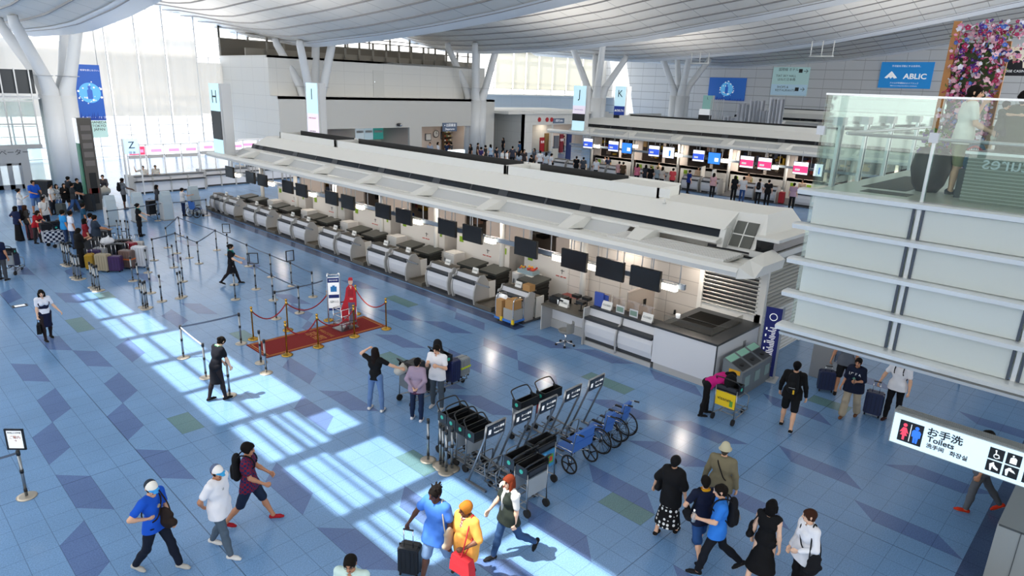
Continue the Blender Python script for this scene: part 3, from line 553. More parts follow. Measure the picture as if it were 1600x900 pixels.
# ================================================================ CHECK-IN ISLANDS
cw = mat('canopy white', '#e2e2de', .5); cpan = mat('canopy inset grey', '#bfc2c4', .5); sglass = mat('smoked glass', '#14171c', .12, spec=.6)
slatm = mat('slatted grey', '#d4d4d2', .5)
pinkw = mat('warm partition', '#d9cdc4', .55); partw = mat('partition white', '#d2d1ce', .55)
bays = [14.0+4.12*k for k in range(7)]
def canopy(Ya=7.7, Yb=41.2, first=True, label='', s=1.):
    t = thing('check_in_canopy', label, 'canopy')
    m = MB(); m.prism([(16.62, 3.16), (16.9, 3.1), (18.2, 3.12), (18.2, 3.24), (17.72, 3.27), (16.95, 3.41), (16.68, 3.4), (16.58, 3.3)], 1, Ya, Yb+1.3)
    m.prism([(17.72, 3.3), (18.25, 3.3), (18.25, 3.2), (17.72, 3.2)], 1, Ya, Yb)
    if first:   # the hooked right-hand end
        m.add([(16.6, Ya, 3.12), (18.7, Ya, 3.1), (18.75, Ya, 3.62), (18.2, Ya, 3.62), (17.3, Ya, 3.55), (16.7, Ya, 3.42), (16.75, Ya-.45, 3.2), (18.5, Ya-.45, 3.2), (18.6, Ya-.45, 3.45), (17.2, Ya-.45, 3.45)], [(0, 1, 7, 6), (1, 2, 8, 7), (2, 3, 4, 9, 8), (4, 5, 6, 9), (6, 7, 8, 9), (5, 0, 6)], 0)
    obj('canopy_roof', m, cw, t)
    m = MB(); m.prism([(17.75, 3.26), (17.8, 3.26), (18.34, 3.63), (18.3, 3.66)], 1, Ya+4.6 if first else Ya, Yb); obj('inset_panel', m, cpan, t)
    m = MB()
    m.prism([(18.2, 3.6), (18.66, 3.6), (18.66, 3.73), (18.44, 3.73), (18.2, 3.68)], 1, Ya+1.5 if first else Ya, Yb-.3); obj('sill', m, cw, t)
    for y in bays+[11.3]*(1 if first else 0):
        m = MB(); m.add([(16.95, y-.1, 3.4), (18.3, y-.1, 3.28), (18.3, y-.1, 3.68), (17.95, y-.1, 3.68), (16.95, y+.35, 3.4), (18.3, y+.75, 3.28), (18.3, y+.75, 3.68), (17.95, y+.45, 3.68)], [(0, 1, 2, 3), (4, 7, 6, 5), (0, 3, 7, 4), (3, 2, 6, 7)], 0); obj('bracket', m, cw, t)
    m = MB(); m.prism([(18.5, 3.72), (18.62, 3.99), (18.8, 3.99), (18.7, 3.72)], 1, Ya+1.6 if first else Ya, Yb-.8); obj('window_strip', m, sglass, t)
    m = MB()
    for i, y in enumerate(np.arange(Ya+6.5, Yb-1, 2.06)): m.add([(18.49, y, 3.73), (18.49, y+(.1 if i % 2 else .5), 3.73), (18.61, y+(.1 if i % 2 else .5), 3.99), (18.61, y, 3.99)], [(0, 1, 2, 3)], 0)
    obj('mullion', m, mat('strip mullion', '#3a3d42', .4), t)
    m = MB(); m.prism([(18.5, 3.98), (18.75, 3.95), (21.9, 3.95), (21.15, 4.46), (19.35, 4.43), (18.6, 4.03)], 1, Ya+(1.45 if first else 0), Yb-1.2)
    if first:
        y0, y1 = Ya+.15, Ya+1.5
        m.add([(18.95, y0+.2, 3.9), (19.38, y0+.4, 4.48), (21.1, y0+.4, 4.5), (21.6, y0+.1, 3.9), (18.72, y1, 3.4), (19.35, y1, 4.43), (21.15, y1, 4.46), (21.9, y1, 3.9), (18.72, y0+.45, 3.4)], [(0, 1, 5, 4, 8), (0, 3, 2, 1), (1, 2, 6, 5), (3, 7, 6, 2)], 0)
        m.bb(18.62, 22.3, y0-.35, y0+.38, 3.84, 3.93); m.prism([(18.46, 3.45), (18.9, 3.35), (18.9, 4.03), (18.6, 4.03)], 1, Ya+1.42, Ya+1.6)
        m.bb(18.66, 22.3, y0-.25, y0+.5, 3.3, 3.48); m.bb(18.9, 22.3, y0+.3, y0+3.5, 3.3, 3.46)
    m.bb(18.9, 22.0, Ya+(1.4 if first else 0), Yb-1, 3.3, 3.93)
    obj('roof_hood', m, cw, t)
    if first:
        m = MB(); m.bb(18.72, 22.2, Ya-.02, Ya+.5, 3.48, 3.84); obj('corner_window', m, sglass, t)
        m = MB(); m.prism([(18.72, 3.5), (18.8, 3.5), (19.24, 4.2), (19.14, 4.2)], 1, Ya+.68, Ya+1.36, 0); g_ = obj('vent_grille', m, mat('vent mesh', '#62645f', .7, bump=.5, bscale=200), t); m = MB(); m.prism([(18.9, 3.83), (19.0, 3.83), (19.02, 3.86), (18.92, 3.86)], 1, Ya+.68, Ya+1.36); m.prism([(18.7, 3.5), (18.78, 3.5), (19.22, 4.2), (19.12, 4.2)], 1, Ya+1.005, Ya+1.035); obj('grille_bar', m, cw, g_)
        m = MB()
        for i in range(9): m.bb(17.0+i*.13, 17.05+i*.13, Ya+.6, Ya+4.6, 3.42, 3.47)
        m.bb(16.98, 18.2, Ya+.6, Ya+4.6, 3.36, 3.425); obj('slatted_tray', m, slatm, t)
    m = MB()
    for a, b in ([(12.1, 19.3), (19.4, 32.2), (32.35, 38.5)] if first else [(Ya, Yb-4)]):
        m.bb(19.45, 19.52, a, b, 4.42, 4.78); m.bb(20.75, 20.82, a, b, 4.42, 4.84); m.bb(19.45, 20.82, a, a+.08, 4.42, 4.78); m.bb(19.45, 20.82, b-.08, b, 4.42, 4.78)
    if first: m.bb(19.5, 20.8, 12.12, 14.2, 4.7, 4.77)
    obj('roof_parapet', m, cw, t)
    m = MB()
    for a, b in ([(14.25, 18.6), (19.6, 32), (32.5, 38.3)] if first else [(Ya+.2, Yb-4.2)]): m.bb(20.70, 20.76, a, b, 4.44, 4.86); m.bb(19.53, 20.7, a, b, 4.46, 4.5)
    obj('parapet_lining', m, black, t)
    for y in bays:
        m = MB(); m.cyl((18.3, y+.15, 0), (18.3, y+.15, 3.15), .11, n=14); obj('post', m, cw, t)
    m = MB(); m.bb(17.35, 17.45, 9.6 if first else Ya, Yb-.6, 2.2, 2.36); obj('lamp_rail', m, mat('rail blue grey', '#8d99a8', .4, .3), t)
    m = MB(); y = 9.8 if first else Ya
    while y < Yb: m.cyl((17.4, y, 2.3), (17.4, y, 3.15), .02, n=6); y += 1.03
    obj('hanger', m, lgrey, t)
    return t
can1 = canopy(label='long white roof canopy over the near check-in island with dark window strip')
# walls of the core under the canopy
t = thing('service_core', 'pale panelled service core at the near end of the check-in island', 'kiosk')
cpn = mat('core panel', '#cdc8c2', .5); lined(cpn, [1, 2], [1.37, .42], [.02, .02], .6)
m = MB(); m.bb(18.72, 22.2, 9.8, 15.2, 0, 3.3); obj('panel_wall', m, cpn, t)
m = MB(); m.bb(18.72, 22.2, 7.77, 9.8, 0, 1.6); m.bb(18.72, 18.85, 7.7, 7.95, 0, 3.4); m.bb(22, 22.2, 7.7, 7.9, 0, 3.4); m.bb(18.68, 18.75, 9.7, 9.85, 1.3, 3.2); m.bb(18.85, 22.1, 7.9, 9.8, 1.6, 3.4, 1); obj('corner_frame', m, [cw, dgrey], t)
m = MB()
for i in range(15):
    z = 1.55+i*.125; M_ = Matrix.Rotation(math.radians(35), 3, 'Y'); m.box((18.74, 8.8, z), (.12, 1.8, .03), 0, M=M_)
for i in range(27):
    z = .1+i*.125; M_ = Matrix.Rotation(math.radians(35), 3, 'X'); m.box((20.4, 7.8, z), (3.1, .12, .03), 0, M=M_)
obj('louvre', m, mat('louvre slat', '#b9b8b2', .5), t)
m = MB(); m.bb(18.66, 18.72, 14.2, 15.1, .05, 2.1); m.bb(18.66, 18.72, 12.8, 12.83, 0, 3.1); m.bb(18.64, 18.7, 10.55, 10.6, .9, 1.05, 1); m.bb(18.64, 18.7, 14.3, 14.4, 1.6, 1.8, 1); obj('door', m, [cpn, black], t)
# partitions, columns and dim office inside the island
t = thing('desk_screen', 'long low screen with warm lit panels behind the check-in desks', 'partition')
for k, y in enumerate(bays[:-1]):
    m = MB(); m.bb(19.0, 19.08, y+.5, y+3.7, 0, 1.62); m.bb(19.0, 20.2, y+.42, y+.5, 0, 1.62); pn = obj('lower_panel', m, partw, t)
    m = MB(); m.bb(18.985, 19.0, y+3.25, y+3.5, 1.28, 1.52); m.bb(18.985, 19.0, y+.6, y+.72, 1.25, 1.5); obj('green_notice', m, mat('green notice', '#7da21f', .5), pn)
    m = MB(); m.bb(18.985, 19, y+1.5, y+1.62, .95, .99, 0); m.bb(18.985, 19, y+1.66, y+1.78, .95, .99, 0); m.bb(18.985, 19, y+1.84, y+2.0, .95, .99, 0); m.bb(18.985, 19, y+1.7, y+1.72, 1.08, 1.26, 1); m.bb(18.985, 19, y+1.6, y+1.78, 1.2, 1.22, 1); obj('airline_mark', m, [mat('red mark', '#b4544c', .5), dgrey], pn)
    m = MB(); m.bb(20.2, 20.28, y+.4, y+3.0, 0, 2.35); m.bb(20.2, 20.28, y+3., y+3.1, 0, 2.1); obj('upper_panel', m, pinkw, t)
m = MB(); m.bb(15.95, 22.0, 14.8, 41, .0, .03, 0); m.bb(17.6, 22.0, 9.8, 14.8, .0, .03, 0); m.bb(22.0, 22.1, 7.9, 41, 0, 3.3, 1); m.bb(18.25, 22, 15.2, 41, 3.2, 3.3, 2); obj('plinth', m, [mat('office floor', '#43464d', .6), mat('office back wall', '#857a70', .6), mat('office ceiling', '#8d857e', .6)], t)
# warm lamp boxes hanging on the rail
lampm = mat('warm lamp', '#fff3dc', emit=5.)
def lampbox(y, s=1.):
    t = thing('lamp_box', 'small glowing lamp box under the near island canopy', 'lamp', (17.3, y, 2.12), group='lamp boxes under the near canopy'); m = MB(); m.bb(-.08, .08, -.24, .24, 0, .2); obj('diffuser', m, lampm, t); m = MB(); m.bb(-.09, .09, -.25, .25, .2, .24); m.bb(-.09, .09, -.25, .25, -.02, 0); obj('housing', m, cw, t); return t
LO = ['at the far end', 'second from the far end', 'third from the far end', 'fourth from the far end', 'middle one of nine', 'fourth from the near end', 'third from the near end', 'second from the near end', 'at the near end']
LY = [39.89, 35.59, 31.14, 26.76, 22.39, 17.93, 14.49, 13.0, 10.06]
lb0 = lampbox(LY[0])
for i, y in enumerate(LY[1:]): dup(lb0, (17.3, y, 2.12), label='small glowing lamp box under the near canopy, '+LO[i+1])
lb0['label'] = 'small glowing lamp box under the near canopy, '+LO[0]
for y in np.arange(9.5, 41, 3.0): add_light('downlight', 'AREA', (18.1, y, 3.08), 26, (1., .86, .72), size=.25)
# monitors
MY = [(40.67,39.55),(37.92,36.82),(36.48,35.35),(33.58,32.5),(32.14,31.04),(29.24,28.15),(27.8,26.71),(24.96,23.9),(23.43,22.39),(20.58,19.52),(19.07,18.05),(16.28,15.19),(14.07,12.98),(12.56,11.54),(11.24,10.2)]
def monitor(screen):
    t = thing('monitor', 'black switched-off monitor hanging above the near desks', 'monitor', group='black monitors along the near island'); m = MB(); m.bb(-.04, .05, -.54, .54, -.32, .32); obj('housing', m, black, t)
    m = MB(); m.bb(-.046, -.04, -.52, .52, -.3, .3); obj('screen', m, screen, t); m = MB(); m.cyl((.06, -.2, .3), (.06, -.2, .85), .02, n=6); m.cyl((.06, .2, .3), (.06, .2, .85), .02, n=6); obj('bracket', m, lgrey, t); return t
mon0 = monitor(mat('dark screen', '#0b0c10', .25)); ordn = ['farthest', 'second farthest', 'third farthest', 'fourth farthest', 'fifth farthest', 'sixth farthest', 'seventh farthest', 'middle', 'seventh nearest', 'sixth nearest', 'fifth nearest', 'fourth nearest', 'third nearest', 'second nearest', 'nearest']
for i, (a, b) in enumerate(MY):
    L_ = 'black switched-off monitor under the near canopy, the %s one to the camera' % ordn[i]
    if i == 0: mon0.location = (16.95, (a+b)/2, 2.4); mon0['label'] = L_
    else: dup(mon0, (16.95, (a+b)/2, 2.4), label=L_)
# check-in desks
dw = mat('desk white', '#d9dade', .38); dk = mat('desk edge', '#33363a', .45); dtop = mat('desk top', '#5c574e', .5); fin = mat('desk side grey', '#b5b4b2', .45)
def desk(wide, W_=1.28):
    t = thing('check_in_desk', '', 'desk')
    m = MB(); m.prism([(.06, .14), (0, .3), (-.02, .55), (.02, .74), (.14, .74), (.14, .14)], 1, .03, W_); m.prism([(.2, .84), (.24, 1.02), (.3, 1.02), (.3, .84)], 1, .03, W_); obj('front_panel', m, dw, t)
    m = MB(); m.prism([(-.04, .76), (-.05, .82), (.3, .85), (.3, .74), (0, .74)], 1, 0, W_); m.bb(.12, .3, .02, W_, .02, .14); obj('bag_ledge', m, dk, t)
    m = MB(); m.bb(.2, .62, 0, W_, 1.02, 1.06); m.bb(.55, .95, 0, W_, .74, .78); obj('worktop', m, dtop, t)
    m = MB(); sp = [(.02, 0), (-.06, .3), (-.07, .55), (0, .76), (.02, .9), (.16, .92), (.22, 1.06), (.34, 1.06), (.5, .98), (.42, 0)]
    m.prism(sp, 1, W_, W_+.05); m.prism([(.3, .0), (.3, 1.02), (.4, 1.0), (.95, .74), (.9, 0)], 1, W_, W_+.04)
    sp2 = [(.06, 0), (-.1, .0), (-.14, .3), (-.12, .55), (-.04, .78), (.1, 1.02), (.2, 1.1), (.4, 1.1), (.62, .8), (.68, 0)] if wide else sp
    m.prism(sp2, 1, -.06, 0); obj('side_panel', m, fin, t)
    m = MB(); m.bb(.6, .63, .05, W_-.05, .05, .74); m.bb(.6, 1.0, -.03, 0, 0, .8); obj('back_panel', m, cw, t); return t
dA, dB = desk(False), desk(True); first = {}
def closed_sign(): 
    t = thing('closed_sign', 'white CLOSED card standing on a check-in desk', 'sign', group='closed cards on the desks'); m = MB(); m.add([(-.04, -.15, 0), (-.04, .15, 0), (.03, .15, .2), (.03, -.15, .2), (.05, -.15, 0), (.05, .15, 0)], [(0, 1, 2, 3), (4, 3, 2, 5), (0, 4, 5, 1)]); obj('card', m, mat('card white', '#eceae4', .5), t)
    txt('CLOSED', .065, ink, frame((-.009, 0, .1), (0, -1, 0), (.33, 0, .94)), t); return t
cs0 = closed_sign()
km = mat('belt rubber', '#2c2d2b', .6); beltf = mat('belt frame', '#6f6a60', .5, .4)
def stacker():
    t = thing('conveyor_scale', 'dark baggage scale block behind the desks', 'scale', group='dark baggage scales behind the desks'); m = MB()
    for i in range(7): m.bb(-.35, .35, -.45+.02*(i % 2), .45-.02*(i % 2), .1+i*.11, .19+i*.11)
    m.bb(-.3, .3, -.4, .4, 0, .9); obj('body', m, km, t); m = MB(); m.add([(-.45, -.5, .88), (.4, -.5, .98), (.4, .5, .98), (-.45, .5, .88), (-.45, -.5, .8), (.4, -.5, .9), (.4, .5, .9), (-.45, .5, .8)], [(0, 1, 2, 3), (4, 7, 6, 5), (0, 4, 5, 1), (1, 5, 6, 2), (2, 6, 7, 3), (3, 7, 4, 0)]); obj('top_plate', m, mat('scale top', '#3f423f', .5), t); return t
st0 = stacker()
def belt():
    t = thing('baggage_belt', 'low dark baggage belt in the gap between two pairs of desks', 'conveyor', group='baggage belts between the desk pairs'); m = MB(); m.bb(-.1, 2.5, -.36, .36, .03, .14, 0); obj('belt', m, mat('belt brown', '#4d483f', .6), t); m = MB(); m.bb(-.1, 2.5, -.44, -.37, .03, .2); m.bb(-.1, 2.5, .37, .44, .03, .2); m.bb(-.14, -.1, -.44, .44, .03, .16); obj('side_rail', m, beltf, t); return t
be0 = belt()
def cabinet():
    t = thing('desk_cabinet', 'waist-high white cabinet behind the check-in desks', 'cabinet', group='white cabinets behind the desks'); m = MB(); m.bb(-.3, .3, -.35, .35, .05, .95); obj('body', m, partw, t); m = MB(); m.bb(-.32, -.3, -.33, .33, .1, .9); d_ = obj('door', m, partw, t); m = MB(); m.bb(-.35, -.32, .2, .24, .5, .7); obj('handle', m, steel, d_); return t
ca0 = cabinet()
pair = [37.73, 33.77, 29.71, 25.59, 21.49, 17.33]; posn = ['farthest', 'second farthest', 'third farthest', 'third nearest', 'second nearest', 'nearest']; used = set()
def place(proto, loc, **kw):
    if proto.name in used: return dup(proto, loc, **kw)
    used.add(proto.name); proto.location = loc
    for k_, v_ in kw.items():
        if k_ == 'rz': proto.rotation_euler = (0, 0, v_)
        elif v_ is not None: proto[k_] = v_
    return proto
for i, y in enumerate(pair):
    place(dB, (16.12, y+.1, 0), label='white check-in desk with a wide curved grey side, %s of the six desk pairs' % posn[i], group='check-in desks of the near island')
    place(dA, (16.12, y+1.68, 0), label='white check-in desk with slim sides, in the %s of the six desk pairs' % posn[i], group='check-in desks of the near island')
    for d_, w_ in ((.6, 'right'), (2.2, 'left')): place(cs0, (16.55, y+d_, 1.06), label='white CLOSED card on the %s desk of the %s pair' % (w_, posn[i])); place(st0, (17.9, y+(.9 if d_ == .6 else 2.2), 0), label='dark baggage scale behind the %s desk of the %s pair' % (w_, posn[i]))
    place(be0, (16.1, y+3.55, 0), label='low dark baggage belt just left of the %s desk pair' % posn[i]); place(ca0, (18.4, y-.2, 0), label='waist-high white cabinet behind the right end of the %s desk pair' % posn[i])
place(dA, (16.12, 40.0, 0), label='white check-in desk at the far left end of the near island', group='check-in desks of the near island')
place(dA, (16.12, 14.95, 0), label='single white check-in desk beside the parcel trolley', group='check-in desks of the near island'); place(cs0, (16.5, 15.6, 1.06), label='white CLOSED card on the single desk by the trolley'); place(be0, (16.1, 16.85, 0), label='low dark baggage belt beside the single desk'); place(st0, (18.1, 16.3, 0), label='tall dark scale stack behind the single desk'); place(ca0, (18.4, 16.8, 0), label='white cabinet carrying the tray of flowers')
# low dividing belts clipped between the desks (grey strap lines)
for i, y in enumerate(pair):
    m = MB(); m.bb(15.98, 16.04, y-.75, y+.06, .88, .93); m.cyl((16.0, y+.06, .9), (15.94, y+.06, .9), .06, 1, 10)
    o = obj('retractable_strap', m, [mat('strap grey', '#7c8086', .6), dgrey]); tag(o, 'grey strap closing the belt gap right of the %s desk pair' % posn[i], 'barrier', 'straps closing the belt gaps')
# ================================================================ LIGHT TOWERS, FAR ISLANDS, NEAR COUNTERS, BALCONY
cyanl = mat('sign pale cyan', '#bfe2ee', .5, emit=.55); blackp = mat('sign black', '#15171a', .4); towm = mat('tower grey', '#cfd1d3', .45)
def tower(label, X, Ya, Yb, z0, z1, depth, letter, fields):
    """upright sign tower; letter side faces -X between Ya (near) and Yb"""
    t = thing('sign_tower', label, 'sign', (X+depth/2, (Ya+Yb)/2, z0)); W_ = Yb-Ya; H_ = z1-z0
    m = MB(); m.bb(-depth/2, depth/2, -W_/2, W_/2, 0, H_); m.bb(-depth/2+.1, depth/2-.1, -W_/2-.06, -W_/2, 0, H_); obj('casing', m, towm, t)
    for a, b, mm in fields:
        m = MB(); m.bb(-depth/2-.03, -depth/2, -W_/2+.03, W_/2-.03, H_*a, H_*b); obj('light_field', m, mm, t)
    txt(letter, H_*.26, ink, frame((-depth/2-.035, 0, H_*.81), (0, -1, 0), (0, 0, 1)), t); return t
pk = mat('sign pale lilac', '#e2d8e6', .5, emit=.5)
t = tower('tall sign tower marked H standing on the far end of the near canopy', 17., 40.77, 42.14, 3.3, 7.44, .7, 'H', [(0, .22, cyanl), (.22, .62, blackp), (.62, 1, cyanl)])
t = tower('tall sign tower marked I on the near island roof, before the white block', 22., 38.34, 39.69, 4.0, 7.65, .55, 'I', [(.5, 1, cyanl), (0, .5, pk)])
txt('CHINA AIRLINES', .12, mat('pale red ink', '#c77a86', .5), frame((-.31, .05, 1.55), (0, -1, 0), (0, 0, 1)), t); txt('JAPAN AIRLINES', .1, ink, frame((-.31, .05, .75), (0, -1, 0), (0, 0, 1)), t)
t = tower('narrow sign tower marked Z half hidden behind the tower marked I', 22.35, 39.7, 40.35, 4.0, 7.1, .3, 'Z', [(0, 1, mat('sign white blue', '#e2eefa', .5, emit=.6))])
txt('団体\nGroup', .14, ink, frame((-.2, 0, 1.5), (0, -1, 0), (0, 0, 1)), t)
J = tower('tall sign tower marked J at the end of the second island', 52., 41.29, 42.85, 4.0, 8.17, .6, 'J', [(0, .22, cyanl), (.22, .38, blackp), (.38, .56, pk), (.56, 1, cyanl)])
txt('SINGAPORE AIRLINES', .11, mat('navy ink', '#3a4a7a', .5), frame((-.34, 0, 1.95), (0, -1, 0), (0, 0, 1)), J)
K = tower('tall sign tower marked K behind the second island roof', 60., 42.41, 43.79, 4.3, 8.28, .9, 'K', [(0, .07, cyanl), (.07, .27, blackp), (.27, .5, mat('sign navy', '#16307c', .5, emit=.5)), (.5, 1, cyanl)])
txt('▲DELTA', .3, wht, frame((-.49, 0, 1.53), (0, -1, 0), (0, 0, 1)), K, bold=True)
a, b = atX(1099, 150, 88), atX(1112, 171, 88); t = tower('small teal sign panel marked L in front of the wide blue poster', 88., b.y, a.y, b.z-.1, a.z+.1, .5, 'L', [(0, 1, mat('sign teal', '#86b3ad', .5, emit=.2))])
m = MB(); m.cyl((0, 0, -8), (0, 0, 0), .12); obj('mast', m, towm, t)
a, b = atX(1093, 170, 87), atX(1108, 180, 87); t = thing('monitor', 'small lit white monitor below the panel marked L', 'monitor', (87, (a.y+b.y)/2, b.z)); m = MB(); m.bb(0, .3, -.8, .8, 0, a.z-b.z); obj('screen', m, wht, t); m = MB(); m.bb(.1, .6, -.9, .9, -1.0, -.02); obj('housing', m, black, t)
# Z tower and group counters at the far window
a, b = atX(193, 217, 14.9), atX(214, 240, 14.9)
t = thing('hanging_sign', 'pale blue sign panel marked Z over the far group counter', 'sign', (0, 0, 0)); ya = 49.2; a, b = atY(192, 217, ya), atY(217, 240, ya)
m = MB(); m.bb(a.x, b.x, ya-.1, ya+.1, b.z, a.z); obj('panel', m, mat('sign sky', '#b9d6f2', .5, emit=.7), t); txt('Z', .62, ink, frame(((a.x+b.x)/2, ya-.12, a.z-.42), (1, 0, 0), (0, 0, 1)), t); txt('団 体', .18, ink, frame(((a.x+b.x)/2, ya-.12, a.z-.9), (1, 0, 0), (0, 0, 1)), t)
m = MB(); m.bb(a.x-.1, a.x-.03, ya-.1, ya+.1, 0, a.z); m.bb(b.x+.02, b.x+.08, ya-.06, ya+.06, 0, a.z-.3); obj('post', m, mull, t)
def gcounter(x0, x1, y, label, n, scr):
    t = thing('service_counter', label, 'counter', (x0, y, 0)); w_ = x1-x0; m = MB(); m.bb(0, w_, .05, .6, .12, .78); m.bb(0, w_, .25, .6, .85, 1.12); obj('front_panel', m, dw, t)
    m = MB(); m.bb(-.03, w_+.03, -.05, .6, .78, .85); m.bb(-.03, w_+.03, .2, .95, 1.12, 1.17); m.bb(0, w_, .1, .6, 0, .12)
    obj('counter_top', m, dk, t); m = MB()
    for i in range(n+1): m.bb(w_*i/n-.04, w_*i/n+.04, -.02, .1, 0, 1.1)
    m.bb(-.35, -.03, 0, .9, 0, 1.25); obj('divider', m, fin, t)
    m = MB()
    for i in range(n+1): m.bb(w_*i/n-.03, w_*i/n+.03, .75, .82, 1.1, 3.2)
    m.bb(0, w_, .75, .82, 3.15, 3.25); m.bb(0, w_, .75, .82, 2.45, 2.5); obj('screen_frame', m, mull, t)
    for i in range(n):
        m = MB(); m.bb(w_*(i+.08)/n, w_*(i+.92)/n, .66, .74, 2.55, 3.1); s_ = obj('display', m, scr[i % len(scr)], t); m = MB(); m.bb(w_*(i+.25)/n, w_*(i+.85)/n, .65, .66, 2.7, 2.9); obj('display_text', m, mat('display pink', '#d88fb8', .5, emit=.8), s_)
        m = MB(); m.bb(w_*(i+.08)/n, w_*(i+.92)/n, .7, .9, 2.3, 2.5); obj('valance', m, fin, t)
    return t
sw = mat('display white', '#e9e9f4', .4, emit=1.); sr = mat('display red', '#d43a5c', .4, emit=.9)
gcounter(at(203, 300).x, at(289, 285).x, 49.6, 'white group check-in counter under the Z sign by the far window', 4, [sr, sw, sw, sw])
gcounter(at(295, 283).x, at(338, 276).x+.6, 50.6, 'white group check-in counter to the right of the one under the Z sign', 3, [sw]); gcounter(at(345, 276).x+.3, at(345, 276).x+5, 51.5, 'white group check-in counter behind the far end of the near island', 3, [sw])
# self check-in kiosks
kw = mat('kiosk blue grey', '#b3c3cd', .35)
def kiosk():
    t = thing('self_check_in_kiosk', 'rounded pale blue self check-in kiosk in the row behind the queue', 'kiosk', group='self check-in kiosks'); m = MB(); m.prism([(-.3, 0), (-.28, .9), (-.16, 1.42), (-.03, 1.62), (.09, 1.62), (.22, 1.4), (.28, .9), (.3, 0)], 1, -.24, .24); obj('body', m, kw, t)
    m = MB(); m.prism([(-.31, .05), (-.29, .9), (-.17, 1.43), (-.14, 1.39), (-.25, .9), (-.27, .05)], 1, -.28, .28); m.bb(-.26, .28, -.28, -.24, 0, 1.0); m.bb(-.26, .28, .24, .28, 0, 1.0); obj('side_panel', m, lgrey, t); m = MB(); m.bb(-.38, .34, -.32, .32, 0, .05); obj('base', m, grey, t); return t
kk = kiosk(); kp = [(176, 352), (218, 346), (262, 343), (305, 333)]
for i, p in enumerate(kp):
    q = at(*p); lb = 'rounded pale blue self check-in kiosk, %s of the four in the row' % ['leftmost', 'second from the left', 'third from the left', 'rightmost'][i]
    place(kk, (q.x, q.y, 0), rz=math.radians(-90), label=lb, group='self check-in kiosks')
t = thing('sign_stand', 'tall narrow dark and green information stand beside the white column', 'sign', (at(150, 330).x, 45.2, 0)); m = MB(); m.bb(-.2, .5, -.25, .2, 0, 5.3); obj('casing', m, mat('stand brown grey', '#5d5853', .5), t)
m = MB(); m.bb(-.32, -.25, -.3, .2, 0, 3.9, 0); m.bb(-.33, -.25, -.3, .2, 3.9, 5.3, 1); obj('side_panel', m, [mat('stand green', '#3f7a62', .5), wht], t)
m = MB(); rnd = random.Random(5)
for z in (1.0, 2.6, 3.1, 3.6, 4.1, 4.6): m.bb(-.1, .4, -.28, -.25, z, z+.3, int(rnd.random()*3))
m.bb(0, .35, -.28, -.25, .4, 2.2, 3); obj('notice', m, [mat('n1', '#b9b5ae'), mat('n2', '#8e3a34'), mat('n3', '#7d7672'), blackp], t)
# ---- second and third islands: same canopy, further back
S2, OX, OY = 1.17, 31.66, -4.5
def W2(x, y, z=0): return (OX+x*S2, OY+y*S2, z*S2)
can2 = canopy(4., 41.2, False, 'long white roof canopy over the second check-in island'); can2.location = (OX, OY, 0); can2.scale = (S2,)*3
can3 = dup(can2, (OX+36., OY-2, 0), label='white roof canopy of the third check-in island seen over the second', scale=1.3)
t = thing('desk_screen', 'warm partition wall with openings behind the second island desks', 'partition', (OX, OY, 0), scale=S2)
for k, y in enumerate(bays):
    if y > 39: continue
    m = MB(); m.bb(19.0, 19.08, y-3.6, y+.3, 0, 1.4, 0); m.bb(19.0, 19.1, y-.2, y+.5, 1.4, 3.1, 1); m.bb(19.0, 19.1, y-2.3, y-2.1, 1.4, 3.1, 1); m.bb(19.0, 19.1, y-3.6, y+.3, 1.2, 1.42, 1); pn = obj('panel', m, [partw, pinkw], t); m = MB(); m.bb(18.98, 19.0, y-.3, y, .8, 1.1); m.bb(18.98, 19.0, y-1.4, y-1.1, .8, 1.1); obj('green_notice', m, mat('green notice'), pn)
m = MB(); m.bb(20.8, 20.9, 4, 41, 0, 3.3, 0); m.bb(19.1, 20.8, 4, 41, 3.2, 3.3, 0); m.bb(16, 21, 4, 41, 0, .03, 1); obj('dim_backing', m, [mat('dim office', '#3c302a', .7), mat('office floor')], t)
goods = [mat('clutter%d' % i, c) for i, c in enumerate(['#b9945c', '#7a1f22', '#d8d3c8', '#22304f', '#8a7a6a', '#1d1d1f', '#c9a020', '#e3b9a0'])]
m = MB(); rnd = random.Random(11)
for q in range(150): y = rnd.uniform(6, 40); z = rnd.uniform(1.4, 2.6); m.bb(20.5, 20.78, y, y+rnd.uniform(.1, .4), z, z+rnd.uniform(.1, .5), rnd.randrange(8))
o = obj('shelf_clutter', m, goods, t); o['kind'] = 'stuff'
m = MB()
for q in range(110): y = rnd.uniform(15.6, 40); z = rnd.uniform(1.2, 2.5); m.bb(21.5, 21.9, y, y+rnd.uniform(.1, .5), z, z+rnd.uniform(.1, .5), rnd.randrange(8))
o = obj('office_clutter', m, goods); o.name = 'office_clutter'; tag(o, 'shelves full of mixed office goods inside the near check-in island', 'office goods', kind='stuff')
for y in np.arange(6, 41, 5.): add_light('downlight', 'AREA', W2(18.0, y, 3.05), 90, (1., .88, .76), size=.7)
lb2 = [(991, 229), (932, 229), (1060, 243), (1132, 252), (1209, 262)]
for n_, p in enumerate(lb2): q = atX(p[0], p[1], 51.5); dup(lb0, (51.5, q.y, q.z-.1), label='glowing lamp box under the second canopy, %s of five from tower J' % ['second', 'first', 'third', 'fourth', 'fifth'][n_], group='lamp boxes under the second canopy', scale=1.35)
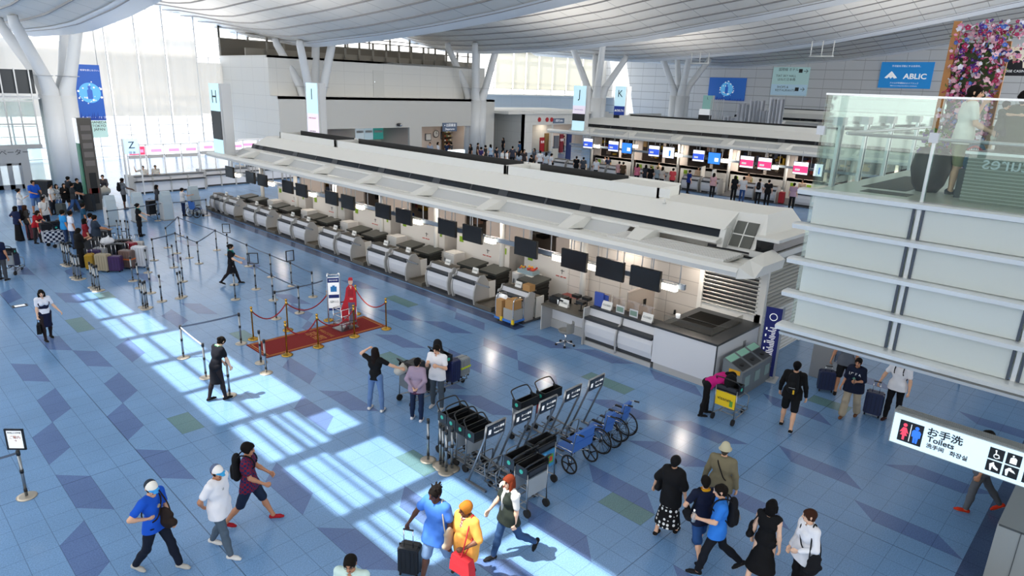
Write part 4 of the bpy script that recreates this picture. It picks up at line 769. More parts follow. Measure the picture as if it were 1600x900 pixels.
SCR = [((912, 219, 926, 229), 'b', 'blue and white lit'), ((951, 223, 966, 234), 'b', 'blue and white lit'), ((972, 226, 987, 237), 'B', 'bright blue lit'), ((1014, 231, 1030, 241), 'b', 'blue and white lit'), ((1036, 232, 1053, 245), 'w', 'white lit'), ((1083, 237, 1100, 250), 'b', 'blue and white lit'), ((1107, 241, 1125, 254), 'B', 'bright blue lit'), ((1157, 246, 1177, 260), 'r', 'pink and white lit'), ((1185, 249, 1205, 263), 'r', 'pink and white lit'), ((1240, 256, 1262, 270), 'r', 'pink and white lit'), ((1272, 261, 1285, 271), 'w', 'white lit')]
cb, cB, cr = mat('screen blue', '#2c50c0', .4, emit=1.), mat('screen bright blue', '#2f7be6', .4, emit=1.), mat('screen pink', '#d83a72', .4, emit=1.)
so = ['first', 'second', 'third', 'fourth', 'fifth', 'sixth', 'seventh', 'eighth', 'ninth', 'tenth', 'eleventh']
for i, (p, kd, w_) in enumerate(SCR):
    X = 51.; a, b = atX(p[0], p[1], X), atX(p[2], p[3], X); t = thing('monitor', '%s monitor under the second canopy, %s from the J tower end' % (w_, so[i]), 'monitor', (X, (a.y+b.y)/2, (a.z+b.z)/2), group='lit monitors of the second island'); w2, h2 = abs(a.y-b.y)/2, .48
    m = MB(); m.bb(0, .12, -w2, w2, -h2, h2); obj('housing', m, blackp, t); m = MB(); m.bb(-.02, 0, -w2+.03, w2-.03, -h2+.04, h2-.04, 0 if kd != 'B' else 1)
    if kd in 'br': m.bb(-.03, -.02, -w2+.03, w2-.03, -h2*.65, h2*.35, 2)
    if kd == 'w': m.bb(-.03, -.02, -w2*.4, -w2*.1, -h2*.6, h2*.4, 3)
    if kd == 'B': m.bb(-.03, -.02, -w2*.7, -w2*.1, -h2*.5, h2*.1, 0)
    obj('screen', m, [sw, cB, cb if kd == 'b' else cr, cB], t); m = MB(); m.cyl((.1, 0, h2), (.1, 0, 1.4), .03, n=6); obj('bracket', m, lgrey, t)
    if kd in 'br': m = MB(); m.bb(-.04, -.03, w2*.05, w2*.7, -h2*.4, -h2*.1); obj('display_text', m, wht, t)
for i in range(9):
    for dy, pr in ((0., dB), (1.56, dA)):
        if (i, dy) in (): continue
        y = 5.5+4.12*i+dy; lb = '%s white check-in desk in pair %s from the J tower, second island' % ('wide-sided' if dy == 0 else 'slim-sided', so[8-i])
        dup(pr, W2(16.2, y), label=lb, group='desks of the second island', scale=S2)
# ---- near end of island 1: side desk, twin counter, big white block
D = thing('side_desk', 'low dark-topped side desk with grey legs left of the twin counter', 'desk', (16.05, 12.35, 0)); m = MB(); m.bb(0, 1.3, 0, 1.75, .86, .92); obj('worktop', m, dtop, D); m = MB(); m.bb(0, 1.2, 1.7, 1.74, 0, .86); obj('side_panel', m, fin, D); m = MB(); m.bb(.55, .6, 0, 1.7, .25, .86, 0); m.bb(.5, .56, 0, 1.7, 0, .3, 1); obj('back_panel', m, [dw, fin], D)
m = MB(); m.bb(.35, 1.2, 1.75, 1.9, 0, .9); obj('side_cabinet', m, black, D)
C_ = thing('twin_counter', 'white twin counter with dark ledge beside the big white block', 'counter', (16.1, 9.75, 0)); L_ = 2.5
m = MB()
for a, b in ((0, 1.22), (1.28, L_)): m.prism([(.06, .26), (0, .45), (0, .7), (.05, .86), (.2, .86), (.2, .26)], 1, a, b); m.prism([(.2, .96), (.25, 1.2), (.35, 1.2), (.35, .96)], 1, a, b)
obj('front_panel', m, dw, C_); m = MB(); m.bb(-.06, .38, 0, L_, .87, .95); m.bb(.2, .75, 0, L_, 1.2, 1.26); m.bb(.08, .4, 0, L_, .12, .26); obj('ledge', m, dk, C_); m = MB(); m.bb(.02, .5, 0, L_, 0, .14); m.bb(-.06, .8, L_, L_+.05, 0, 1.24); m.tube(bez([(-.02, 1.25, .1), (-.08, 1.25, .5), (0, 1.25, .88), (.16, 1.25, 1.0), (.2, 1.25, 1.2)], 4), .03); obj('frame_strip', m, fin, C_)
m = MB(); m.bb(.35, .8, 0, L_, .0, 1.2); obj('body', m, cw, C_)
Bk = thing('white_counter_block', 'big white counter block with recessed black top at the island end', 'counter', (16.1, 7.72, 0)); m = MB(); m.bb(0, 2.55, 0, 2.0, .22, 1.32); obj('body', m, dw, Bk)
m = MB(); m.bb(-.02, 2.58, -.02, 2.02, 1.3, 1.36, 0); m.bb(-.015, .015, -.015, .015, 0, 1.3, 0); obj('top_edge', m, dk, Bk); m = MB(); m.bb(.05, 2.5, .05, 1.95, 0, .22); obj('plinth', m, fin, Bk)
m = MB(); m.bb(.45, 2.2, .45, 1.75, 1.362, 1.38, 0); m.bb(1.3, 1.33, .45, 1.75, 1.38, 1.4, 1); obj('recess', m, [mat('matt black', '#040404', .7, spec=.1), dmetal], Bk)
m = MB(); m.bb(.42, 2.25, .4, .43, 1.36, 1.6); m.bb(.4, .43, .4, 1.95, 1.36, 1.6); obj('glass_guard', m, glassmat('smoked guard', (.86, .86, .84), .05, haze=.06, hazecol=(.6, .59, .56)), Bk); m = MB(); m.bb(1.6, 1.75, -.012, 0, .82, 1.05); obj('card_reader', m, grey, Bk)
for i, (y, lb) in enumerate(((11.7, 'CLOSED card on the twin counter, nearest to the blue folder'), (10.2, 'CLOSED card on the twin counter, nearest to the big white block'))): dup(cs0, (16.45, y, 1.26), label=lb, scale=1.25)
dup(cs0, (16.4, 13.4, .92), label='CLOSED card on the low side desk', scale=1.25)
for i, y in enumerate((11.2, 10.7)):
    t = thing('picture_card', 'small framed picture card on the twin counter, %s of the two' % ('left' if i == 0 else 'right'), 'card', (16.45, y, 1.26)); m = MB(); m.bb(0, .02, -.15, .15, 0, .24); obj('frame', m, dw, t); m = MB(); m.bb(-.01, 0, -.12, .12, .05, .2); obj('picture', m, mat('card picture', '#7f9a8c'), t)
for i, y in enumerate((12.0, 11.45, 10.9, 10.4)):
    o = obj('clear_screen', MB().bb(-.01, .01, -.24, .24, 0, .4), glassmat('acrylic', (.93, .88, .84), .2, haze=.15, hazecol=(.9, .84, .8)), loc=(16.72, y, 1.26)); tag(o, 'clear acrylic screen on the twin counter, %s from the blue folder' % ORD[i], 'screen', 'clear screens on the twin counter')
o = obj('blue_folder', MB().bb(-.03, .03, -.17, .17, 0, .46).bb(.05, .09, -.3, -.1, 0, .4), mat('folder blue', '#3d55a8', .5), loc=(16.5, 12.05, 1.26)); tag(o, 'upright blue folder on the left end of the twin counter', 'folder')
t = thing('glass_divider', 'frosted divider screen behind the twin counter', 'screen', (17.1, 11.4, 0)); m = MB(); m.bb(0, 1.55, -.02, .02, .1, 1.75); obj('pane', m, glassmat('frosted pink', (.7, .66, .62), .15, haze=.6, hazecol=(.75, .68, .62)), t); m = MB(); m.bb(0, 1.55, -.03, .03, 1.75, 1.79); obj('top_rail', m, pinkw, t); m = MB(); m.bb(.9, 1.05, -.04, -.02, 1.1, 1.35); obj('handle', m, black, t)
o = obj('printer', MB().bb(-.2, .25, -.3, .3, 0, .2).bb(-.15, .2, -.25, .25, .2, .24), blackp, loc=(16.6, 13.75, .92)); tag(o, 'black printer on the low side desk', 'printer')
o = obj('paper_cup', MB().lathe([(.05, 0), (.06, .17), (.055, .17)]), wht, loc=(16.45, 13.42+.25, .92)); tag(o, 'white paper cup beside the printer on the side desk', 'cup')
o = obj('white_mug', MB().lathe([(.06, 0), (.075, .12), (.065, .12)]), wht, loc=(17.2, 9.62, 1.36)); tag(o, 'white mug at the back corner of the big white block', 'cup')
for i, (x, y) in enumerate(((16.5, 12.75), (17.0, 12.9), (16.95, 13.3))):
    t = thing('card_terminal', ['black device on the side desk, nearest the twin counter', 'black device on the side desk, at its back right', 'black device on the side desk, at its back middle'][i], 'device', (x, y, .92), group='black devices on the side desk'); m = MB(); m.bb(-.06, .06, -.06, .06, 0, .03); m.cyl((0, 0, .03), (0, 0, .25), .02); obj('stand', m, blackp, t); m = MB(); m.bb(-.12, .08, -.14, .14, .24, .34); obj('head', m, blackp, t)
t = thing('swivel_chair', 'grey shell swivel chair in front of the low side desk', 'chair', (15.6, 12.6, 0)); m = MB()
for a in range(5): ca, sa = math.cos(a*1.2566), math.sin(a*1.2566); m.tube([(0, 0, .12), (ca*.3, sa*.3, .07)], .022, n=6)
m.cyl((0, 0, .08), (0, 0, .42), .03); obj('base', m, chrome, t); m = MB()
for a in range(5): ca, sa = math.cos(a*1.2566), math.sin(a*1.2566); m.cyl((ca*.3-.02, sa*.3, .035), (ca*.3+.02, sa*.3, .035), .035)
obj('caster', m, rubber, t); m = MB(); m.lathe([(.06, .4), (.22, .44), (.25, .5), (.24, .52), (.2, .48), (.05, .46)]); m.prism([(.26*math.cos(a), .26*math.sin(a)) for a in np.linspace(-2.4, -.2, 9)]+[(.23*math.cos(a), .23*math.sin(a)) for a in np.linspace(-.2, -2.4, 9)], 2, .46, .78); obj('seat_shell', m, mat('chair grey', '#8a8985', .5), t)
# trolley with boxes
t = thing('hand_trolley', 'blue platform trolley with chrome handles beside the single desk', 'trolley', (15.72, 15.25, 0), math.radians(0)); m = MB(); m.bb(-.3, .3, -.45, .45, .14, .2); obj('platform', m, mat('trolley blue', '#3f7fd8', .5), t)
m = MB(); 
for y in (-.42, .42): m.tube(bez([(-.25, y, .2), (-.25, y, .85), (-.15, y, .98), (.15, y, .98), (.25, y, .85), (.25, y, .2)], 4), .018, n=6)
obj('handle', m, chrome, t); m = MB()
for x in (-.22, .22):
    for y in (-.35, .35): m.cyl((x-.02, y, .06), (x+.02, y, .06), .06)
obj('wheel', m, dgrey, t); m = MB()
for y in (-.45, .1): m.bb(-.32, -.26, y-.05, y+.05, .12, .26)
obj('corner_bumper', m, mat('bumper yellow', '#e8c51e', .5), t)
cb1 = mat('cardboard', '#b58a56', .8); kraft = mat('grey bale', '#a8a7a2', .7)
for i, (x, y, s_, mm, lb) in enumerate(((-.05, .27, (.42, .28, .62), cb1, 'tall brown carton on the left of the blue trolley'), (0, -.17, (.46, .48, .38), kraft, 'grey wrapped bale on the right of the blue trolley'), )): o = obj('carton', MB().bb(-s_[0]/2, s_[0]/2, -s_[1]/2, s_[1]/2, 0, s_[2]).bb(-s_[0]/2-.004, -s_[0]/2, -.08, .04, s_[2]*.3, s_[2]*.6), mm, loc=(15.72+x, 15.25+y, .2)); tag(o, lb, 'box')
o = obj('carton', MB().bb(-.2, .2, -.2, .2, 0, .3).bb(-.1, .22, -.24, .1, .3, .33), cb1, loc=(15.72, 15.08, .58)); tag(o, 'brown carton with papers on top of the grey bale', 'box')
o = obj('paper_roll', MB().tube([(0, -.12, .08), (0, .14, .08)], .08), wht, loc=(15.68, 15.52, .82)); tag(o, 'white paper roll lying on the tall brown carton', 'paper')
o = obj('carton', MB().bb(-.14, .14, -.17, .17, 0, .22), cb1, loc=(16.5, 15.1, 1.06)); tag(o, 'small brown carton on the single desk', 'box')
t = thing('storage_crate', 'black crate with a red lid behind the single desk', 'crate', (18.2, 14.6, .03)); m = MB(); m.bb(-.3, .3, -.4, .4, 0, .45); obj('body', m, blackp, t); m = MB(); m.bb(-.3, .3, -.4, .4, .45, .58); obj('lid', m, mat('crate red', '#7a2a26', .5), t)
t = thing('flower_tray', 'tray of red and yellow flowers on a cabinet behind the desks', 'flowers', (18.4, 16.9, .95)); m = MB(); m.bb(-.2, .2, -.4, .4, 0, .16); obj('tray', m, mat('tray blue', '#8fa5ad'), t); m = MB(); rnd = random.Random(2)
for q in range(30): m.ball((rnd.uniform(-.15, .15), rnd.uniform(-.35, .35), rnd.uniform(.18, .26)), .04, rnd.randrange(2), 6, 4)
obj('blossoms', m, [mat('flower red', '#b8301f'), mat('flower yellow', '#d8a81e')], t)
# navy pictogram banner and the slim casing behind it
def w_ban(t, z0, z1, hw):
    m = MB(); rnd = random.Random(9)
    for i in range(26):
        z = z0+(z1-z0)*i/26; m.bb(-.006-.02, -.02, -hw*.5+rnd.uniform(-.02, .02), hw*.5*rnd.uniform(-.2, 1), z, z+.02)
        if i % 4 == 0: m.bb(-.026, -.02, hw*.55, hw*.72, z-.02, z+.05)
    obj('small_print', m, wht, t)
t = thing('banner_stand', 'tall navy banner stand with white pictograms beside the waste bins', 'banner', (18.05, 7.1, 0), math.radians(12)); m = MB(); m.bb(-.02, .02, -.22, .22, .1, 2.15); obj('banner', m, mat('banner navy', '#14206e', .5), t); m = MB(); m.bb(-.03, .05, -.27, -.22, .05, 2.2); m.bb(-.02, .04, .22, .24, .1, 2.17); obj('frame', m, steel, t); m = MB(); m.bb(-.25, .25, -.35, .2, 0, .04); obj('base', m, lgrey, t); w_ban(t, .3, 1.6, .22)
m = MB(); m.torus((-.026, .0, 1.88), .1, .012, 0, 0, 20, 4); obj('round_emblem', m, wht, t)
t = thing('ticket_machine', 'slim grey upright machine with a dark blue screen behind the banner', 'machine', (19.6, 6.0, 0), math.radians(0)); m = MB(); m.bb(-.35, .35, -.3, .3, 0, 2.3); obj('casing', m, grey, t); m = MB(); m.bb(-.25, .25, -.32, -.3, .6, 2.0); obj('display', m, mat('navy glass', '#1f2f4a', .2), t)
# waste sorting bins
t = thing('waste_sorting_bin', 'grey waste sorting unit with three openings under mint lids', 'bin', (16.25, 7.27, 0), 0); L_ = 1.85
m = MB(); m.prism([(-.32, 0), (-.32, .78), (.2, 1.05), (.32, 1.05), (.32, 0)][::1], 0, 0, L_) if False else m.add([(0, -.3, 0), (0, -.3, .72), (0, .3, .98), (0, .3, 0), (L_, -.3, 0), (L_, -.3, .72), (L_, .3, .98), (L_, .3, 0)], [(0, 1, 2, 3), (7, 6, 5, 4), (0, 4, 5, 1), (1, 5, 6, 2), (2, 6, 7, 3), (3, 7, 4, 0)]); obj('body', m, mat('bin steel', '#7f8588', .4, .4), t)
for i in range(3):
    x = L_*(i+.08)/3; x2 = L_*(i+.92)/3
    def S(y): return .72+(y+.3)/.6*.26+.006
    m = MB(); m.quad((x, .1, S(.1)), (x2, .1, S(.1)), (x2, .28, S(.28)), (x, .28, S(.28))); obj('mint_label', m, mat('mint', '#9fd8c0', .5), t); m = MB(); m.quad((x, -.26, S(-.26)), (x2, -.26, S(-.26)), (x2, .08, S(.08)), (x, .08, S(.08))); obj('opening_frame', m, mat('bin dark', '#35383a', .5), t)
    m = MB(); m.prism([((x+x2)/2+.1*math.cos(a), -.09+.07*math.sin(a)) for a in np.linspace(0, 6.28, 13)[:-1]], 2, S(-.09)-.03, S(-.09)+.015); obj('slot', m, black, t); m = MB(); m.box(((x+x2)/2, -.305, .4), (.3, .006, .3), 0); obj('waste_label', m, mat('dim print', '#8fa5a2'), t)
m = MB(); m.bb(-.01, 0, -.22, .1, .62, .74, 0); obj('yellow_label', m, mat('label yellow', '#e5a81c'), t)
# ================================================================ BALCONY WITH THE GLASS BALUSTRADE
XB = 11.44; ZD = 6.4; YA, YBx = 4.2, -14.
led = mat('ledge white', '#d9dcdb', .3, .2); frost = glassmat('frosted glass', (.5, .6, .56), .12, .12, haze=.92, hazecol=(.92, .96, .93)); clear = glassmat('balustrade glass', (.86, .93, .90), .1, haze=.02, fk=.22)
t = thing('balcony_front', 'frosted glass balcony front with white horizontal ledges at the right', 'balcony', (0, 0, 0))
zs = [4.02, 4.62, 5.21, 5.81, 6.39]
for i, z in enumerate(zs):
    m = MB(); d_ = .2 if i else .26; m.prism([(XB-d_, z), (XB-d_+.02, z-.07), (XB+.05, z-.11), (XB+.05, z+.02), (XB-d_+.06, z+.02)], 1, YBx, YA+.16)
    if i == 0: m.prism([(XB-.2, z-.12), (XB+.1, z-.12), (XB+.1, z-.2), (XB-.16, z-.18)], 1, YBx, YA+.1)
    obj('ledge', m, led, t)
joints = [2.585-1.62*i for i in range(0, 10)]
for i in range(4):
    ys = [YA]+joints+[YBx]
    for j in range(len(ys)-1):
        m = MB(); m.bb(XB-.02, XB+.0, ys[j+1]+.07, ys[j]-.07, zs[i]+.03, zs[i+1]-.1); obj('frosted_pane', m, frost, t)
    m = MB(); m.bb(XB, XB+1.6, YA-.02, YA, zs[i]+.03, zs[i+1]-.1); obj('end_pane', m, clear, t)
m = MB()
for y in joints: m.bb(XB+.0, XB+.05, y-.03, y+.03, 3.95, 6.35, 0)
obj('mullion', m, led, t)
m = MB()
for y in joints:
    for s_ in (-.065, .065): m.bb(XB-.035, XB-.01, y+s_-.018, y+s_+.018, 4.05, 6.3)
obj('hole_strip', m, mat('perforated strip', '#3b4450', .5), t)
w = MB(); w.bb(XB+.25, XB+.4, YBx, YA-.3, 4.0, ZD-.1); w.bb(XB+.02, 40, YBx, YA-.02, ZD-.22, ZD-.06); struct('floor_slab', w, mat('slab light', '#d7dcd8', .6))
# upper floor finish: pale stone with dark mats
dkm = MB(); dkm.bb(XB+.05, 40, YBx, YA-.05, ZD-.06, ZD, 0)
for k_, (a, b, c, d) in enumerate([(11.9, 12.3, 2.9, 3.6), (12.6, 15.2, 3.1, 3.8), (13, 18, 1.2, 1.6)]): dkm.bb(a, b, c, d, ZD, ZD+.006, 1)
struct('floor_upper', dkm, [mat('pale stone', '#c2bfb4', .3), mat('dark mat', '#57534e', .8)])
# balustrade
ys = [YA, 2.585, -.9, -4.4, -8]
t = thing('glass_balustrade', 'tall clear glass balustrade with a steel rail along the upper floor', 'balustrade', (0, 0, 0))
for j in range(len(ys)-1): m = MB(); m.bb(XB-.01, XB+.01, ys[j+1]+.02, ys[j]-.02, ZD+.02, 7.9); obj('glass_pane', m, clear, t)
m = MB(); m.bb(XB, 22, YA, YA+.015, ZD+.02, 7.9); obj('glass_pane', m, clear, t)
m = MB(); m.tube([(XB+.22, YA-.35, 7.32), (XB+.22, -8, 7.32)], .028, n=10); m.tube([(XB+.22, YA-.35, 7.32), (XB+.3, YA-.3, 7.32), (18.5, YA-.22, 7.32)], .028, n=10); obj('handrail', m, steel, t)
m = MB(); m.bb(XB-.02, XB+.02, ys[-1], YA, 7.9, 7.93); m.bb(XB, 22, YA-.015, YA+.02, 7.9, 7.93); obj('top_cap', m, steel, t)
m = MB()
for y in ys[1:]: m.bb(XB+.02, XB+.08, y-.025, y+.025, ZD, 7.35)
for x in (XB+.6, XB+1.9, 14.8, 16.6, 18.4): m.bb(x-.03, x+.03, YA-.1, YA-.05, ZD, 7.5); m.bb(x+.1, x+.13, YA-.1, YA-.05, ZD, 7.5)
obj('post', m, steel, t); m = MB()
for y in ys[:2]: m.bb(XB-.06, XB+.06, y-.06, y+.06, 7.28, 7.42)
for x in (XB+.6, XB+1.9, 14.8, 16.6): m.bb(x-.07, x+.16, YA-.12, YA+.03, 7.42, 7.55)
obj('clamp', m, lgrey, t)
# grey louvred screen box with reversed lettering
t = thing('louvred_box', 'grey louvred screen box with mirrored lettering behind the balustrade', 'screen', (0, 0, 0)); xb = XB+.75; m = MB(); m.bb(xb, xb+.9, -6, 2.25, ZD, 7.12)
obj('body', m, mat('louvre grey', '#83877f', .45), t); m = MB()
for i in range(13): m.bb(xb-.03, xb, -6, 2.25, ZD+.03+i*.052, ZD+.045+i*.052)
obj('slat', m, mat('slat light', '#a9ada6', .4), t); m = MB(); m.bb(xb-.05, xb+.95, -6, 2.3, 7.12, 7.16); obj('top_cap', m, steel, t)
q = atX(1565, 257, xb-.04); txt('tures', .28, mat('pale lettering', '#c9d2d8', .4), frame((xb-.045, q.y-.05, q.z), (0, 1, 0), (0, 0, 1)), t)
# planter, flower column
q = at(1452, 283, ZD); px, py = 13.0, 2.9
t = thing('planter', 'dark ribbed urn planter with a purple plant behind the balustrade', 'planter', (px, py, ZD)); m = MB(); m.lathe([(.16, 0), (.24, .12), (.3, .38), (.27, .6), (.2, .68), (.23, .72), (.19, .72), (.15, .6)], n=18); obj('pot', m, mat('pot brown', '#3a302e', .5), t)
def blossoms(c, sx, sy, z0, z1, n, s_, seed, taper=None):
    m = MB(); rnd = random.Random(seed)
    for i in range(n):
        z = z0+(z1-z0)*rnd.random(); k = taper((z-z0)/(z1-z0)) if taper else 1; x, y = c[0]+rnd.uniform(-sx, sx)*k, c[1]+rnd.uniform(-sy, sy)*k
        r = s_*rnd.uniform(.6, 1.3); nrm = Vector((rnd.uniform(-1, 1)-.6, rnd.uniform(-1, 1)-.2, rnd.uniform(-.4, 1))).normalized(); u = nrm.orthogonal().normalized(); w_ = nrm.cross(u); P = Vector((x, y, z)); mi = rnd.choice([0, 0, 1, 1, 2, 3, 4, 5, 5, 6, 6])
        if mi == 6:
            m.add([P, P+u*r+w_*r*.4, P+u*r*1.7, P+u*r-w_*r*.4], [(0, 1, 2, 3)], mi); continue
        vs = [P-nrm*r*.35]; K = 10
        for q in range(K): a = 6.2832*q/K; rr = r*(1 if q % 2 == 0 else .72); vs.append(P+u*math.cos(a)*rr+w_*math.sin(a)*rr)
        m.add(vs, [(0, 1+q, 1+(q+1) % K) for q in range(K)], mi); m.add([P-nrm*r*.1+u*r*.18*math.cos(a_)+w_*r*.18*math.sin(a_) for a_ in (0, 1.57, 3.14, 4.71)], [(0, 1, 2, 3)], 4)
    return m
FLW = [mat('flower pink', '#d98fae', .7), mat('flower pale pink', '#e8bfcb', .7), mat('flower purple', '#5a2a88', .7), mat('flower blue', '#4a6ec0', .7), mat('flower pale', '#dcdce8', .7), mat('flower crimson', '#a82858', .7), mat('leaf green', '#5e7d35', .7)]
o = blossoms((0, 0), .22, .22, .66, 1.0, 60, .05, 4); obj('plant', o, [FLW[2], FLW[6], FLW[2], FLW[6], FLW[6], FLW[2], FLW[6]], t)
fx, fy = 14.3, 3.2; pT, pB = atX(1491, 35, fx), atX(1468, 190, fx)
a0 = atX(1465, 200, fx); a1 = atX(1540, 200, fx); cx_, cy_ = fx+.1, (a0.y+a1.y)/2
t = thing('flower_column', 'tall column of artificial pink and purple morning glories on a wooden post', 'flowers', (0, 0, 0)); m = MB(); y_ = a0.y+.02; ztop = atX(1491, 34, fx).z; m.bb(fx-.1, fx-.02, y_-.06, y_+.05, ZD, ztop); m.bb(fx+.5, fx+.58, a1.y, a1.y+.1, ZD, ztop-.3); obj('wooden_post', m, mat('bamboo', '#a8713a', .6), t)
m = MB(); m.bb(fx+.05, fx+.3, a1.y+.06, a0.y-.06, ZD+.5, ztop-.35); obj('backing', m, mat('leaf dark', '#3c4a2a', .8), t)
mm = blossoms((fx+.1, cy_), .28, abs(a0.y-a1.y)/2, ZD+.3, ztop-.05, 1700, .045, 8, lambda k: 1.0 if k < .6 else 1.1); o = obj('blossom_cover', mm, FLW, t); o['kind'] = 'stuff'
zz = ztop; mm = blossoms((fx+.1, cy_-.45), .25, .5, zz-.7, zz+.0, 260, .038, 21); o = obj('trailing_blossoms', mm, FLW, t); o['kind'] = 'stuff'
t = thing('wooden_frame', 'small light wooden frame behind the two people on the upper floor', 'frame', (14.6, 1.7, ZD)); m = MB(); m.bb(0, .1, -.8, .8, .95, 1.08); m.bb(0, .1, .7, .8, 0, .95); m.bb(0, .1, -.8, -.7, 0, .95); obj('beam', m, mat('light wood', '#a88a58', .5), t)
# ---- hanging toilets sign
XT = (CH-3.0)/.4658; A = atX(1390, 687, XT); hT = .46; t = thing('hanging_toilet_sign', 'long lit hanging sign reading Toilets at the lower right', 'sign', (XT, A.y, 3.0))
Ls = 3.2; m = MB(); m.bb(-.02, 0, -Ls, 0, 0, hT); obj('lit_face', m, mat('toilet sign face', '#cfe6f4', .4, emit=.5), t); m = MB(); m.bb(0, .22, -Ls, .02, -.02, hT+.02, 0)
for i in range(5): m.bb(.02+i*.042, .04+i*.042, -Ls, .02, hT+.02, hT+.035, 0)
obj('casing', m, mat('sign casing', '#8f9290', .4, .4), t)
m = MB(); m.bb(.06, .16, -Ls-.12, -Ls, -3.0, 3.2); obj('support_column', m, steel, t)
def T(y, z, x=-.024): return frame((x, y, z), (0, -1, 0), (0, 0, 1))
m = MB(); m.bb(-.024, -.02, -.40, -.09, .06, .39); m.bb(-.024, -.02, -1.36, -1.19, .245, .41); m.bb(-.024, -.02, -1.55, -1.385, .245, .41); m.bb(-.024, -.02, -1.36, -1.19, .06, .225); m.bb(-.024, -.02, -1.55, -1.385, .06, .225); m.bb(-.024, -.02, -1.95, -1.6, .06, .41); obj('black_field', m, blackp, t)
def fig(m, y, z, s_, skirt):
    X0 = -.03
    m.prism([(y+.035*s_*math.cos(a), z+.30*s_+.035*s_*math.sin(a)) for a in np.linspace(0, 6.28, 13)[:-1]], 0, X0, X0+.004)
    if skirt: m.prism([(y-.03*s_, z+.25*s_), (y+.03*s_, z+.25*s_), (y+.075*s_, z+.14*s_), (y+.03*s_, z+.16*s_), (y+.06*s_, z+.09*s_), (y+.02*s_, z+.09*s_), (y+.02*s_, z), (y-.02*s_, z), (y-.02*s_, z+.09*s_), (y-.06*s_, z+.09*s_), (y-.03*s_, z+.16*s_), (y-.075*s_, z+.14*s_)], 0, X0, X0+.004)
    else: m.prism([(y-.05*s_, z+.26*s_), (y+.05*s_, z+.26*s_), (y+.075*s_, z+.22*s_), (y+.07*s_, z+.12*s_), (y+.045*s_, z+.12*s_), (y+.035*s_, z), (y+.005*s_, z), (y+.003*s_, z+.11*s_), (y-.003*s_, z+.11*s_), (y-.005*s_, z), (y-.035*s_, z), (y-.045*s_, z+.12*s_), (y-.07*s_, z+.12*s_), (y-.075*s_, z+.22*s_)], 0, X0, X0+.004)
m = MB(); fig(m, -.165, .09, .78, True); obj('woman_symbol', m, mat('sign red', '#e0445c', .5, emit=.6), t); m = MB(); fig(m, -.32, .09, .78, False); obj('man_symbol', m, mat('sign blue', '#2f6fe0', .5, emit=.6), t); m = MB(); m.bb(-.03, -.024, -.247, -.238, .09, .36); obj('divider_line', m, wht, t)
txt('お手洗', .135, ink, T(-.66, .335), t, sx=1.1, bold=True); txt('Toilets', .115, ink, T(-.63, .225), t, sx=1.05, bold=True); txt('洗手间', .075, ink, T(-.58, .12), t, bold=True); txt('화장실', .08, ink, T(-.87, .115), t, bold=True)
m = MB()
for (y, z) in ((-1.275, .27), (-1.467, .27), (-1.275, .085), (-1.467, .085)):
    m.prism([(y+.012*math.cos(a)+.01, z+.108+.012*math.sin(a)) for a in np.linspace(0, 6.28, 9)[:-1]], 0, -.03, -.024)
m.torus((-.026, -1.28, .3), .03, .006, 0, 0, 16, 4); m.bb(-.03, -.024, -1.275, -1.262, .32, .37); m.bb(-.03, -.024, -1.30, -1.262, .318, .33); m.bb(-.03, -.024, -1.32, -1.3, .28, .292)
m.prism([(-1.505, .27), (-1.43, .27), (-1.43, .34), (-1.45, .36), (-1.485, .36), (-1.505, .34)], 0, -.03, -.024)
m.prism([(-1.24, .08), (-1.225, .17), (-1.26, .2), (-1.3, .15), (-1.33, .13), (-1.33, .1), (-1.28, .12), (-1.26, .15), (-1.255, .08)], 0, -.03, -.024); m.prism([(-1.42, .08), (-1.405, .16), (-1.44, .2), (-1.5, .17), (-1.52, .14), (-1.48, .15), (-1.445, .16), (-1.44, .08)], 0, -.03, -.024)
m.prism([(-1.68, .18), (-1.74, .26), (-1.8, .24), (-1.8, .2), (-1.74, .21), (-1.7, .16)], 0, -.03, -.024); m.torus((-.026, -1.78, .14), .05, .02, 0, 0, 16, 4); obj('small_symbol', m, wht, t)
# ---- grey metal unit at the lower right corner
t = thing('metal_cabinet', 'low grey metal cabinet at the lower right corner', 'cabinet', (12.57, .75, 0)); m = MB(); m.bb(0, 4, -3, 0, .0, 1.2); obj('body', m, mat('cabinet grey', '#a3a8a6', .35, .3), t)
m = MB(); m.bb(-.012, 0, -3, -.02, 1.175, 1.205); m.bb(-.012, 0, -.33, -.32, 0, 1.2); m.bb(-.02, 0, -1.2, -.75, 0, 1.17); obj('door_joint', m, mat('cabinet joint', '#4b5052', .5), t); m = MB(); m.ball((-.03, -.95, .75), .025, 0, 8, 6); obj('knob', m, wht, t)
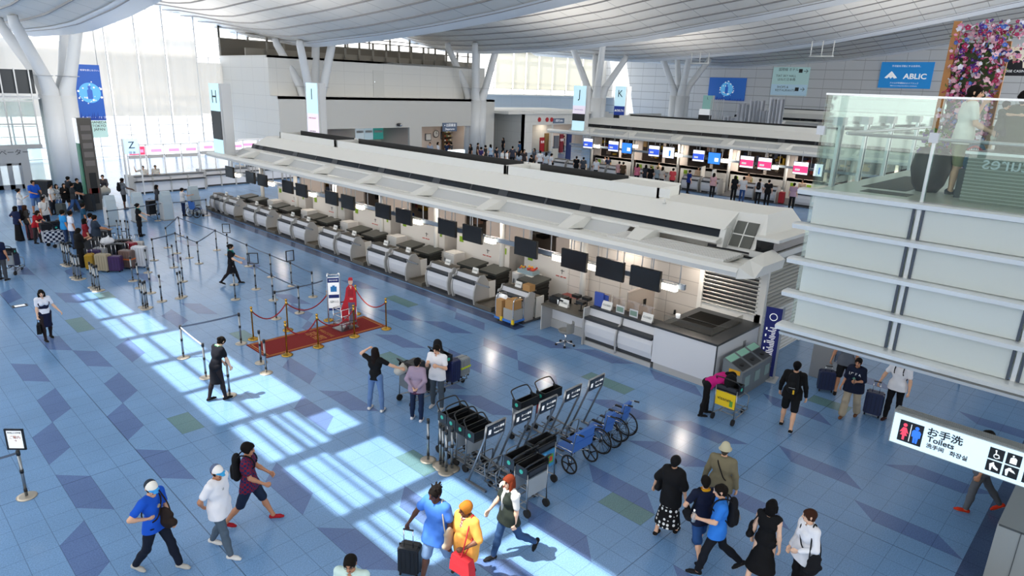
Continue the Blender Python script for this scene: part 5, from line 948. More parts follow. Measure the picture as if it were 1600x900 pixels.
# ================================================================ PEOPLE
_E = [(0,1),(2,3),(4,5),(6,7),(0,2),(1,3),(4,6),(5,7),(0,4),(1,5),(2,6),(3,7)]
_C = np.array([(i & 1, i >> 1 & 1, i >> 2 & 1) for i in range(8)])
def sdf_mesh(name, prims, vox, k=.02, cuts=(), subs=(), wob=0.):
    """one continuous surface around tapered limbs: prim = (a, b, ra, rb, squash direction, squash factor)"""
    P = [(np.array(a, float), np.array(b, float), ra, rb, None if s is None else np.array(s, float)/np.linalg.norm(s), q) for a, b, ra, rb, s, q in prims]
    lo = np.min([np.minimum(a-ra, b-rb) for a, b, ra, rb, s, q in P], 0)-k-2*vox; hi = np.max([np.maximum(a+ra, b+rb) for a, b, ra, rb, s, q in P], 0)+k+2*vox
    n = np.ceil((hi-lo)/vox).astype(int)+1; F_ = np.full(n, .3, np.float32)
    ax = [lo[i]+vox*np.arange(n[i]) for i in range(3)]
    def dist(p, sl):
        a, b, ra, rb, s, q = p; X = ax[0][sl[0]][:, None, None]-a[0]; Y = ax[1][sl[1]][None, :, None]-a[1]; Z = ax[2][sl[2]][None, None, :]-a[2]
        d = b-a; dd = float(d@d)
        t = np.clip((X*d[0]+Y*d[1]+Z*d[2])/dd, 0, 1) if dd > 1e-12 else np.zeros(np.broadcast_shapes(X.shape, Y.shape, Z.shape))
        X = X-t*d[0]; Y = Y-t*d[1]; Z = Z-t*d[2]; r2 = X*X+Y*Y+Z*Z
        if s is not None: c = X*s[0]+Y*s[1]+Z*s[2]; r2 = r2+c*c*(1/(q*q)-1)
        return np.sqrt(r2)-(ra+(rb-ra)*t)
    def box(p, mg):
        a, b, ra, rb, s, q = p; l = np.minimum(a-ra, b-rb)-mg; h = np.maximum(a+ra, b+rb)+mg
        return tuple(slice(max(0, int((l[i]-lo[i])/vox)), min(n[i], int((h[i]-lo[i])/vox)+2)) for i in range(3))
    for p in P:
        sl = box(p, k+2*vox); d = dist(p, sl); f = F_[sl]
        if 0 in f.shape: continue
        h = np.maximum(k-np.abs(f-d), 0)/k; F_[sl] = np.minimum(f, d)-h*h*k*.25
    if wob: F_ += (wob*np.sin(ax[0]*37+1)[:, None, None]*np.sin(ax[2]*23)[None, None, :]+wob*np.sin(ax[1]*41)[None, :, None]*np.sin(ax[2]*31+2)[None, None, :]).astype(np.float32)
    for p in subs:
        p = (np.array(p[0], float), np.array(p[1], float), p[2], p[3], None if p[4] is None else np.array(p[4], float), p[5]); sl = box(p, 2*vox)
        if all(s.stop > s.start for s in sl): F_[sl] = np.maximum(F_[sl], -dist(p, sl))
    for c, nr in cuts:
        F_ = np.maximum(F_, ((ax[0][:, None, None]-c[0])*nr[0]+(ax[1][None, :, None]-c[1])*nr[1]+(ax[2][None, None, :]-c[2])*nr[2]).astype(np.float32))
    F_[0], F_[-1] = .1, .1; F_[:, 0], F_[:, -1] = .1, .1; F_[:, :, 0], F_[:, :, -1] = .1, .1
    I = F_ < 0; cn = [I[x:n[0]-1+x, y:n[1]-1+y, z:n[2]-1+z] for x, y, z in _C]; s = sum(c.astype(np.int8) for c in cn); act = (s > 0) & (s < 8); idx = np.argwhere(act)
    if len(idx) == 0: return bpy.data.meshes.new(name)
    ids = np.full(act.shape, -1, np.int32); ids[act] = np.arange(len(idx)); V8 = np.stack([F_[idx[:, 0]+x, idx[:, 1]+y, idx[:, 2]+z] for x, y, z in _C], 1)
    acc = np.zeros((len(idx), 3)); cnt = np.zeros(len(idx))
    for a, b in _E:
        m = (V8[:, a] < 0) != (V8[:, b] < 0); t = np.where(m, V8[:, a]/np.where(m, V8[:, a]-V8[:, b], 1), 0); acc += np.where(m[:, None], _C[a]+t[:, None]*(_C[b]-_C[a]), 0); cnt += m
    V = lo+(idx+acc/cnt[:, None])*vox; fs = []
    for x in range(3):
        A = I[tuple(slice(0, -1) if i == x else slice(None) for i in range(3))]; B = I[tuple(slice(1, None) if i == x else slice(None) for i in range(3))]
        u, v = [(1, 2), (2, 0), (0, 1)][x]
        for flip, M_ in ((False, A & ~B), (True, ~A & B)):
            e = np.argwhere(M_); e = e[(e[:, u] > 0) & (e[:, v] > 0) & (e[:, u] < act.shape[u]) & (e[:, v] < act.shape[v])]
            q = []
            for du, dv in ((0, 0), (-1, 0), (-1, -1), (0, -1)): w = e.copy(); w[:, u] += du; w[:, v] += dv; q.append(ids[w[:, 0], w[:, 1], w[:, 2]])
            q = np.stack(q, 1); fs.append(q[:, ::-1] if flip else q)
    fs = np.concatenate(fs); fs = fs[(fs >= 0).all(1)]
    me = bpy.data.meshes.new(name); me.vertices.add(len(V)); me.vertices.foreach_set('co', V.ravel()); me.loops.add(len(fs)*4); me.loops.foreach_set('vertex_index', fs.ravel().astype(np.int32))
    me.polygons.add(len(fs)); me.polygons.foreach_set('loop_start', np.arange(0, len(fs)*4, 4, dtype=np.int32)); me.polygons.foreach_set('use_smooth', np.ones(len(fs), bool)); me.update(calc_edges=True)
    return me
def U(v): v = np.array(v, float); return v/np.linalg.norm(v)
def rotm(ax, deg):
    return np.array(Matrix.Rotation(math.radians(deg), 3, ax))
SKIN = {'e': '#d9a98a', 'f': '#e3b99c', 't': '#b98363', 'b': '#5a3a2b', 'c': '#70472f'}
def fabric(col, **kw): return mat('fabric '+str(col), col, .85, bump=.25, bscale=90, spec=.2, **kw)
ST = dict(L=(3, 5, 3), R=(-2, 5, 3)); WL = dict(L=(24, 3, 8), R=(-16, 3, 26)); WR = dict(L=(-16, 3, 26), R=(24, 3, 8))
WIDE = dict(L=(6, 11, 2), R=(-6, 11, 4)); SIT = dict(L=(85, 8, 85), R=(85, 8, 85))
def person(label, pos, face, H=1.7, legs=ST, arms=None, lean=0, side=0, twist=0, head=(0, 0), skin='e', hair='short', hc='#17130f', top=None, bot=None, shoe='#1c1c1e', fem=False, fat=1., vox=.0095, group=None, extra=(), barefoot=False, sole='#e8e8e4', z0=0., abs_rz=None):
    s = H/1.72; pos = np.array(pos, float); v = U(np.array([pos[0], pos[1]])); rt = np.array([v[1], -v[0]]); f = math.radians(face); hd = math.cos(f)*v+math.sin(f)*rt
    rz = math.atan2(-hd[0], hd[1]) if abs_rz is None else abs_rz
    far = vox > .013; o = lambda *a: np.array(a, float)
    Z = o(0, 0, 1); Rl = rotm('X', -lean) @ rotm('Y', side); Rt = Rl @ rotm('Z', -twist); u = Rt @ Z; r = Rt @ o(1, 0, 0); fw = Rt @ o(0, 1, 0)
    hipw = .09 if not fem else .095; shw = (.185 if not fem else .158)*(1+(fat-1)*.5); J = {}
    # legs from the pelvis down, then lift everything onto the floor
    leg = {}
    for sd, sg in (('L', -1), ('R', 1)):
        fl_, ab, kn = legs[sd]; hip = o(sg*hipw, 0, -.02); th = rotm('Z', -sg*0) @ rotm('Y', -sg*ab) @ rotm('X', fl_) @ (-Z); sh = rotm('Y', -sg*ab*.6) @ rotm('X', fl_-kn) @ (-Z); knee = hip+th*.43; ank = knee+sh*.415; leg[sd] = [hip, knee, ank, fl_-kn]
    low = min(leg['L'][2][2], leg['R'][2][2]); pz = .075-low; P = o(0, 0, pz); Lf = {}
    for sd in leg: leg[sd][:3] = [q+P for q in leg[sd][:3]]
    C_ = P+.33*u; S0 = P+.50*u
    B = []; hf = fat if fat > 1 else 1.
    hips = [(P-r*.07, P+r*.07, .108*hf*(1.04 if fem else 1), .108*hf*(1.04 if fem else 1), fw, .92)]
    belly = .012 if fat <= 1.05 else .06*(fat-1)/.2
    torso = [(P+.04*u, P+.2*u+fw*belly*.5, .128*hf, (.108 if fem else .12)*hf, fw, .8+(.1 if fat > 1.05 else 0)), (P+.18*u, C_, (.108 if fem else .12)*hf, .13*hf, fw, .78), (C_-r*.06, C_+r*.06, .115*hf, .115*hf, fw, .88), (P+.43*u-r*.085, P+.43*u+r*.085, .088*hf, .088*hf, fw, .9)]
    if fem: torso += [(C_+fw*.075-r*.06+.03*u, C_+fw*.085-r*.06, .055, .05, None, 1), (C_+fw*.075+r*.06+.03*u, C_+fw*.085+r*.06, .055, .05, None, 1)]
    clav = [(S0-.01*u-r*.03, S0-.02*u-r*(shw-.01), .05, .052, None, 1), (S0-.01*u+r*.03, S0-.02*u+r*(shw-.01), .05, .052, None, 1)]
    Rh = Rl @ rotm('Z', -twist-head[0]) @ rotm('X', head[1]); hu, hfw, hr = Rh @ Z, Rh @ o(0, 1, 0), Rh @ o(1, 0, 0)
    nb = S0+.0*u; nt = S0+.075*u+hfw*.012*max(0, 1); HC = nt+hu*.098+hfw*.012
    neck = [(nb, nt+hu*.02, .056 if not fem else .048, .05 if not fem else .044, None, 1)]
    hd_ = lambda x, y, z: HC+hr*x+hfw*y+hu*z
    cran = (hd_(0, -.018, .024), hd_(0, .012, .018), .088, .086, hr, .87)
    face_ = [(hd_(0, .012, -.03), hd_(0, .045, -.07), .066, .04, hr, .95), (hd_(0, .06, -.088), hd_(0, .05, -.088), .022, .03, None, 1)]
    nose = [(hd_(0, .094, .012), hd_(0, .112, -.028), .010, .016, None, 1), (hd_(-.034, .083, .034), hd_(.034, .083, .034), .012, .012, None, 1), (hd_(-.02, .083, -.056), hd_(.02, .083, -.056), .012, .012, None, 1)]
    ears = [(hd_(-.083, -.006, .012), hd_(-.083, -.006, -.024), .016, .01, hr, .5), (hd_(.083, -.006, .012), hd_(.083, -.006, -.024), .016, .01, hr, .5)]
    armd = {'L': ((.16, .02, -1), (.1, .2, -1)), 'R': ((.16, .02, -1), (.1, .2, -1))}; armd.update(arms or {})
    arm = {}; wst = {}; hand = []; al, fl2 = .285, .25
    for sd, sg in (('L', -1), ('R', 1)):
        ua, fa = armd[sd][:2]; curl = armd[sd][2] if len(armd[sd]) > 2 else 32; q = lambda w: U(r*sg*w[0]+fw*w[1]+u*w[2]) if abs(lean) < 25 else U(rotm('Z', -twist) @ o(sg*w[0], w[1], w[2])); S = S0-.025*u+r*sg*shw; a_ = q(ua); E = S+a_*al; b_ = q(fa); Wp = E+b_*fl2; arm[sd] = (S, E, Wp, a_, b_)
        med = -r*sg; nm = med-b_*(med@b_); nm = U(nm) if np.linalg.norm(nm) > .2 else U(np.cross(b_, u)); wd = np.cross(b_, nm)*(1 if sg > 0 else -1); J['hand'+sd] = Wp+b_*.09; J['dir'+sd] = b_
        if wd@fw < 0 and abs(wd@fw) > .3: wd = -wd
        hand.append((Wp+b_*.01, Wp+b_*.085, .027, .036, nm, .5))
        if far: hand.append((Wp+b_*.085, Wp+b_*.15+nm*.02, .03, .018, nm, .6)); continue
        for t_, ln in ((-.029, .056), (-.010, .07), (.010, .075), (.029, .064)):
            b0 = Wp+b_*.086+wd*t_; c1 = math.radians(curl*.7); c2 = math.radians(curl*1.7); m1 = b0+(b_*math.cos(c1)+nm*math.sin(c1)+wd*t_*2)*ln*.55; m2 = m1+(b_*math.cos(c2)+nm*math.sin(c2))*ln*.5; hand += [(b0-b_*.02, m1, .0098, .009, None, 1), (m1, m2, .009, .0078, None, 1)]
        hand += [(Wp+b_*.03+wd*.022, Wp+b_*.068+wd*.05+nm*.012, .0125, .011, None, 1), (Wp+b_*.068+wd*.05+nm*.012, Wp+b_*.1+wd*.055+nm*.03, .011, .009, None, 1)]
    lim = []
    for sd, sg in (('L', -1), ('R', 1)):
        S, E, Wp, a_, b_ = arm[sd]; fa_ = .5+fat*.5; lim += [(S, S+a_*.07, .056*fa_, .052*fa_, None, 1), (S+a_*.04, E, .05*fa_, .037*fa_, None, 1), (E, E+b_*.08, .038, .039*fa_, None, 1), (E+b_*.06, Wp, .039*fa_, .025, None, 1)]
    lg = []; feet = {}
    for sd, sg in (('L', -1), ('R', 1)):
        hip, kn, an, _ = leg[sd]; fa_ = .55+fat*.45; lg += [(hip+o(0, 0, .02), kn, .092*fa_, .053, None, 1), (kn, kn+(an-kn)*.35-o(0, .012, 0), .053, .055*fa_, None, 1), (kn+(an-kn)*.3-o(0, .012, 0), an, .054*fa_, .034, None, 1)]
        up = min(1., max(0., (an[2]-.085)/.17)); fd = U(o(0, math.sqrt(max(0, 1-up*up*.8)), -up*.9)); fn = U(np.cross(o(1, 0, 0), fd)); hl = an-fn*.04-fd*.035; feet[sd] = (an, hl, fd, fn)
    foot = []
    for sd in feet: an, hl, fd, fn = feet[sd]; foot += [(an, hl, .034, .034, None, 1), (hl, hl+fd*.15, .035, .036, fn, .8), (hl+fd*.13-fn*.004, hl+fd*.19-fn*.008, .036, .026, fn, .7)]
    sc = lambda L: [(np.array(a)*s, np.array(b)*s, ra*s, rb*s, q, k_) for a, b, ra, rb, q, k_ in L]
    def off(L, d, dd=None): return [(a, b, ra+d, rb+(d if dd is None else dd), q, k_) for a, b, ra, rb, q, k_ in L]
    body = sdf_mesh('body', sc(hips+torso+clav+neck+[cran]+face_+([] if far else nose+ears)+lim+lg+foot)+sc(hand), vox, .022*s if not far else .02)
    sk = mat('skin '+SKIN[skin], SKIN[skin], .55); body.materials.append(sk)
    if not far:
        body.materials.append(mat('eye dark', '#1d1512', .5)); body.materials.append(mat('lips '+skin, '#a8584e' if skin in 'ef' else '#7a3f38', .5))
        co = np.empty(len(body.polygons)*3); body.polygons.foreach_get('center', co); co = co.reshape(-1, 3); mi = np.zeros(len(co), np.int32)
        for x in (-.032, .032):
            for z, rad in ((.012, .012), (.034, .011)): d = np.linalg.norm((co-hd_(x, .09, z)*s)*1., axis=1); mi[d < rad*1.35] = 1
            d = np.linalg.norm(co-hd_(x*1.3, .082, .036)*s, axis=1); mi[d < .012] = 1
        for x in (-.014, 0, .014): d = np.linalg.norm(co-hd_(x, .094, -.055)*s, axis=1); mi[d < .013] = 2
        body.polygons.foreach_set('material_index', mi)
    root = link('person', body, None, (pos[0], pos[1], z0), rz); tag(root, label, 'person', group)
    M = Matrix.Translation((pos[0], pos[1], z0)) @ Matrix.Rotation(rz, 4, 'Z')
    def child(nm, prims, m, k=.03, cuts=(), subs=(), wob=0., vx=None):
        if not prims: return None
        me = sdf_mesh(nm, sc(prims), vx or vox, k, [(np.array(c)*s, n_) for c, n_ in cuts], sc(subs), wob)
        for mm in (m if isinstance(m, list) else [m]): me.materials.append(mm)
        return link(nm, me, root)
    wb = 0 if far else .0022
    ec = .0 if not far else .006
    # --- lower clothes
    bot = bot or ('pants', '#23262d'); bt, bc = bot[:2]; bm = fabric(bc) if isinstance(bc, str) else bc; ln = bot[2] if len(bot) > 2 else None
    def legcov(d1, d2, frac, d3=None):
        out = []; cuts_ = []
        for sd in leg:
            hip, kn, an, _ = leg[sd]; fa_ = .55+fat*.45
            if frac <= 1: e = hip+(kn-hip)*frac; out.append((hip+o(0, 0, .02), e, .094*fa_+d1, (.094*(1-frac)+.055*frac)+d2, None, 1))
            else: fr = frac-1; e = kn+(an-kn)*fr; out += [(hip+o(0, 0, .02), kn, .094*fa_+d1, .055+d2, None, 1), (kn, kn+(an-kn)*fr*.45-o(0, .01, 0), .056+d2, .056+d2, None, 1), (kn+(an-kn)*fr*.4-o(0, .01, 0), e, .056+d2, .037+(d3 or d2), None, 1)]
        return out
    tw = off(hips, .014+ec)+[(P+.02*u, P+.12*u, .128*hf+.008, .122*hf+.006, fw, .82)]
    if bt == 'pants': child('trousers', tw+legcov(.012, .012+ec, 1.94, .02), bm, wob=wb)
    elif bt == 'jeans': child('trousers', tw+legcov(.009, .009+ec, 1.95, .014), bm, wob=wb)
    elif bt == 'wide': child('trousers', tw+legcov(.02, .03, 1.88, .055), bm, wob=wb*1.4)
    elif bt == 'shorts': child('shorts', tw+legcov(.016, .028, ln or .78), bm, wob=wb)
    elif bt == 'capri': child('trousers', tw+legcov(.014, .016, ln or 1.45, .02), bm, wob=wb)
    elif bt in ('skirt', 'dress', 'flare'):
        L_ = ln or .5; fl3 = {'skirt': .03, 'dress': .05, 'flare': .12}[bt]; mid = (leg['L'][1]+leg['R'][1])/2; bz = P[2]-L_; cx = (mid[:2]*min(1, L_/.43)) if L_ < .5 else ((leg['L'][2]+leg['R'][2])/2)[:2]*.6; sp = abs(leg['L'][1][1]-leg['R'][1][1])*.35
        xa_ = max(abs(leg['L'][2][0]), abs(leg['R'][2][0])) if L_ > .6 else 0; prim = tw+[(P+o(0, 0, -.02), o(cx[0], cx[1], bz), .13*hf, max(.115+fl3+sp*.5, xa_+.07), o(0, 1, 0), .85+sp)]
        child('skirt', prim, bm, cuts=[(o(0, 0, bz), o(0, 0, -1))], wob=wb*1.3)
    if len(bot) > 3 and bot[3]: child('tights', off(lg, .004)+off(foot, .003), fabric(bot[3]), k=.02)
    # --- shoes
    if not barefoot:
        shm = fabric(shoe) if isinstance(shoe, str) else shoe
        for sd in feet:
            an, hl, fd, fn = feet[sd]; pr = [(an-fn*.005, hl, .034, .042, None, 1), (hl, hl+fd*.15, .042, .044, fn, .85), (hl+fd*.13-fn*.004, hl+fd*.2-fn*.008, .042, .032, fn, .75)]
            c_ = child('shoe', pr, [shm, mat('sole '+sole, sole, .7)], k=.015, cuts=[(an+o(0, 0, .012) if fn[2] > .5 else an+fn*.012, fn), (hl-fn*.035, -fn)])
            if not far and c_:
                me = c_.data; co = np.empty(len(me.polygons)*3); me.polygons.foreach_get('center', co); co = co.reshape(-1, 3)-hl*s; me.polygons.foreach_set('material_index', ((co@fn) < -.02*s).astype(np.int32))
    # --- top
    if top:
        tt, tc = top[:2]; tm = fabric(tc) if isinstance(tc, str) else tc; opt = top[2] if len(top) > 2 else {}; hem = opt.get('hem', .1); lo_ = opt.get('loose', .012)+ec
        pr = off(torso, lo_)+off(clav, .012)+[(P+.12*u+r*sx, P-o(0, 0, hem)*1.2+r*sx*1.1, .088*hf+lo_, .094*hf+lo_+.01, fw, 1.08) for sx in (-.052, 0, .052)]
        if hem > .07 and abs(lean) < 25 and bt not in ('skirt', 'dress', 'flare'): pr += [(leg[sd][0]+.06*u, leg[sd][0]+(leg[sd][1]-leg[sd][0])*min(.5, hem*1.9), .1*hf+lo_, .088*hf+lo_+.018, None, 1) for sd in leg]
        cu = [(P-o(0, 0, hem), o(0, 0, -1) if abs(lean) < 25 else -u)]
        sub = [(nb+.02*u+fw*opt.get('v', .01), nt+hu*.05+fw*opt.get('v', .01), .07+opt.get('v', 0), .075, None, 1)]
        sl = {'none': 0, 'short': .62, 'half': .95, 'q3': 1.45, 'long': 1.93}[tt]
        for sd in arm:
            S, E, Wp, a_, b_ = arm[sd]; fa_ = .5+fat*.5
            if sl == 0: pr += [(S, S+a_*.02, .058*fa_, .056*fa_, None, 1)]; sub += [(S+a_*.03+r*(-1 if sd == 'L' else 1)*.045-.02*u, S+a_*.12+r*(-1 if sd == 'L' else 1)*.03, .055, .05, None, 1)]; continue
            g = opt.get('cuff', .02)
            if sl <= 1: e = S+(E-S)*sl; pr += [(S, e, .057*fa_+.012, .042*fa_+g, None, 1)]
            else: e = E+(Wp-E)*(sl-1); pr += [(S, E, .057*fa_+.012, .042*fa_+.014, None, 1), (E, e, .042*fa_+.014, .03+g*.6, None, 1)]
        c_ = child('shirt', pr, tm, k=.035, cuts=cu, subs=sub, wob=wb*1.3)
        if opt.get('collar'): me = MB(); Q = nb+.035*u; pts = [tuple((Q+fw*(.01+.068*math.cos(a))+r*.07*math.sin(a)-u*.012*math.cos(a))*s) for a in np.linspace(.35, 5.93, 14)]; me.tube(pts, .017*s, n=6); obj('collar', me, fabric(opt['collar']) if isinstance(opt['collar'], str) else tm, root)
    # --- hair and hats
    if hair and hair != 'bald':
        hm = mat('hair '+hc, hc, .75, bump=.4, bscale=140, spec=.12); fs_ = (hd_(0, .125, -.045), hd_(0, .12, -.1), .1, .1, hr, .95); hp = off([cran], .014 if hair != 'afro' else .024); sb = [fs_]
        if hair in ('short', 'bun', 'dread', 'cap'): hp += [(hd_(0, -.035, -.01), hd_(0, -.045, -.05), .075, .055, hr, .95)]
        if hair == 'bun': hp += [(hd_(0, -.11, .03), hd_(0, -.12, .02), .042, .04, None, 1)]
        if hair == 'bob': hp += [(hd_(0, -.035, 0), hd_(0, -.04, -.1), .09, .085, None, 1), (hd_(-.07, .01, 0), hd_(-.075, .02, -.1), .035, .03, None, 1), (hd_(.07, .01, 0), hd_(.075, .02, -.1), .035, .03, None, 1)]
        if hair == 'long': hp += [(hd_(0, -.04, 0), hd_(0, -.05, -.12), .088, .085, None, 1), (hd_(0, -.05, -.1), HC-.26*u-fw*.085, .085, .07, fw, .6), (hd_(-.07, .005, 0), hd_(-.08, .02, -.16), .034, .03, None, 1), (hd_(.07, .005, 0), hd_(.08, .02, -.16), .034, .03, None, 1)]
        if hair == 'pony': hp += [(hd_(0, -.1, .02), hd_(0, -.14, -.14), .03, .03, None, 1)]
        if hair == 'dread':
            rnd = random.Random(3)
            for q in range(16): a = rnd.uniform(0, 6.28); hp.append((hd_(.05*math.cos(a), -.02+.05*math.sin(a), .09), hd_(.1*math.cos(a), -.03+.09*math.sin(a), .11+rnd.uniform(-.03, .04)), .012, .008, None, 1))
        child('hair', hp, hm, k=.015, subs=sb, wob=.003 if not far else 0)
    for e in extra:
        kd = e[0]; mm = e[1] if len(e) > 1 else None
        if kd == 'cap':
            hatm = [fabric(c) for c in e[1]]; c_ = child('cap', off([cran], .02), hatm, k=.01, cuts=[(hd_(0, 0, .022), -hu)])
            me = c_.data; co = np.empty(len(me.polygons)*3); me.polygons.foreach_get('center', co); co = co.reshape(-1, 3)-HC*s; me.polygons.foreach_set('material_index', np.where((co@hfw) > .0, 0, 1).astype(np.int32))
            child('visor', [(hd_(-.035, .1, .035), hd_(.035, .1, .035), .05, .05, hu, .14), (hd_(0, .12, .03), hd_(0, .15, .02), .06, .05, hu, .12)], hatm[2 if len(hatm) > 2 else 0], k=.01)
        elif kd == 'hat': hatm = fabric(e[1]); child('hat', off([cran], .022)+[(hd_(0, -.02, .04), hd_(0, .0, .085), .1, .08, None, 1)], hatm, k=.012, cuts=[(hd_(0, 0, .015), -hu)]); child('hat_brim', [(hd_(0, -.02, .022), hd_(0, .03, .015), .122, .122, hu, .1)], hatm, k=.01)
        elif kd == 'beanie': child('headscarf', off([cran], .022)+[(hd_(0, -.05, .0), hd_(0, -.06, -.03), .075, .065, None, 1)], fabric(e[1]), k=.012, subs=[(hd_(0, .125, -.045), hd_(0, .12, -.1), .1, .1, hr, .95)])
        elif kd == 'glasses':
            m_ = MB()
            for x in (-.032, .032): m_.torus((0, 0, 0), .02, .003, 1, 0, 14, 4); 
            R3 = Matrix((hr, hfw, hu)).transposed(); g_ = MB()
            for x in (-.032, .032):
                pts = [tuple((hd_(x+.023*math.cos(a), .103, .012+.016*math.sin(a)))*s) for a in np.linspace(0, 6.28, 13)[:-1]]; g_.tube(pts, .0035*s, n=4, closed=True)
            g_.tube([tuple(hd_(-.055, .1, .016)*s), tuple(hd_(-.09, .0, .014)*s)], .003*s, n=4); g_.tube([tuple(hd_(.055, .1, .016)*s), tuple(hd_(.09, .0, .014)*s)], .003*s, n=4); g_.tube([tuple(hd_(-.01, .106, .014)*s), tuple(hd_(.01, .106, .014)*s)], .003*s, n=4)
            obj('glasses', g_, mat('glasses '+e[1], e[1], .4), root)
        elif kd == 'scarf': m_ = MB(); Q = nb+.03*u; m_.tube([tuple((Q+fw*(.01+.075*math.cos(a))+r*.078*math.sin(a)-u*.02*math.cos(a))*s) for a in np.linspace(0, 6.28, 17)[:-1]], .026*s, n=8, closed=True); m_.tube([tuple((Q+fw*.09-u*.02)*s), tuple((Q+fw*.13-u*.12)*s), tuple((Q+fw*.12-u*(e[2] if len(e) > 2 else .16)+r*.02)*s)], [.026*s, .03*s, .022*s], n=8); obj('scarf', m_, e[1] if not isinstance(e[1], str) else fabric(e[1]), root)
        elif kd == 'strap':     # cross-body strap: e[2] side of the shoulder, e[3] hip side
            sg = e[2]; a = S0+r*sg*.1+.05*u; bq = P+.06*u-r*sg*.16; m_ = MB()
            for dy in (1, -1):
                m_.tube(bez([tuple(q*s) for q in (a, S0+r*sg*.07+fw*dy*.115-.03*u, C_+fw*dy*(.155*hf+lo_b), P+.15*u-r*sg*.09+fw*dy*(.15*hf), bq)], 4), .011*s, n=5) if False else m_.tube(bez([tuple(q*s) for q in (a, S0+r*sg*.07+fw*dy*.11-.04*u, C_+fw*dy*(.14*hf+.01), P+.16*u-r*sg*.09+fw*dy*(.135*hf+.01), bq)], 4), .012*s, n=5)
            obj('strap', m_, fabric(e[1]), root)
    for kk_ in J: J[kk_] = J[kk_]*s if kk_.startswith('hand') else J[kk_]
    W3 = lambda p: M @ Vector(p); J2 = {q: W3(J[q]) for q in J if q.startswith('hand')}
    J2.update(M=M, rz=rz, s=s, back=W3((C_-fw*.14)*s), chest=W3((C_+fw*.16)*s), shL=W3((S0-r*.12+.05*u)*s), shR=W3((S0+r*.12+.05*u)*s), hipL=W3((P-r*.2)*s), hipR=W3((P+r*.2)*s), head=W3(HC*s), front=M.to_3x3() @ Vector(fw), right=M.to_3x3() @ Vector(r), up=M.to_3x3() @ Vector(u), root=root, low=W3((P+fw*.16)*s))
    return J2
def headpos(px, py, H): return at(px, py, H)[:2]
# ---- bags
def orient(o, J, loc): o.matrix_world = Matrix.Translation(loc) @ Matrix((J['right'], J['front'], J['up'])).transposed().to_4x4()
def backpack(J, col, label, sc_=1., dz=0.):
    t = thing('backpack', label, 'backpack'); s_ = J['s']*sc_; me = sdf_mesh('body', [((0, -.02, -.16), (0, -.02, .14), .13*s_, .115*s_, (0, 1, 0), .62), ((0, -.09, -.16), (0, -.09, -.04), .09*s_, .085*s_, (0, 1, 0), .5)], .011, .02); me.materials.append(fabric(col)); link('body', me, t)
    m = MB()
    for x in (-.09, .09): m.tube(bez([(x, .02, -.22), (x*1.25, .12, -.1), (x*1.15, .31, .04), (x*1.1, .26, .21), (x*.9, .09, .25), (x*.8, -.0, .17)], 4), .013, n=5)
    obj('shoulder_strap', m, fabric(col), t); m = MB(); m.bb(-.07, .07, -.155, -.14, -.1, -.09); obj('zip', m, grey, t); orient(t, J, J['back']+J['up']*dz-J['front']*.03); return t
def shoulderbag(J, col, label, sh='L', size=(.3, .1, .26), drop=.0, name='shoulder_bag', fwd=.03, rigid=False, out=.07):
    t = thing(name, label, 'bag'); w_, d_, h_ = size; sg = -1 if sh == 'L' else 1; hip = J['hip'+sh]+J['right']*sg*out+J['front']*fwd-Vector((0, 0, drop)); top = J['sh'+sh]
    if rigid: _RB = MB(); _RB.add([(x_*d_*.5*q_, y_*w_*.5*q_, z_) for z_, q_ in ((-h_*.55, 1), (-h_*.1, .95), (h_*.35, .82)) for x_, y_ in ((-1, -1), (1, -1), (1, 1), (-1, 1))], [(3, 2, 1, 0), (8, 9, 10, 11)]+[(k_*4+i, k_*4+(i+1) % 4, k_*4+4+(i+1) % 4, k_*4+4+i) for k_ in (0, 1) for i in range(4)]); me = fixn(_RB.mesh('body', []))
    else: me = sdf_mesh('body', [((0, -w_*.36, -h_*.3), (0, w_*.36, -h_*.3), d_*.55, d_*.55, (1, 0, 0), .9), ((0, -w_*.3, h_*.28), (0, w_*.3, h_*.28), d_*.3, d_*.3, None, 1), ((0, 0, -h_*.3), (0, 0, h_*.25), w_*.4, w_*.36, (1, 0, 0), d_/w_*1.2)], .011, .03)
    me.materials.append(fabric(col) if isinstance(col, str) else col); link('body', me, t)
    R3 = Matrix((J['right'], J['front'], Vector((0, 0, 1)))).transposed(); lt = R3.transposed() @ (top-hip); m = MB()
    m.tube(bez([(0, -w_*.3, h_*.3), (lt.x*.5-sg*-.03, lt.y*.5-.09, lt.z*.5), (lt.x, lt.y-.03, lt.z), (lt.x, lt.y+.03, lt.z), (lt.x*.5-sg*-.03, lt.y*.5+.09, lt.z*.5), (0, w_*.3, h_*.3)], 5), .011, n=6); obj('strap', m, fabric(col) if isinstance(col, str) else col, t)
    t.matrix_world = Matrix.Translation(hip) @ R3.to_4x4(); return t
def handbag(loc, rz, col, label, size=(.36, .12, .28), name='handbag'):
    t = thing(name, label, 'bag', (loc[0], loc[1], loc[2]-size[2]-.16), rz); w_, d_, h_ = size; m = MB(); m.add([(-w_/2, -d_/2, 0), (w_/2, -d_/2, 0), (w_/2, d_/2, 0), (-w_/2, d_/2, 0), (-w_*.44, -d_*.35, h_), (w_*.44, -d_*.35, h_), (w_*.44, d_*.35, h_), (-w_*.44, d_*.35, h_)], [(0, 3, 2, 1), (4, 5, 6, 7), (0, 1, 5, 4), (1, 2, 6, 5), (2, 3, 7, 6), (3, 0, 4, 7)]); obj('body', m, fabric(col), t)
    m = MB()
    for y in (-d_*.3, d_*.3): m.tube(bez([(-w_*.25, y, h_*.95), (-w_*.15, y*.5, h_+.13), (w_*.15, y*.5, h_+.13), (w_*.25, y, h_*.95)], 4), .008, n=5)
    obj('handle', m, fabric(col), t); return t
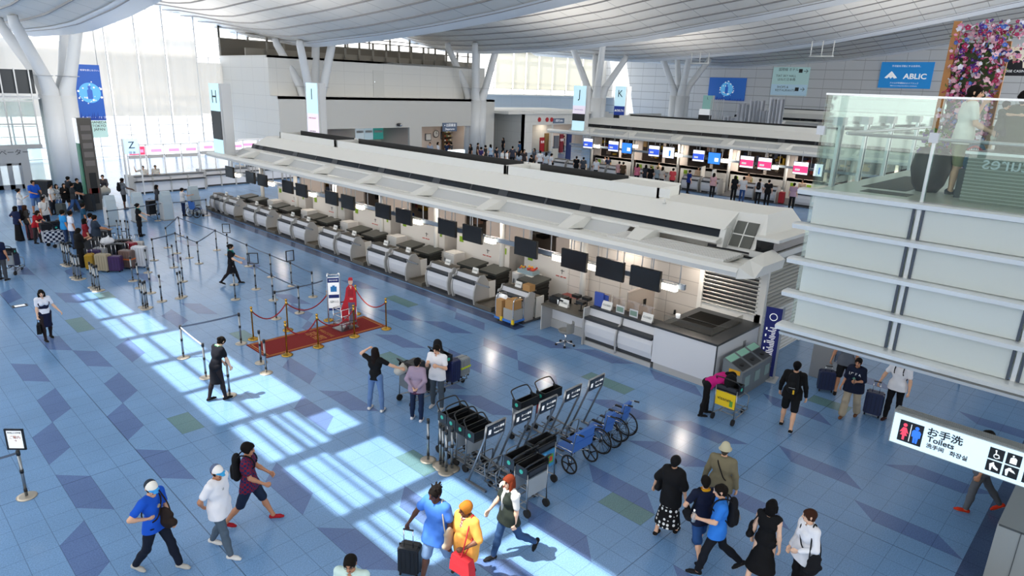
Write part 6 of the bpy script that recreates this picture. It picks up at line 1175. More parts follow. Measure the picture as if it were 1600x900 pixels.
def suitcase(loc, rz, col, label, size=(.42, .26, .6), handle=.4, group=None, stripe=None, rough=.4):
    t = thing('suitcase', label, 'suitcase', (loc[0], loc[1], loc[2] if len(loc) > 2 else 0), rz, group); w_, d_, h_ = size; m = MB(); c = .04
    pr = [(-w_/2+c, 0), (w_/2-c, 0), (w_/2, c), (w_/2, h_-c), (w_/2-c, h_), (-w_/2+c, h_), (-w_/2, h_-c), (-w_/2, c)]; pr2 = [(x*.93, .5*h_+(z-.5*h_)*.95) for x, z in pr]
    n = 8; vs = [(x, -d_/2, z+.06) for x, z in pr2]+[(x, -d_/2+.03, z+.06) for x, z in pr]+[(x, d_/2-.03, z+.06) for x, z in pr]+[(x, d_/2, z+.06) for x, z in pr2]
    m.add(vs, [(k_*8+i, k_*8+(i+1) % 8, (k_+1)*8+(i+1) % 8, (k_+1)*8+i) for k_ in range(3) for i in range(8)]+[tuple(range(7, -1, -1)), tuple(range(24, 32))]); obj('shell', m, mat('case '+col, col, rough), t)
    m = MB()
    for x in (-w_*.32, -w_*.11, w_*.11, w_*.32): m.bb(x-.012, x+.012, -d_/2-.006, -d_/2+.01, .12, h_); m.bb(x-.012, x+.012, d_/2-.01, d_/2+.006, .12, h_)
    m.bb(-w_/2-.003, w_/2+.003, -.008, .008, .06, h_+.064); obj('rib', m, mat('caserib '+col, tuple(v_*.7 for v_ in lin(col)[:3])+(1,), .5), t)
    m = MB()
    for x in (-w_*.38, w_*.38):
        for y in (-d_*.35, d_*.35): m.cyl((x-.012, y, .03), (x+.012, y, .03), .03, 0, 8); m.bb(x-.015, x+.015, y-.015, y+.015, .03, .07)
    obj('wheel', m, rubber, t)
    if handle: m = MB(); m.tube([(-.08, .06, h_+.05), (-.08, .06, h_+.06+handle)], .009, n=6); m.tube([(.08, .06, h_+.05), (.08, .06, h_+.06+handle)], .009, n=6); h1 = obj('pull_handle', m, chrome, t); m = MB(); m.tube([(-.09, .06, h_+.06+handle), (.09, .06, h_+.06+handle)], .015, n=6); obj('grip', m, blackp, h1)
    if stripe: m = MB(); m.bb(-w_/2-.008, w_/2+.008, -d_/2-.01, d_/2+.01, h_*.55, h_*.55+.05); obj('luggage_strap', m, mat('stripe '+stripe, stripe, .7), t)
    return t
# ---- patterned cloth
def pattern(name, kind, c1, c2, c3='#ffffff', scale=14.):
    m = bpy.data.materials.new(name); m.use_nodes = True; nt = m.node_tree; b = nt.nodes['Principled BSDF']; N = nt.nodes.new; Lk = nt.links.new; b.inputs['Roughness'].default_value = .85; b.inputs['Specular IOR Level'].default_value = .2
    tc = N('ShaderNodeTexCoord'); mx = N('ShaderNodeMix'); mx.data_type = 'RGBA'; mx.inputs[6].default_value = lin(c1); mx.inputs[7].default_value = lin(c2)
    if kind == 'dots':
        v = N('ShaderNodeTexVoronoi'); v.inputs['Scale'].default_value = scale; v.inputs['Randomness'].default_value = .15; r = N('ShaderNodeMath'); r.operation = 'LESS_THAN'; r.inputs[1].default_value = .33; Lk(tc.outputs['Object'], v.inputs['Vector']); Lk(v.outputs['Distance'], r.inputs[0]); Lk(r.outputs[0], mx.inputs[0])
    elif kind == 'check':
        c = N('ShaderNodeTexChecker'); c.inputs['Scale'].default_value = scale; c.inputs[1].default_value = lin(c1); c.inputs[2].default_value = lin(c2); Lk(tc.outputs['Object'], c.inputs[0]); Lk(c.outputs[0], b.inputs[0]); return m
    elif kind == 'stripe':
        w = N('ShaderNodeTexWave'); w.bands_direction = 'Z'; w.inputs['Scale'].default_value = scale; r = N('ShaderNodeMath'); r.operation = 'GREATER_THAN'; r.inputs[1].default_value = .5; Lk(tc.outputs['Object'], w.inputs['Vector']); Lk(w.outputs['Fac'], r.inputs[0]); Lk(r.outputs[0], mx.inputs[0])
    elif kind == 'blotch':
        v = N('ShaderNodeTexNoise'); v.inputs['Scale'].default_value = scale; r = N('ShaderNodeMath'); r.operation = 'GREATER_THAN'; r.inputs[1].default_value = .55; Lk(tc.outputs['Object'], v.inputs['Vector']); Lk(v.outputs['Fac'], r.inputs[0]); Lk(r.outputs[0], mx.inputs[0])
    Lk(mx.outputs[2], b.inputs[0]); return m
def A(*p): return tuple(p)
DN = (.16, .02, -1), (.1, .2, -1)
def emblem(J, txt_, size, col, dz=0., dx=0.):
    """small printed mark on the chest"""
    s_ = J['s']; c = J['chest']+J['up']*dz+J['right']*dx+J['front']*.012; M = Matrix((J['right']*-1 if False else J['right'], J['up'], -J['front'])).transposed().to_4x4(); r_ = -J['right']; n_ = J['front']; M = Matrix(((r_.x, J['up'].x, n_.x, c.x), (r_.y, J['up'].y, n_.y, c.y), (r_.z, J['up'].z, n_.z, c.z), (0, 0, 0, 1)))
    o_ = txt(txt_, size, col, J['root'].matrix_world.inverted() @ M if False else J['M'].inverted() @ M, J['root'], 'chest_print'); return o_
# ---------------------------------------------------------------- foreground
p = person('man in bright blue T-shirt and white cap, hand on hip, at the lower left', at(252, 890), 135, 1.74, legs=dict(L=(20, 4, 5), R=(-14, 5, 22)), arms={'R': ((.75, -.25, -.65), (-.75, .35, -.35), 50), 'L': ((.1, .15, -1), (0, .4, -1))}, head=(25, -14), skin='e', hair='short', top=('short', '#1b55c4'), bot=('pants', '#171d2c'), shoe='#b4b2ac', extra=[('cap', ['#ece8df', '#2c3440', '#3f9be0']), ('strap', '#241d1a', -1)], vox=.009)
t = shoulderbag(p, '#2a211d', 'dark brown sling bag on the chest of the man in the blue T-shirt', 'L', (.34, .12, .24), -.12, 'sling_bag', .2, out=-.16); emblem(p, '✺', .09, mat('print gold', '#b8a888'), .05, .05)
p = person('man in plain white T-shirt, faded jeans and white cap with blue visor, hands behind him', at(350, 862), 128, 1.73, legs=dict(L=(-12, 3, 18), R=(18, 3, 6)), arms={'R': ((.35, -.45, -.85), (-.45, -.25, -.6)), 'L': ((.3, -.45, -.85), (-.5, -.2, -.6))}, head=(20, -8), skin='t', top=('short', '#e9e9ee', dict(loose=.03, hem=.14)), bot=('jeans', mat('faded denim', '#4d5d6c', .8, bump=.3, bscale=70, var=.25)), shoe='#dcdad6', fat=1.12, extra=[('cap', ['#ece8e4', '#5c6a86', '#3aa0d8']), ('glasses', '#e8e8e8')], vox=.009); emblem(p, '◪', .06, mat('print grey', '#9aa0a0'), .08, .08)
plaid = pattern('plaid', 'check', '#7a1c2e', '#1d2a55', scale=22)
p = person('young man in red and blue plaid shirt and red shoes, walking with a black backpack', at(395, 817), 105, 1.72, legs=dict(L=(26, 3, 4), R=(-22, 3, 18)), arms={'L': ((.12, .35, -1), (-.1, .9, -.6), 50), 'R': ((.15, .3, -1), (-.1, .8, -.5), 50)}, head=(10, -5), skin='t', hair='afro', hc='#120f0e', top=('short', plaid, dict(hem=.12, loose=.02)), bot=('shorts', '#1e2b42', .95), shoe='#a31f2c', vox=.009); backpack(p, '#17181b', 'black backpack worn by the young man in the plaid shirt')
person('man in mint collared shirt and glasses cut off by the bottom edge', headpos(548, 866, 1.72), 205, 1.72, head=(-8, -8), top=('short', '#cfe6de', dict(collar=True)), extra=[('glasses', '#2a2523')], skin='t', vox=.009)
p = person('man with tied-up dreadlocks in cornflower blue T-shirt and denim shorts, pulling a black suitcase', headpos(683, 757, 1.8), 222, 1.8, legs=dict(L=(-16, 3, 22), R=(14, 4, 3)), arms={'R': ((.55, .25, -.8), (.35, .25, -.75), 60), 'L': ((.2, -.1, -1), (.1, .1, -1))}, head=(6, -10), skin='b', hair='dread', hc='#16120f', top=('short', '#4a7fd8', dict(hem=.2, loose=.035, cuff=.035)), bot=('shorts', mat('light denim', '#7d9cc2', .8, bump=.3, bscale=70), 1.0), shoe='#3a3230', vox=.009)
hh = p['handR']; suitcase((hh.x+.02, hh.y-.05), p['rz']+.4, '#1a1b1e', 'small black cabin suitcase pulled by the man with dreadlocks', (.37, .24, .5), max(.2, hh.z-.58)); shoulderbag(p, '#b3aa98', 'beige cloth shoulder bag on the man with dreadlocks', 'L', (.28, .09, .36), .0)
p = person('woman with short orange hair in an orange blouse, red handbag on her arm', headpos(730, 782, 1.66), 222, 1.66, legs=dict(L=(18, 4, 5), R=(-12, 4, 20)), arms={'L': ((.4, .1, -.9), (-.35, .8, -.25), 50), 'R': ((.25, .1, -1), (.0, .4, -.9))}, head=(20, -2), skin='c', hair='afro', hc='#b8742a', fem=True, fat=1.22, top=('half', '#eba750', dict(hem=.2, loose=.03, cuff=.03)), bot=('pants', '#1a1a20'), shoe='#202022', extra=[('scarf', pattern('patterned scarf', 'blotch', '#7a3a32', '#cdb9ac', scale=60), .42)], vox=.009)
shoulderbag(p, '#c8323a', 'large red leather handbag hanging from the orange-haired woman', 'L', (.15, .42, .32), .08, 'handbag', .3, True, .0)
p = person('woman with long ginger hair, white sweater tied over a dark olive top, in blue jeans', at(792, 873), 238, 1.68, legs=dict(R=(16, 2, 2), L=(-24, 2, 30)), arms={'R': ((.25, .25, -.9), (.2, .5, -.75)), 'L': ((.1, -.15, -1), (.05, .1, -1))}, head=(-10, 0), skin='f', hair='long', hc='#74301a', fem=True, top=('short', '#2b322c', dict(hem=.14, loose=.02)), bot=('jeans', mat('blue denim', '#25466f', .8, bump=.3, bscale=70)), shoe='#1a1a1c', sole='#e9e4d6', extra=[('scarf', '#d9d9d4', .4)], vox=.009)
s_ = p['s']; me = sdf_mesh('draped_sweater', [((-.03*s_, -.02, 1.43*s_), (-.19*s_, -.0, 1.38*s_), .062, .072, None, 1), ((.03*s_, -.02, 1.43*s_), (.19*s_, 0, 1.38*s_), .062, .072, None, 1), ((-.19*s_, 0, 1.38*s_), (-.215*s_, -.02, 1.18*s_), .068, .055, None, 1), ((.19*s_, 0, 1.38*s_), (.215*s_, -.02, 1.18*s_), .068, .055, None, 1), ((-.12*s_, -.09, 1.34*s_), (.12*s_, -.09, 1.34*s_), .05, .05, None, 1)], .01, .03); me.materials.append(fabric('#dcdcd8')); link('draped_sweater', me, p['root'])
# right group
dots = pattern('polka dots', 'dots', '#121214', '#e8e8e4', scale=12.5)
p = person('woman in a black headscarf and loose black top with a white polka dot skirt', at(1042, 832), 22, 1.6, legs=dict(L=(-10, 3, 14), R=(10, 3, 4)), arms={'L': ((.5, -.1, -.85), (.3, .15, -.9)), 'R': ((.3, 0, -1), (.15, .15, -1))}, skin='e', fem=True, hair=None, top=('half', '#141416', dict(hem=.25, loose=.06, cuff=.05, v=.01)), bot=('flare', dots, .68), shoe='#1a1718', extra=[('beanie', '#101012')], vox=.009); shoulderbag(p, '#1c1c1f', 'black leather shoulder bag on the woman in the polka dot skirt', 'L', (.3, .1, .24), -.1)
p = person('man in a khaki jacket and pale sun hat seen from behind', headpos(1134, 695, 1.7), 12, 1.7, arms={'L': ((.3, 0, -1), (.2, .05, -1)), 'R': ((.25, 0, -1), (.15, .1, -1))}, hair='short', hc='#4a443c', top=('long', '#77705a', dict(hem=.16, loose=.035, cuff=.03, collar=True)), bot=('pants', '#3a3a38'), extra=[('hat', '#bdb79c'), ('strap', '#17171a', -1)], vox=.009)
p = person('man in a royal blue polo shirt and glasses holding a water bottle', at(1112, 893), 262, 1.74, legs=dict(L=(22, 3, 10), R=(-18, 3, 32)), arms={'L': ((.15, .3, -.9), (-.1, .95, .05), 55), 'R': ((.2, -.1, -1), (.1, .2, -1))}, head=(0, -8), top=('short', '#2f78d0', dict(hem=.14, loose=.022, collar='#3f88dc')), bot=('pants', '#15181f'), extra=[('glasses', '#cfd4d8')], vox=.009); backpack(p, '#15161a', 'black backpack worn by the man in the royal blue polo')
b_ = p['handL']; t = thing('water_bottle', 'clear plastic water bottle held by the man in the blue polo', 'bottle', (b_.x, b_.y, b_.z-.08)); m = MB(); m.lathe([(.032, 0), (.034, .02), (.034, .13), (.03, .16), (.013, .19), (.013, .2)]); obj('body', m, glassmat('bottle plastic', (.85, .92, .96), .3, haze=.2), t); m = MB(); m.lathe([(.015, .2), (.015, .225)]); obj('cap', m, wht, t)
p = person('boy in navy and yellow top and denim shorts, seen from behind beside the blue polo', at(1088, 868), 330, 1.62, legs=dict(L=(-22, 4, 12), R=(20, 3, 6)), arms={'L': ((.7, -.2, -.7), (-.3, .5, -.4), 50), 'R': ((.2, 0, -1), (.1, .2, -1))}, head=(15, -5), top=('short', '#171d33', dict(hem=.14, loose=.025)), bot=('shorts', '#274a7c', 1.02), shoe='#161617', extra=[('scarf', '#d89a1c', .3)], vox=.009); shoulderbag(p, '#161618', 'small black bag at the hip of the boy in navy and yellow', 'L', (.24, .1, .2), -.05)
p = person('woman in a sleeveless black V-back dress with a black shoulder bag, seen from behind', headpos(1207, 782, 1.62), 16, 1.62, legs=dict(L=(-12, 4, 14), R=(10, 3, 4)), arms={'L': ((.2, -.05, -1), (.15, .2, -1)), 'R': ((.18, -.05, -1), (.12, .1, -1))}, hair='bob', hc='#0f0d0e', fem=True, skin='f', top=('none', '#111113', dict(v=.03, hem=.05)), bot=('flare', '#111113', .56), shoe='#141414', vox=.009); shoulderbag(p, '#141416', 'boxy black shoulder bag of the woman in the black dress', 'L', (.26, .11, .22), -.08)
p = person('person with short brown hair in a white collared shirt with a thin cross-body strap', headpos(1270, 797, 1.66), 228, 1.66, arms={'R': ((.2, -.05, -1), (.0, .45, -.8)), 'L': ((.35, .1, -.9), (-.5, .65, -.35))}, head=(25, -3), hair='short', hc='#3a2218', fem=True, skin='f', top=('long', '#e6e6ea', dict(hem=.16, loose=.035, cuff=.03, collar='#eeeef0')), bot=('pants', '#141417'), extra=[('strap', '#1a1d24', 1)], vox=.009); shoulderbag(p, '#15161a', 'flat black bag at the hip of the person in the white shirt', 'L', (.34, .08, .28), .05)
p = person('man in grey trousers and orange-red shoes partly hidden by the hanging toilets sign', at(1516, 797), 255, 1.78, legs=dict(L=(10, 3, 5), R=(-30, 3, 6)), arms={'L': ((.15, .05, -1), (.05, .2, -1)), 'R': ((.15, .0, -1), (.1, .1, -1))}, head=(10, -4), skin='t', top=('short', '#5c6068'), bot=('jeans', '#5c6066'), shoe='#c9361c', vox=.009); backpack(p, '#17181b', 'black backpack on the man behind the toilets sign')
p = person('man in black jacket and black shorts walking away with a black backpack', at(1229, 669), 6, 1.78, legs=dict(R=(-14, 3, 16), L=(10, 5, 3)), arms={'L': ((.3, .05, -1), (.1, .35, -.9)), 'R': ((.28, 0, -1), (.15, .15, -1))}, hair='short', hc='#0d0c0d', top=('long', '#121214', dict(loose=.03, hem=.12)), bot=('shorts', '#131519', .85), shoe='#18191b', vox=.0095); b_ = backpack(p, '#16171a', 'black backpack with a yellow tag on the man in black shorts'); m = MB(); m.bb(.03, .07, -.16, -.15, -.24, -.14); obj('yellow_tag', m, mat('tag yellow', '#e3b51d'), b_)
p = person('woman in a magenta top and black trousers bending over a luggage cart', at(1099, 648), 78, 1.62, lean=62, legs=dict(L=(8, 3, 4), R=(-4, 3, 6)), arms={'L': ((.05, .25, -1), (0, .35, -1)), 'R': ((.05, .25, -1), (0, .35, -1))}, head=(0, -20), hair='bob', hc='#0f0e0f', fem=True, top=('half', '#c01f78', dict(hem=.04, loose=.03)), bot=('pants', '#131316'), shoe='#1b1b1d', sole='#e8e8e8', vox=.0095)
p = person('man in a grey T-shirt and black shorts under the balcony, head out of sight', at(1313, 614), 182, 1.78, legs=dict(L=(-10, 3, 14), R=(10, 3, 4)), arms={'R': ((.4, 0, -.9), (.2, .1, -.9), 60)}, skin='t', top=('short', '#5f6570', dict(loose=.025)), bot=('shorts', '#17181c', .9), shoe='#1b1b1d', vox=.0095); h_ = p['handR']; suitcase((h_.x-.05, h_.y), p['rz']+.3, '#20284a', 'navy suitcase beside the man in the grey T-shirt under the balcony', (.42, .26, .55), .15)
p = person('woman in a dark navy printed T-shirt and wide beige trousers holding a phone', at(1325, 652), 192, 1.66, legs=dict(R=(12, 3, 4), L=(-10, 3, 14)), arms={'R': ((.2, 0, -1), (.2, .4, -.8)), 'L': ((.15, .15, -1), (-.4, .9, .1), 55)}, head=(0, -6), skin='t', hair='pony', hc='#15100e', fem=True, top=('half', '#131b30', dict(hem=.16, loose=.05, cuff=.04)), bot=('wide', '#a89c88'), shoe='#6b4630', vox=.0095); emblem(p, 'I.D.E.A', .1, mat('print white', '#dfe3e6'), .04); emblem(p, '✦', .12, mat('print teal', '#5c8f80'), -.08)
o = obj('phone', MB().bb(-.035, .035, -.005, .005, -.07, .07), blackp, loc=p['handL']); tag(o, 'dark phone in the hand of the woman in beige trousers', 'phone')
p = person('man in a white T-shirt and black trousers with a backpack, head hidden by the balcony', at(1391, 656), 196, 1.76, legs=dict(R=(8, 2, 4), L=(-4, 2, 8)), arms={'R': ((.45, .05, -.85), (.25, .25, -.85), 60), 'L': ((.25, 0, -1), (.1, .15, -1))}, top=('short', '#e4e4e8', dict(loose=.02)), bot=('jeans', '#141418'), shoe='#3a2626', vox=.0095); backpack(p, '#141517', 'black backpack on the man in the white T-shirt under the balcony'); h_ = p['handR']; suitcase((h_.x, h_.y), p['rz']+.2, '#17254a', 'dark blue upright suitcase pulled by the man in the white T-shirt', (.42, .28, .6), .3)
# staff in the middle distance
grn = pattern('green print scarf', 'blotch', '#2f8a5a', '#e3ead8', scale=40)
p = person('airline agent in a black dress and green scarf bending over a strap post', at(342, 625), 60, 1.7, lean=14, legs=dict(L=(-8, 3, 8), R=(10, 2, 3)), arms={'L': ((.1, .4, -.9), (-.1, .7, -.6), 50), 'R': ((.1, .5, -.8), (-.05, .5, -.75), 50)}, head=(-10, -30), hair='bun', fem=True, skin='f', top=('short', '#15171f', dict(hem=.05)), bot=('skirt', '#15171f', .44, '#2a2426'), shoe='#141414', extra=[('scarf', grn, .1)], vox=.0095)
p = person('airline clerk in a navy waistcoat and skirt carrying a black bag', at(77, 531), 165, 1.6, legs=dict(R=(8, 2, 3), L=(-8, 2, 10)), arms={'R': ((.12, 0, -1), (.08, .05, -1), 60), 'L': ((.35, .1, -.9), (.45, .35, -.75))}, head=(15, -8), hair='bob', fem=True, skin='f', top=('short', '#dfe2ec', dict(hem=.0, collar='#e8eaf0')), bot=('skirt', '#141a36', .45, '#2b2326'), shoe='#141414', vox=.0095)
s_ = p['s']; me = sdf_mesh('waistcoat', [((0, 0, 1.0*s_), (0, 0, 1.2*s_), .142*s_, .14*s_, (0, 1, 0), .85), ((-.06*s_, 0, 1.27*s_), (.06*s_, 0, 1.27*s_), .132*s_, .132*s_, (0, 1, 0), .92), ((-.1*s_, 0, 1.38*s_), (.1*s_, 0, 1.38*s_), .075*s_, .075*s_, None, 1)], .0095, .03, cuts=[((0, 0, .9*s_), (0, 0, -1))], subs=[((0, .12*s_, 1.5*s_), (0, .15*s_, 1.3*s_), .06*s_, .02*s_, None, 1)]); me.materials.append(fabric('#141a36')); link('waistcoat', me, p['root'])
handbag(p['handR'], p['rz']+1.2, '#15161a', 'black square bag carried by the clerk in the navy waistcoat')
p = person('woman in a black T-shirt and blue jeans with one hand on her head', at(588, 640), 25, 1.66, legs=dict(L=(0, 7, 3), R=(-4, 9, 3)), arms={'L': ((.85, .3, .25), (-.75, -.15, .6)), 'R': ((.8, .25, -.5), (.85, .35, -.35))}, head=(-5, 5), hair='long', hc='#1c1412', fem=True, skin='e', top=('short', '#101113', dict(hem=.06)), bot=('jeans', mat('mid denim', '#5d7ba6', .8, bump=.3, bscale=70)), shoe='#d8d6d2', vox=.0095)
p = person('woman in a mauve hooded jacket and dark jeans with her hands behind her back', at(652, 655), 18, 1.6, legs=dict(L=(0, 3, 3), R=(-5, 4, 8)), arms={'L': ((.3, -.35, -.9), (-.6, -.25, -.6)), 'R': ((.3, -.35, -.9), (-.55, -.25, -.6))}, head=(5, -5), hair='short', fem=True, hc='#0e0d0e', top=('long', '#9d8a9c', dict(hem=.12, loose=.035, cuff=.02)), bot=('jeans', '#1f2c48'), shoe='#dcd8dc', extra=[('scarf', '#a594a4', .1)], vox=.0095)
m = MB(); s_ = p['s']; m.lathe([(.165*s_, .78*s_), (.158*s_, .93*s_)], n=24); obj('checked_shirt_tail', m, pattern('tail plaid', 'check', '#4a3050', '#7a4a52', scale=30), p['root'])
p = person('man in a white polo shirt and grey jeans standing by the loaded cart, hands raised', at(683, 638), 206, 1.74, legs=dict(L=(3, 4, 3), R=(-3, 5, 3)), arms={'R': ((.2, .2, -.9), (-.35, .7, .6), 55), 'L': ((.25, .2, -.9), (-.45, .75, .45), 55)}, head=(0, -12), top=('short', '#e8e8ec', dict(hem=.12, loose=.025, collar='#e8e8ec')), bot=('jeans', '#4d565f'), shoe='#c8c6c4', vox=.0095)
p = person('airline agent in black with a teal scarf striding right past the strap posts', at(364, 444), 100, 1.66, legs=dict(L=(20, 2, 4), R=(-20, 2, 20)), arms={'L': ((.2, .5, -.8), (.1, .9, -.4)), 'R': ((.2, .4, -.9), (.1, .9, -.5))}, head=(0, -8), hair='bun', fem=True, skin='f', top=('short', '#14161c', dict(hem=.04)), bot=('skirt', '#14161c', .42, '#221e20'), shoe='#121212', extra=[('scarf', '#2f8f8a', .08)], vox=.012)
p = person('airline agent in black with a teal scarf standing by the queue straps', at(220, 369), 95, 1.66, arms={'L': ((.2, .5, -.8), (.1, .9, -.4)), 'R': ((.2, .3, -.9), (.1, .7, -.6))}, hair='bun', fem=True, skin='f', top=('short', '#14161c'), bot=('skirt', '#14161c', .42, '#221e20'), shoe='#121212', extra=[('scarf', '#2f8f8a', .08)], vox=.014)
# upper floor
uq = atX(1503, 262, 12.9)
p = person('man in a white T-shirt and khaki shorts behind the balustrade, holding a phone', (12.95, atX(1508, 200, 12.95).y), 75, 1.72, z0=ZD, arms={'R': ((.15, .25, -.95), (.0, .85, -.4), 50), 'L': ((.3, .5, -.6), (-.2, .3, .9), 50)}, head=(20, -4), top=('short', '#e6e4da', dict(hem=.12, loose=.025)), bot=('shorts', '#85885c', .9), shoe='#333333', vox=.0085)
o = obj('phone', MB().bb(-.035, .035, -.005, .005, -.07, .07), blackp, loc=p['handR']+Vector((0, 0, .03))); tag(o, 'dark phone in the hand of the man behind the balustrade', 'phone')
J = person('person in an olive green top seen from behind on the upper floor, carrying a child', (12.9, atX(1590, 200, 12.9).y), 40, 1.66, z0=ZD, arms={'L': ((.2, .3, -.9), (-.2, .8, .1)), 'R': ((.2, .3, -.9), (-.3, .8, .2))}, hair='bun', hc='#100d0d', fem=True, fat=1.1, top=('half', '#40462c', dict(hem=.2, loose=.05)), bot=('pants', '#25252a'), vox=.0085); shoulderbag(J, '#aab5a4', 'pale green shoulder bag on the person in the olive top', 'L', (.36, .1, .26), -.12)
c = person('small child in red shoes carried by the person in the olive top', (12.9, atX(1563, 200, 12.9).y), 110, .86, z0=ZD+.72, legs=dict(L=(50, 10, 60), R=(50, 10, 60)), arms={'L': ((.3, .6, -.2), (0, .9, 0)), 'R': ((.3, .6, -.2), (0, .9, 0))}, top=('short', '#3a4030'), bot=('shorts', '#2a2c30', .8), shoe='#b02430', vox=.0085)
q = atX(1527, 232, 12.75); t = thing('stroller_bag', 'grey-blue shark-mouth backpack hanging in front of the man on the upper floor', 'bag', (12.7, q.y, ZD+.45)); me = sdf_mesh('body', [((0, 0, .1), (0, 0, .3), .14, .12, (1, 0, 0), .7)], .01, .02); me.materials.append(fabric('#35586a')); link('body', me, t); m = MB(); m.tube(bez([(-.1, .1, .3), (-.11, 0, .36), (-.1, -.1, .3)], 4), .02, n=6); obj('red_mouth', m, mat('mouth red', '#a8262c'), t)
m = MB()
for i in range(6): y_ = -.08+i*.03; m.add([(-.115, y_-.012, .3), (-.115, y_+.012, .3), (-.12, y_, .33)], [(0, 1, 2)])
obj('teeth', m, wht, t); m = MB(); m.tube([(0, .1, .42), (0, .1, .3)], .01); m.cyl((.05, -.12, 0), (.05, -.12, .1), .03); m.bb(-.1, .15, -.15, .15, -.45, .0); obj('stroller_base', m, dgrey, t)
# ================================================================ THINGS ON THE FLOOR
# --- strap posts
platem = mat('post plate', '#c3b9a8', .35, .6); tubem = mat('post tube', '#8f9498', .3, .9)
def post(label, frame_=False, cards=False):
    t = thing('strap_post', label, 'post', group='strap posts of the queue'); m = MB(); m.lathe([(.17, 0), (.175, .012), (.12, .022), (.04, .03)], n=20); obj('base_plate', m, platem, t)
    m = MB(); m.cyl((0, 0, .02), (0, 0, .9), .028, n=10); obj('tube', m, tubem, t); m = MB(); m.cyl((0, 0, .9), (0, 0, 1.0), .036, n=10); m.cyl((0, 0, .12), (0, 0, .18), .032, n=10); m.cyl((0, 0, .52), (0, 0, .6), .034, n=10); obj('strap_head', m, blackp, t)
    if frame_:
        m = MB(); m.bb(-.17, .17, -.015, .015, 1.42, 1.45); m.bb(-.17, .17, -.015, .015, 1.02, 1.05); m.bb(-.17, -.14, -.015, .015, 1.02, 1.45); m.bb(.14, .17, -.015, .015, 1.02, 1.45); fr = obj('sign_frame', m, blackp, t)
        if cards: m = MB(); m.bb(-.14, .14, -.005, .005, 1.05, 1.42); obj('notice_sheet', m, wht, fr); txt('WELCOME', .05, ink, frame((0, -.007, 1.37), (1, 0, 0), (0, 0, 1)), fr); txt('ご案内\n→', .07, mat('note red', '#b06a50'), frame((0, -.007, 1.24), (1, 0, 0), (0, 0, 1)), fr)
    return t
p0 = post('black and steel strap post standing in the queue area', False); pf0 = post('strap post with an empty black sign frame', True); pc0 = post('strap post with a framed white notice at the far lower left of the floor', True, True)
SP = [(186,375),(192,375),(199,375),(203,376),(208,439),(218,450),(224,480),(228,483),(231,481),(236,458),(253,471),(281,466),(285,464),(286,440),(272,418),(241,407),(277,396),(296,403),(311,412),(339,391),(282,369),(388,416),(368,468),(231,426),(324,337),(424,433),(489,464),(432,498),(427,469),(468,489),(366,445),(377,537),(408,567),(416,583),(287,559),(262,387),(171,358),(247,345)]
CL = {'left': [(101,413),(104,415),(108,416),(111,414)], 'middle': [(116,433),(119,436),(123,437),(127,436)], 'right': [(145,449),(149,452),(152,455),(156,454)]}
p0u = False
def put_post(px, label, group):
    global p0u
    q = at(*px)
    if not p0u: p0u = True; p0.location = q; p0['label'] = label; p0['group'] = group; return p0
    return dup(p0, q, label=label, group=group)
posn = {}
LM = {'the red carpet': (430, 530), 'the rightmost kiosk': (305, 335), 'the leftmost kiosk': (176, 352), 'the walking agent in black': (364, 440), 'the white suitcase': (221, 417), 'the far end of the desks': (345, 345), 'the sunlit strip of floor': (225, 500), 'the standing agent in black': (220, 369)}
_cnt = {}
for px in sorted(SP, key=lambda p: min((p[0]-v[0])**2+(p[1]-v[1])**2 for v in LM.values())):
    l_ = min(LM, key=lambda k: (px[0]-LM[k][0])**2+(px[1]-LM[k][1])**2); _cnt[l_] = _cnt.get(l_, 0)+1
    put_post(px, 'queue lane strap post, %s in closeness to %s' % (ORD[_cnt[l_]-1], l_), 'single strap posts of the queue lanes')
for k_, L_ in CL.items():
    for j_, px in enumerate(L_): put_post(px, 'strap post in the %s bunch by the luggage, %s from its left' % (k_, ORD[j_]), 'strap posts bunched %s' % k_)
put_post((322, 590), 'strap post just left of the agent in black bending in the sunlight', None); put_post((359, 618), 'strap post the agent in black leans on in the sunlight', None)
for i, px in enumerate([(669, 719), (688, 727), (692, 731), (697, 738), (706, 733)]): put_post(px, 'strap post in the bunch beside the parked carts, %s from the left' % ORD[i], 'strap posts beside the parked carts')
for i, px in enumerate([(1500, 597), (1557, 613)]): put_post(px, 'strap post half hidden under the balcony, %s of two' % ('left' if i == 0 else 'right'), None)
pf0.location = at(400, 452); pf0['label'] = 'strap post with an empty black sign frame, nearer to the walking agent'; dup(pf0, at(456, 447), label='strap post with an empty black sign frame, nearer to the check-in desks'); pc0.location = at(42, 776); pc0.rotation_euler = (0, 0, -.75); pf0.rotation_euler = (0, 0, -.6)
dup(pf0, at(357, 398), label='strap post with an empty black sign frame above the walking agent')
strapm = mat('strap blue grey', '#5d6a7c', .7)
def strap(a, b, label, col=strapm, z=.95, sag=.02):
    A_, B_ = at(*a), at(*b); m = MB(); n = 8; P_ = []
    for i in range(n+1): t_ = i/n; P_.append(A_.lerp(B_, t_)+Vector((0, 0, z-sag*4*t_*(1-t_))))
    for i in range(n): m.quad(P_[i]-Vector((0, 0, .025)), P_[i+1]-Vector((0, 0, .025)), P_[i+1]+Vector((0, 0, .025)), P_[i]+Vector((0, 0, .025)))
    o = obj('queue_strap', m, col); tag(o, label, 'strap', None); return o
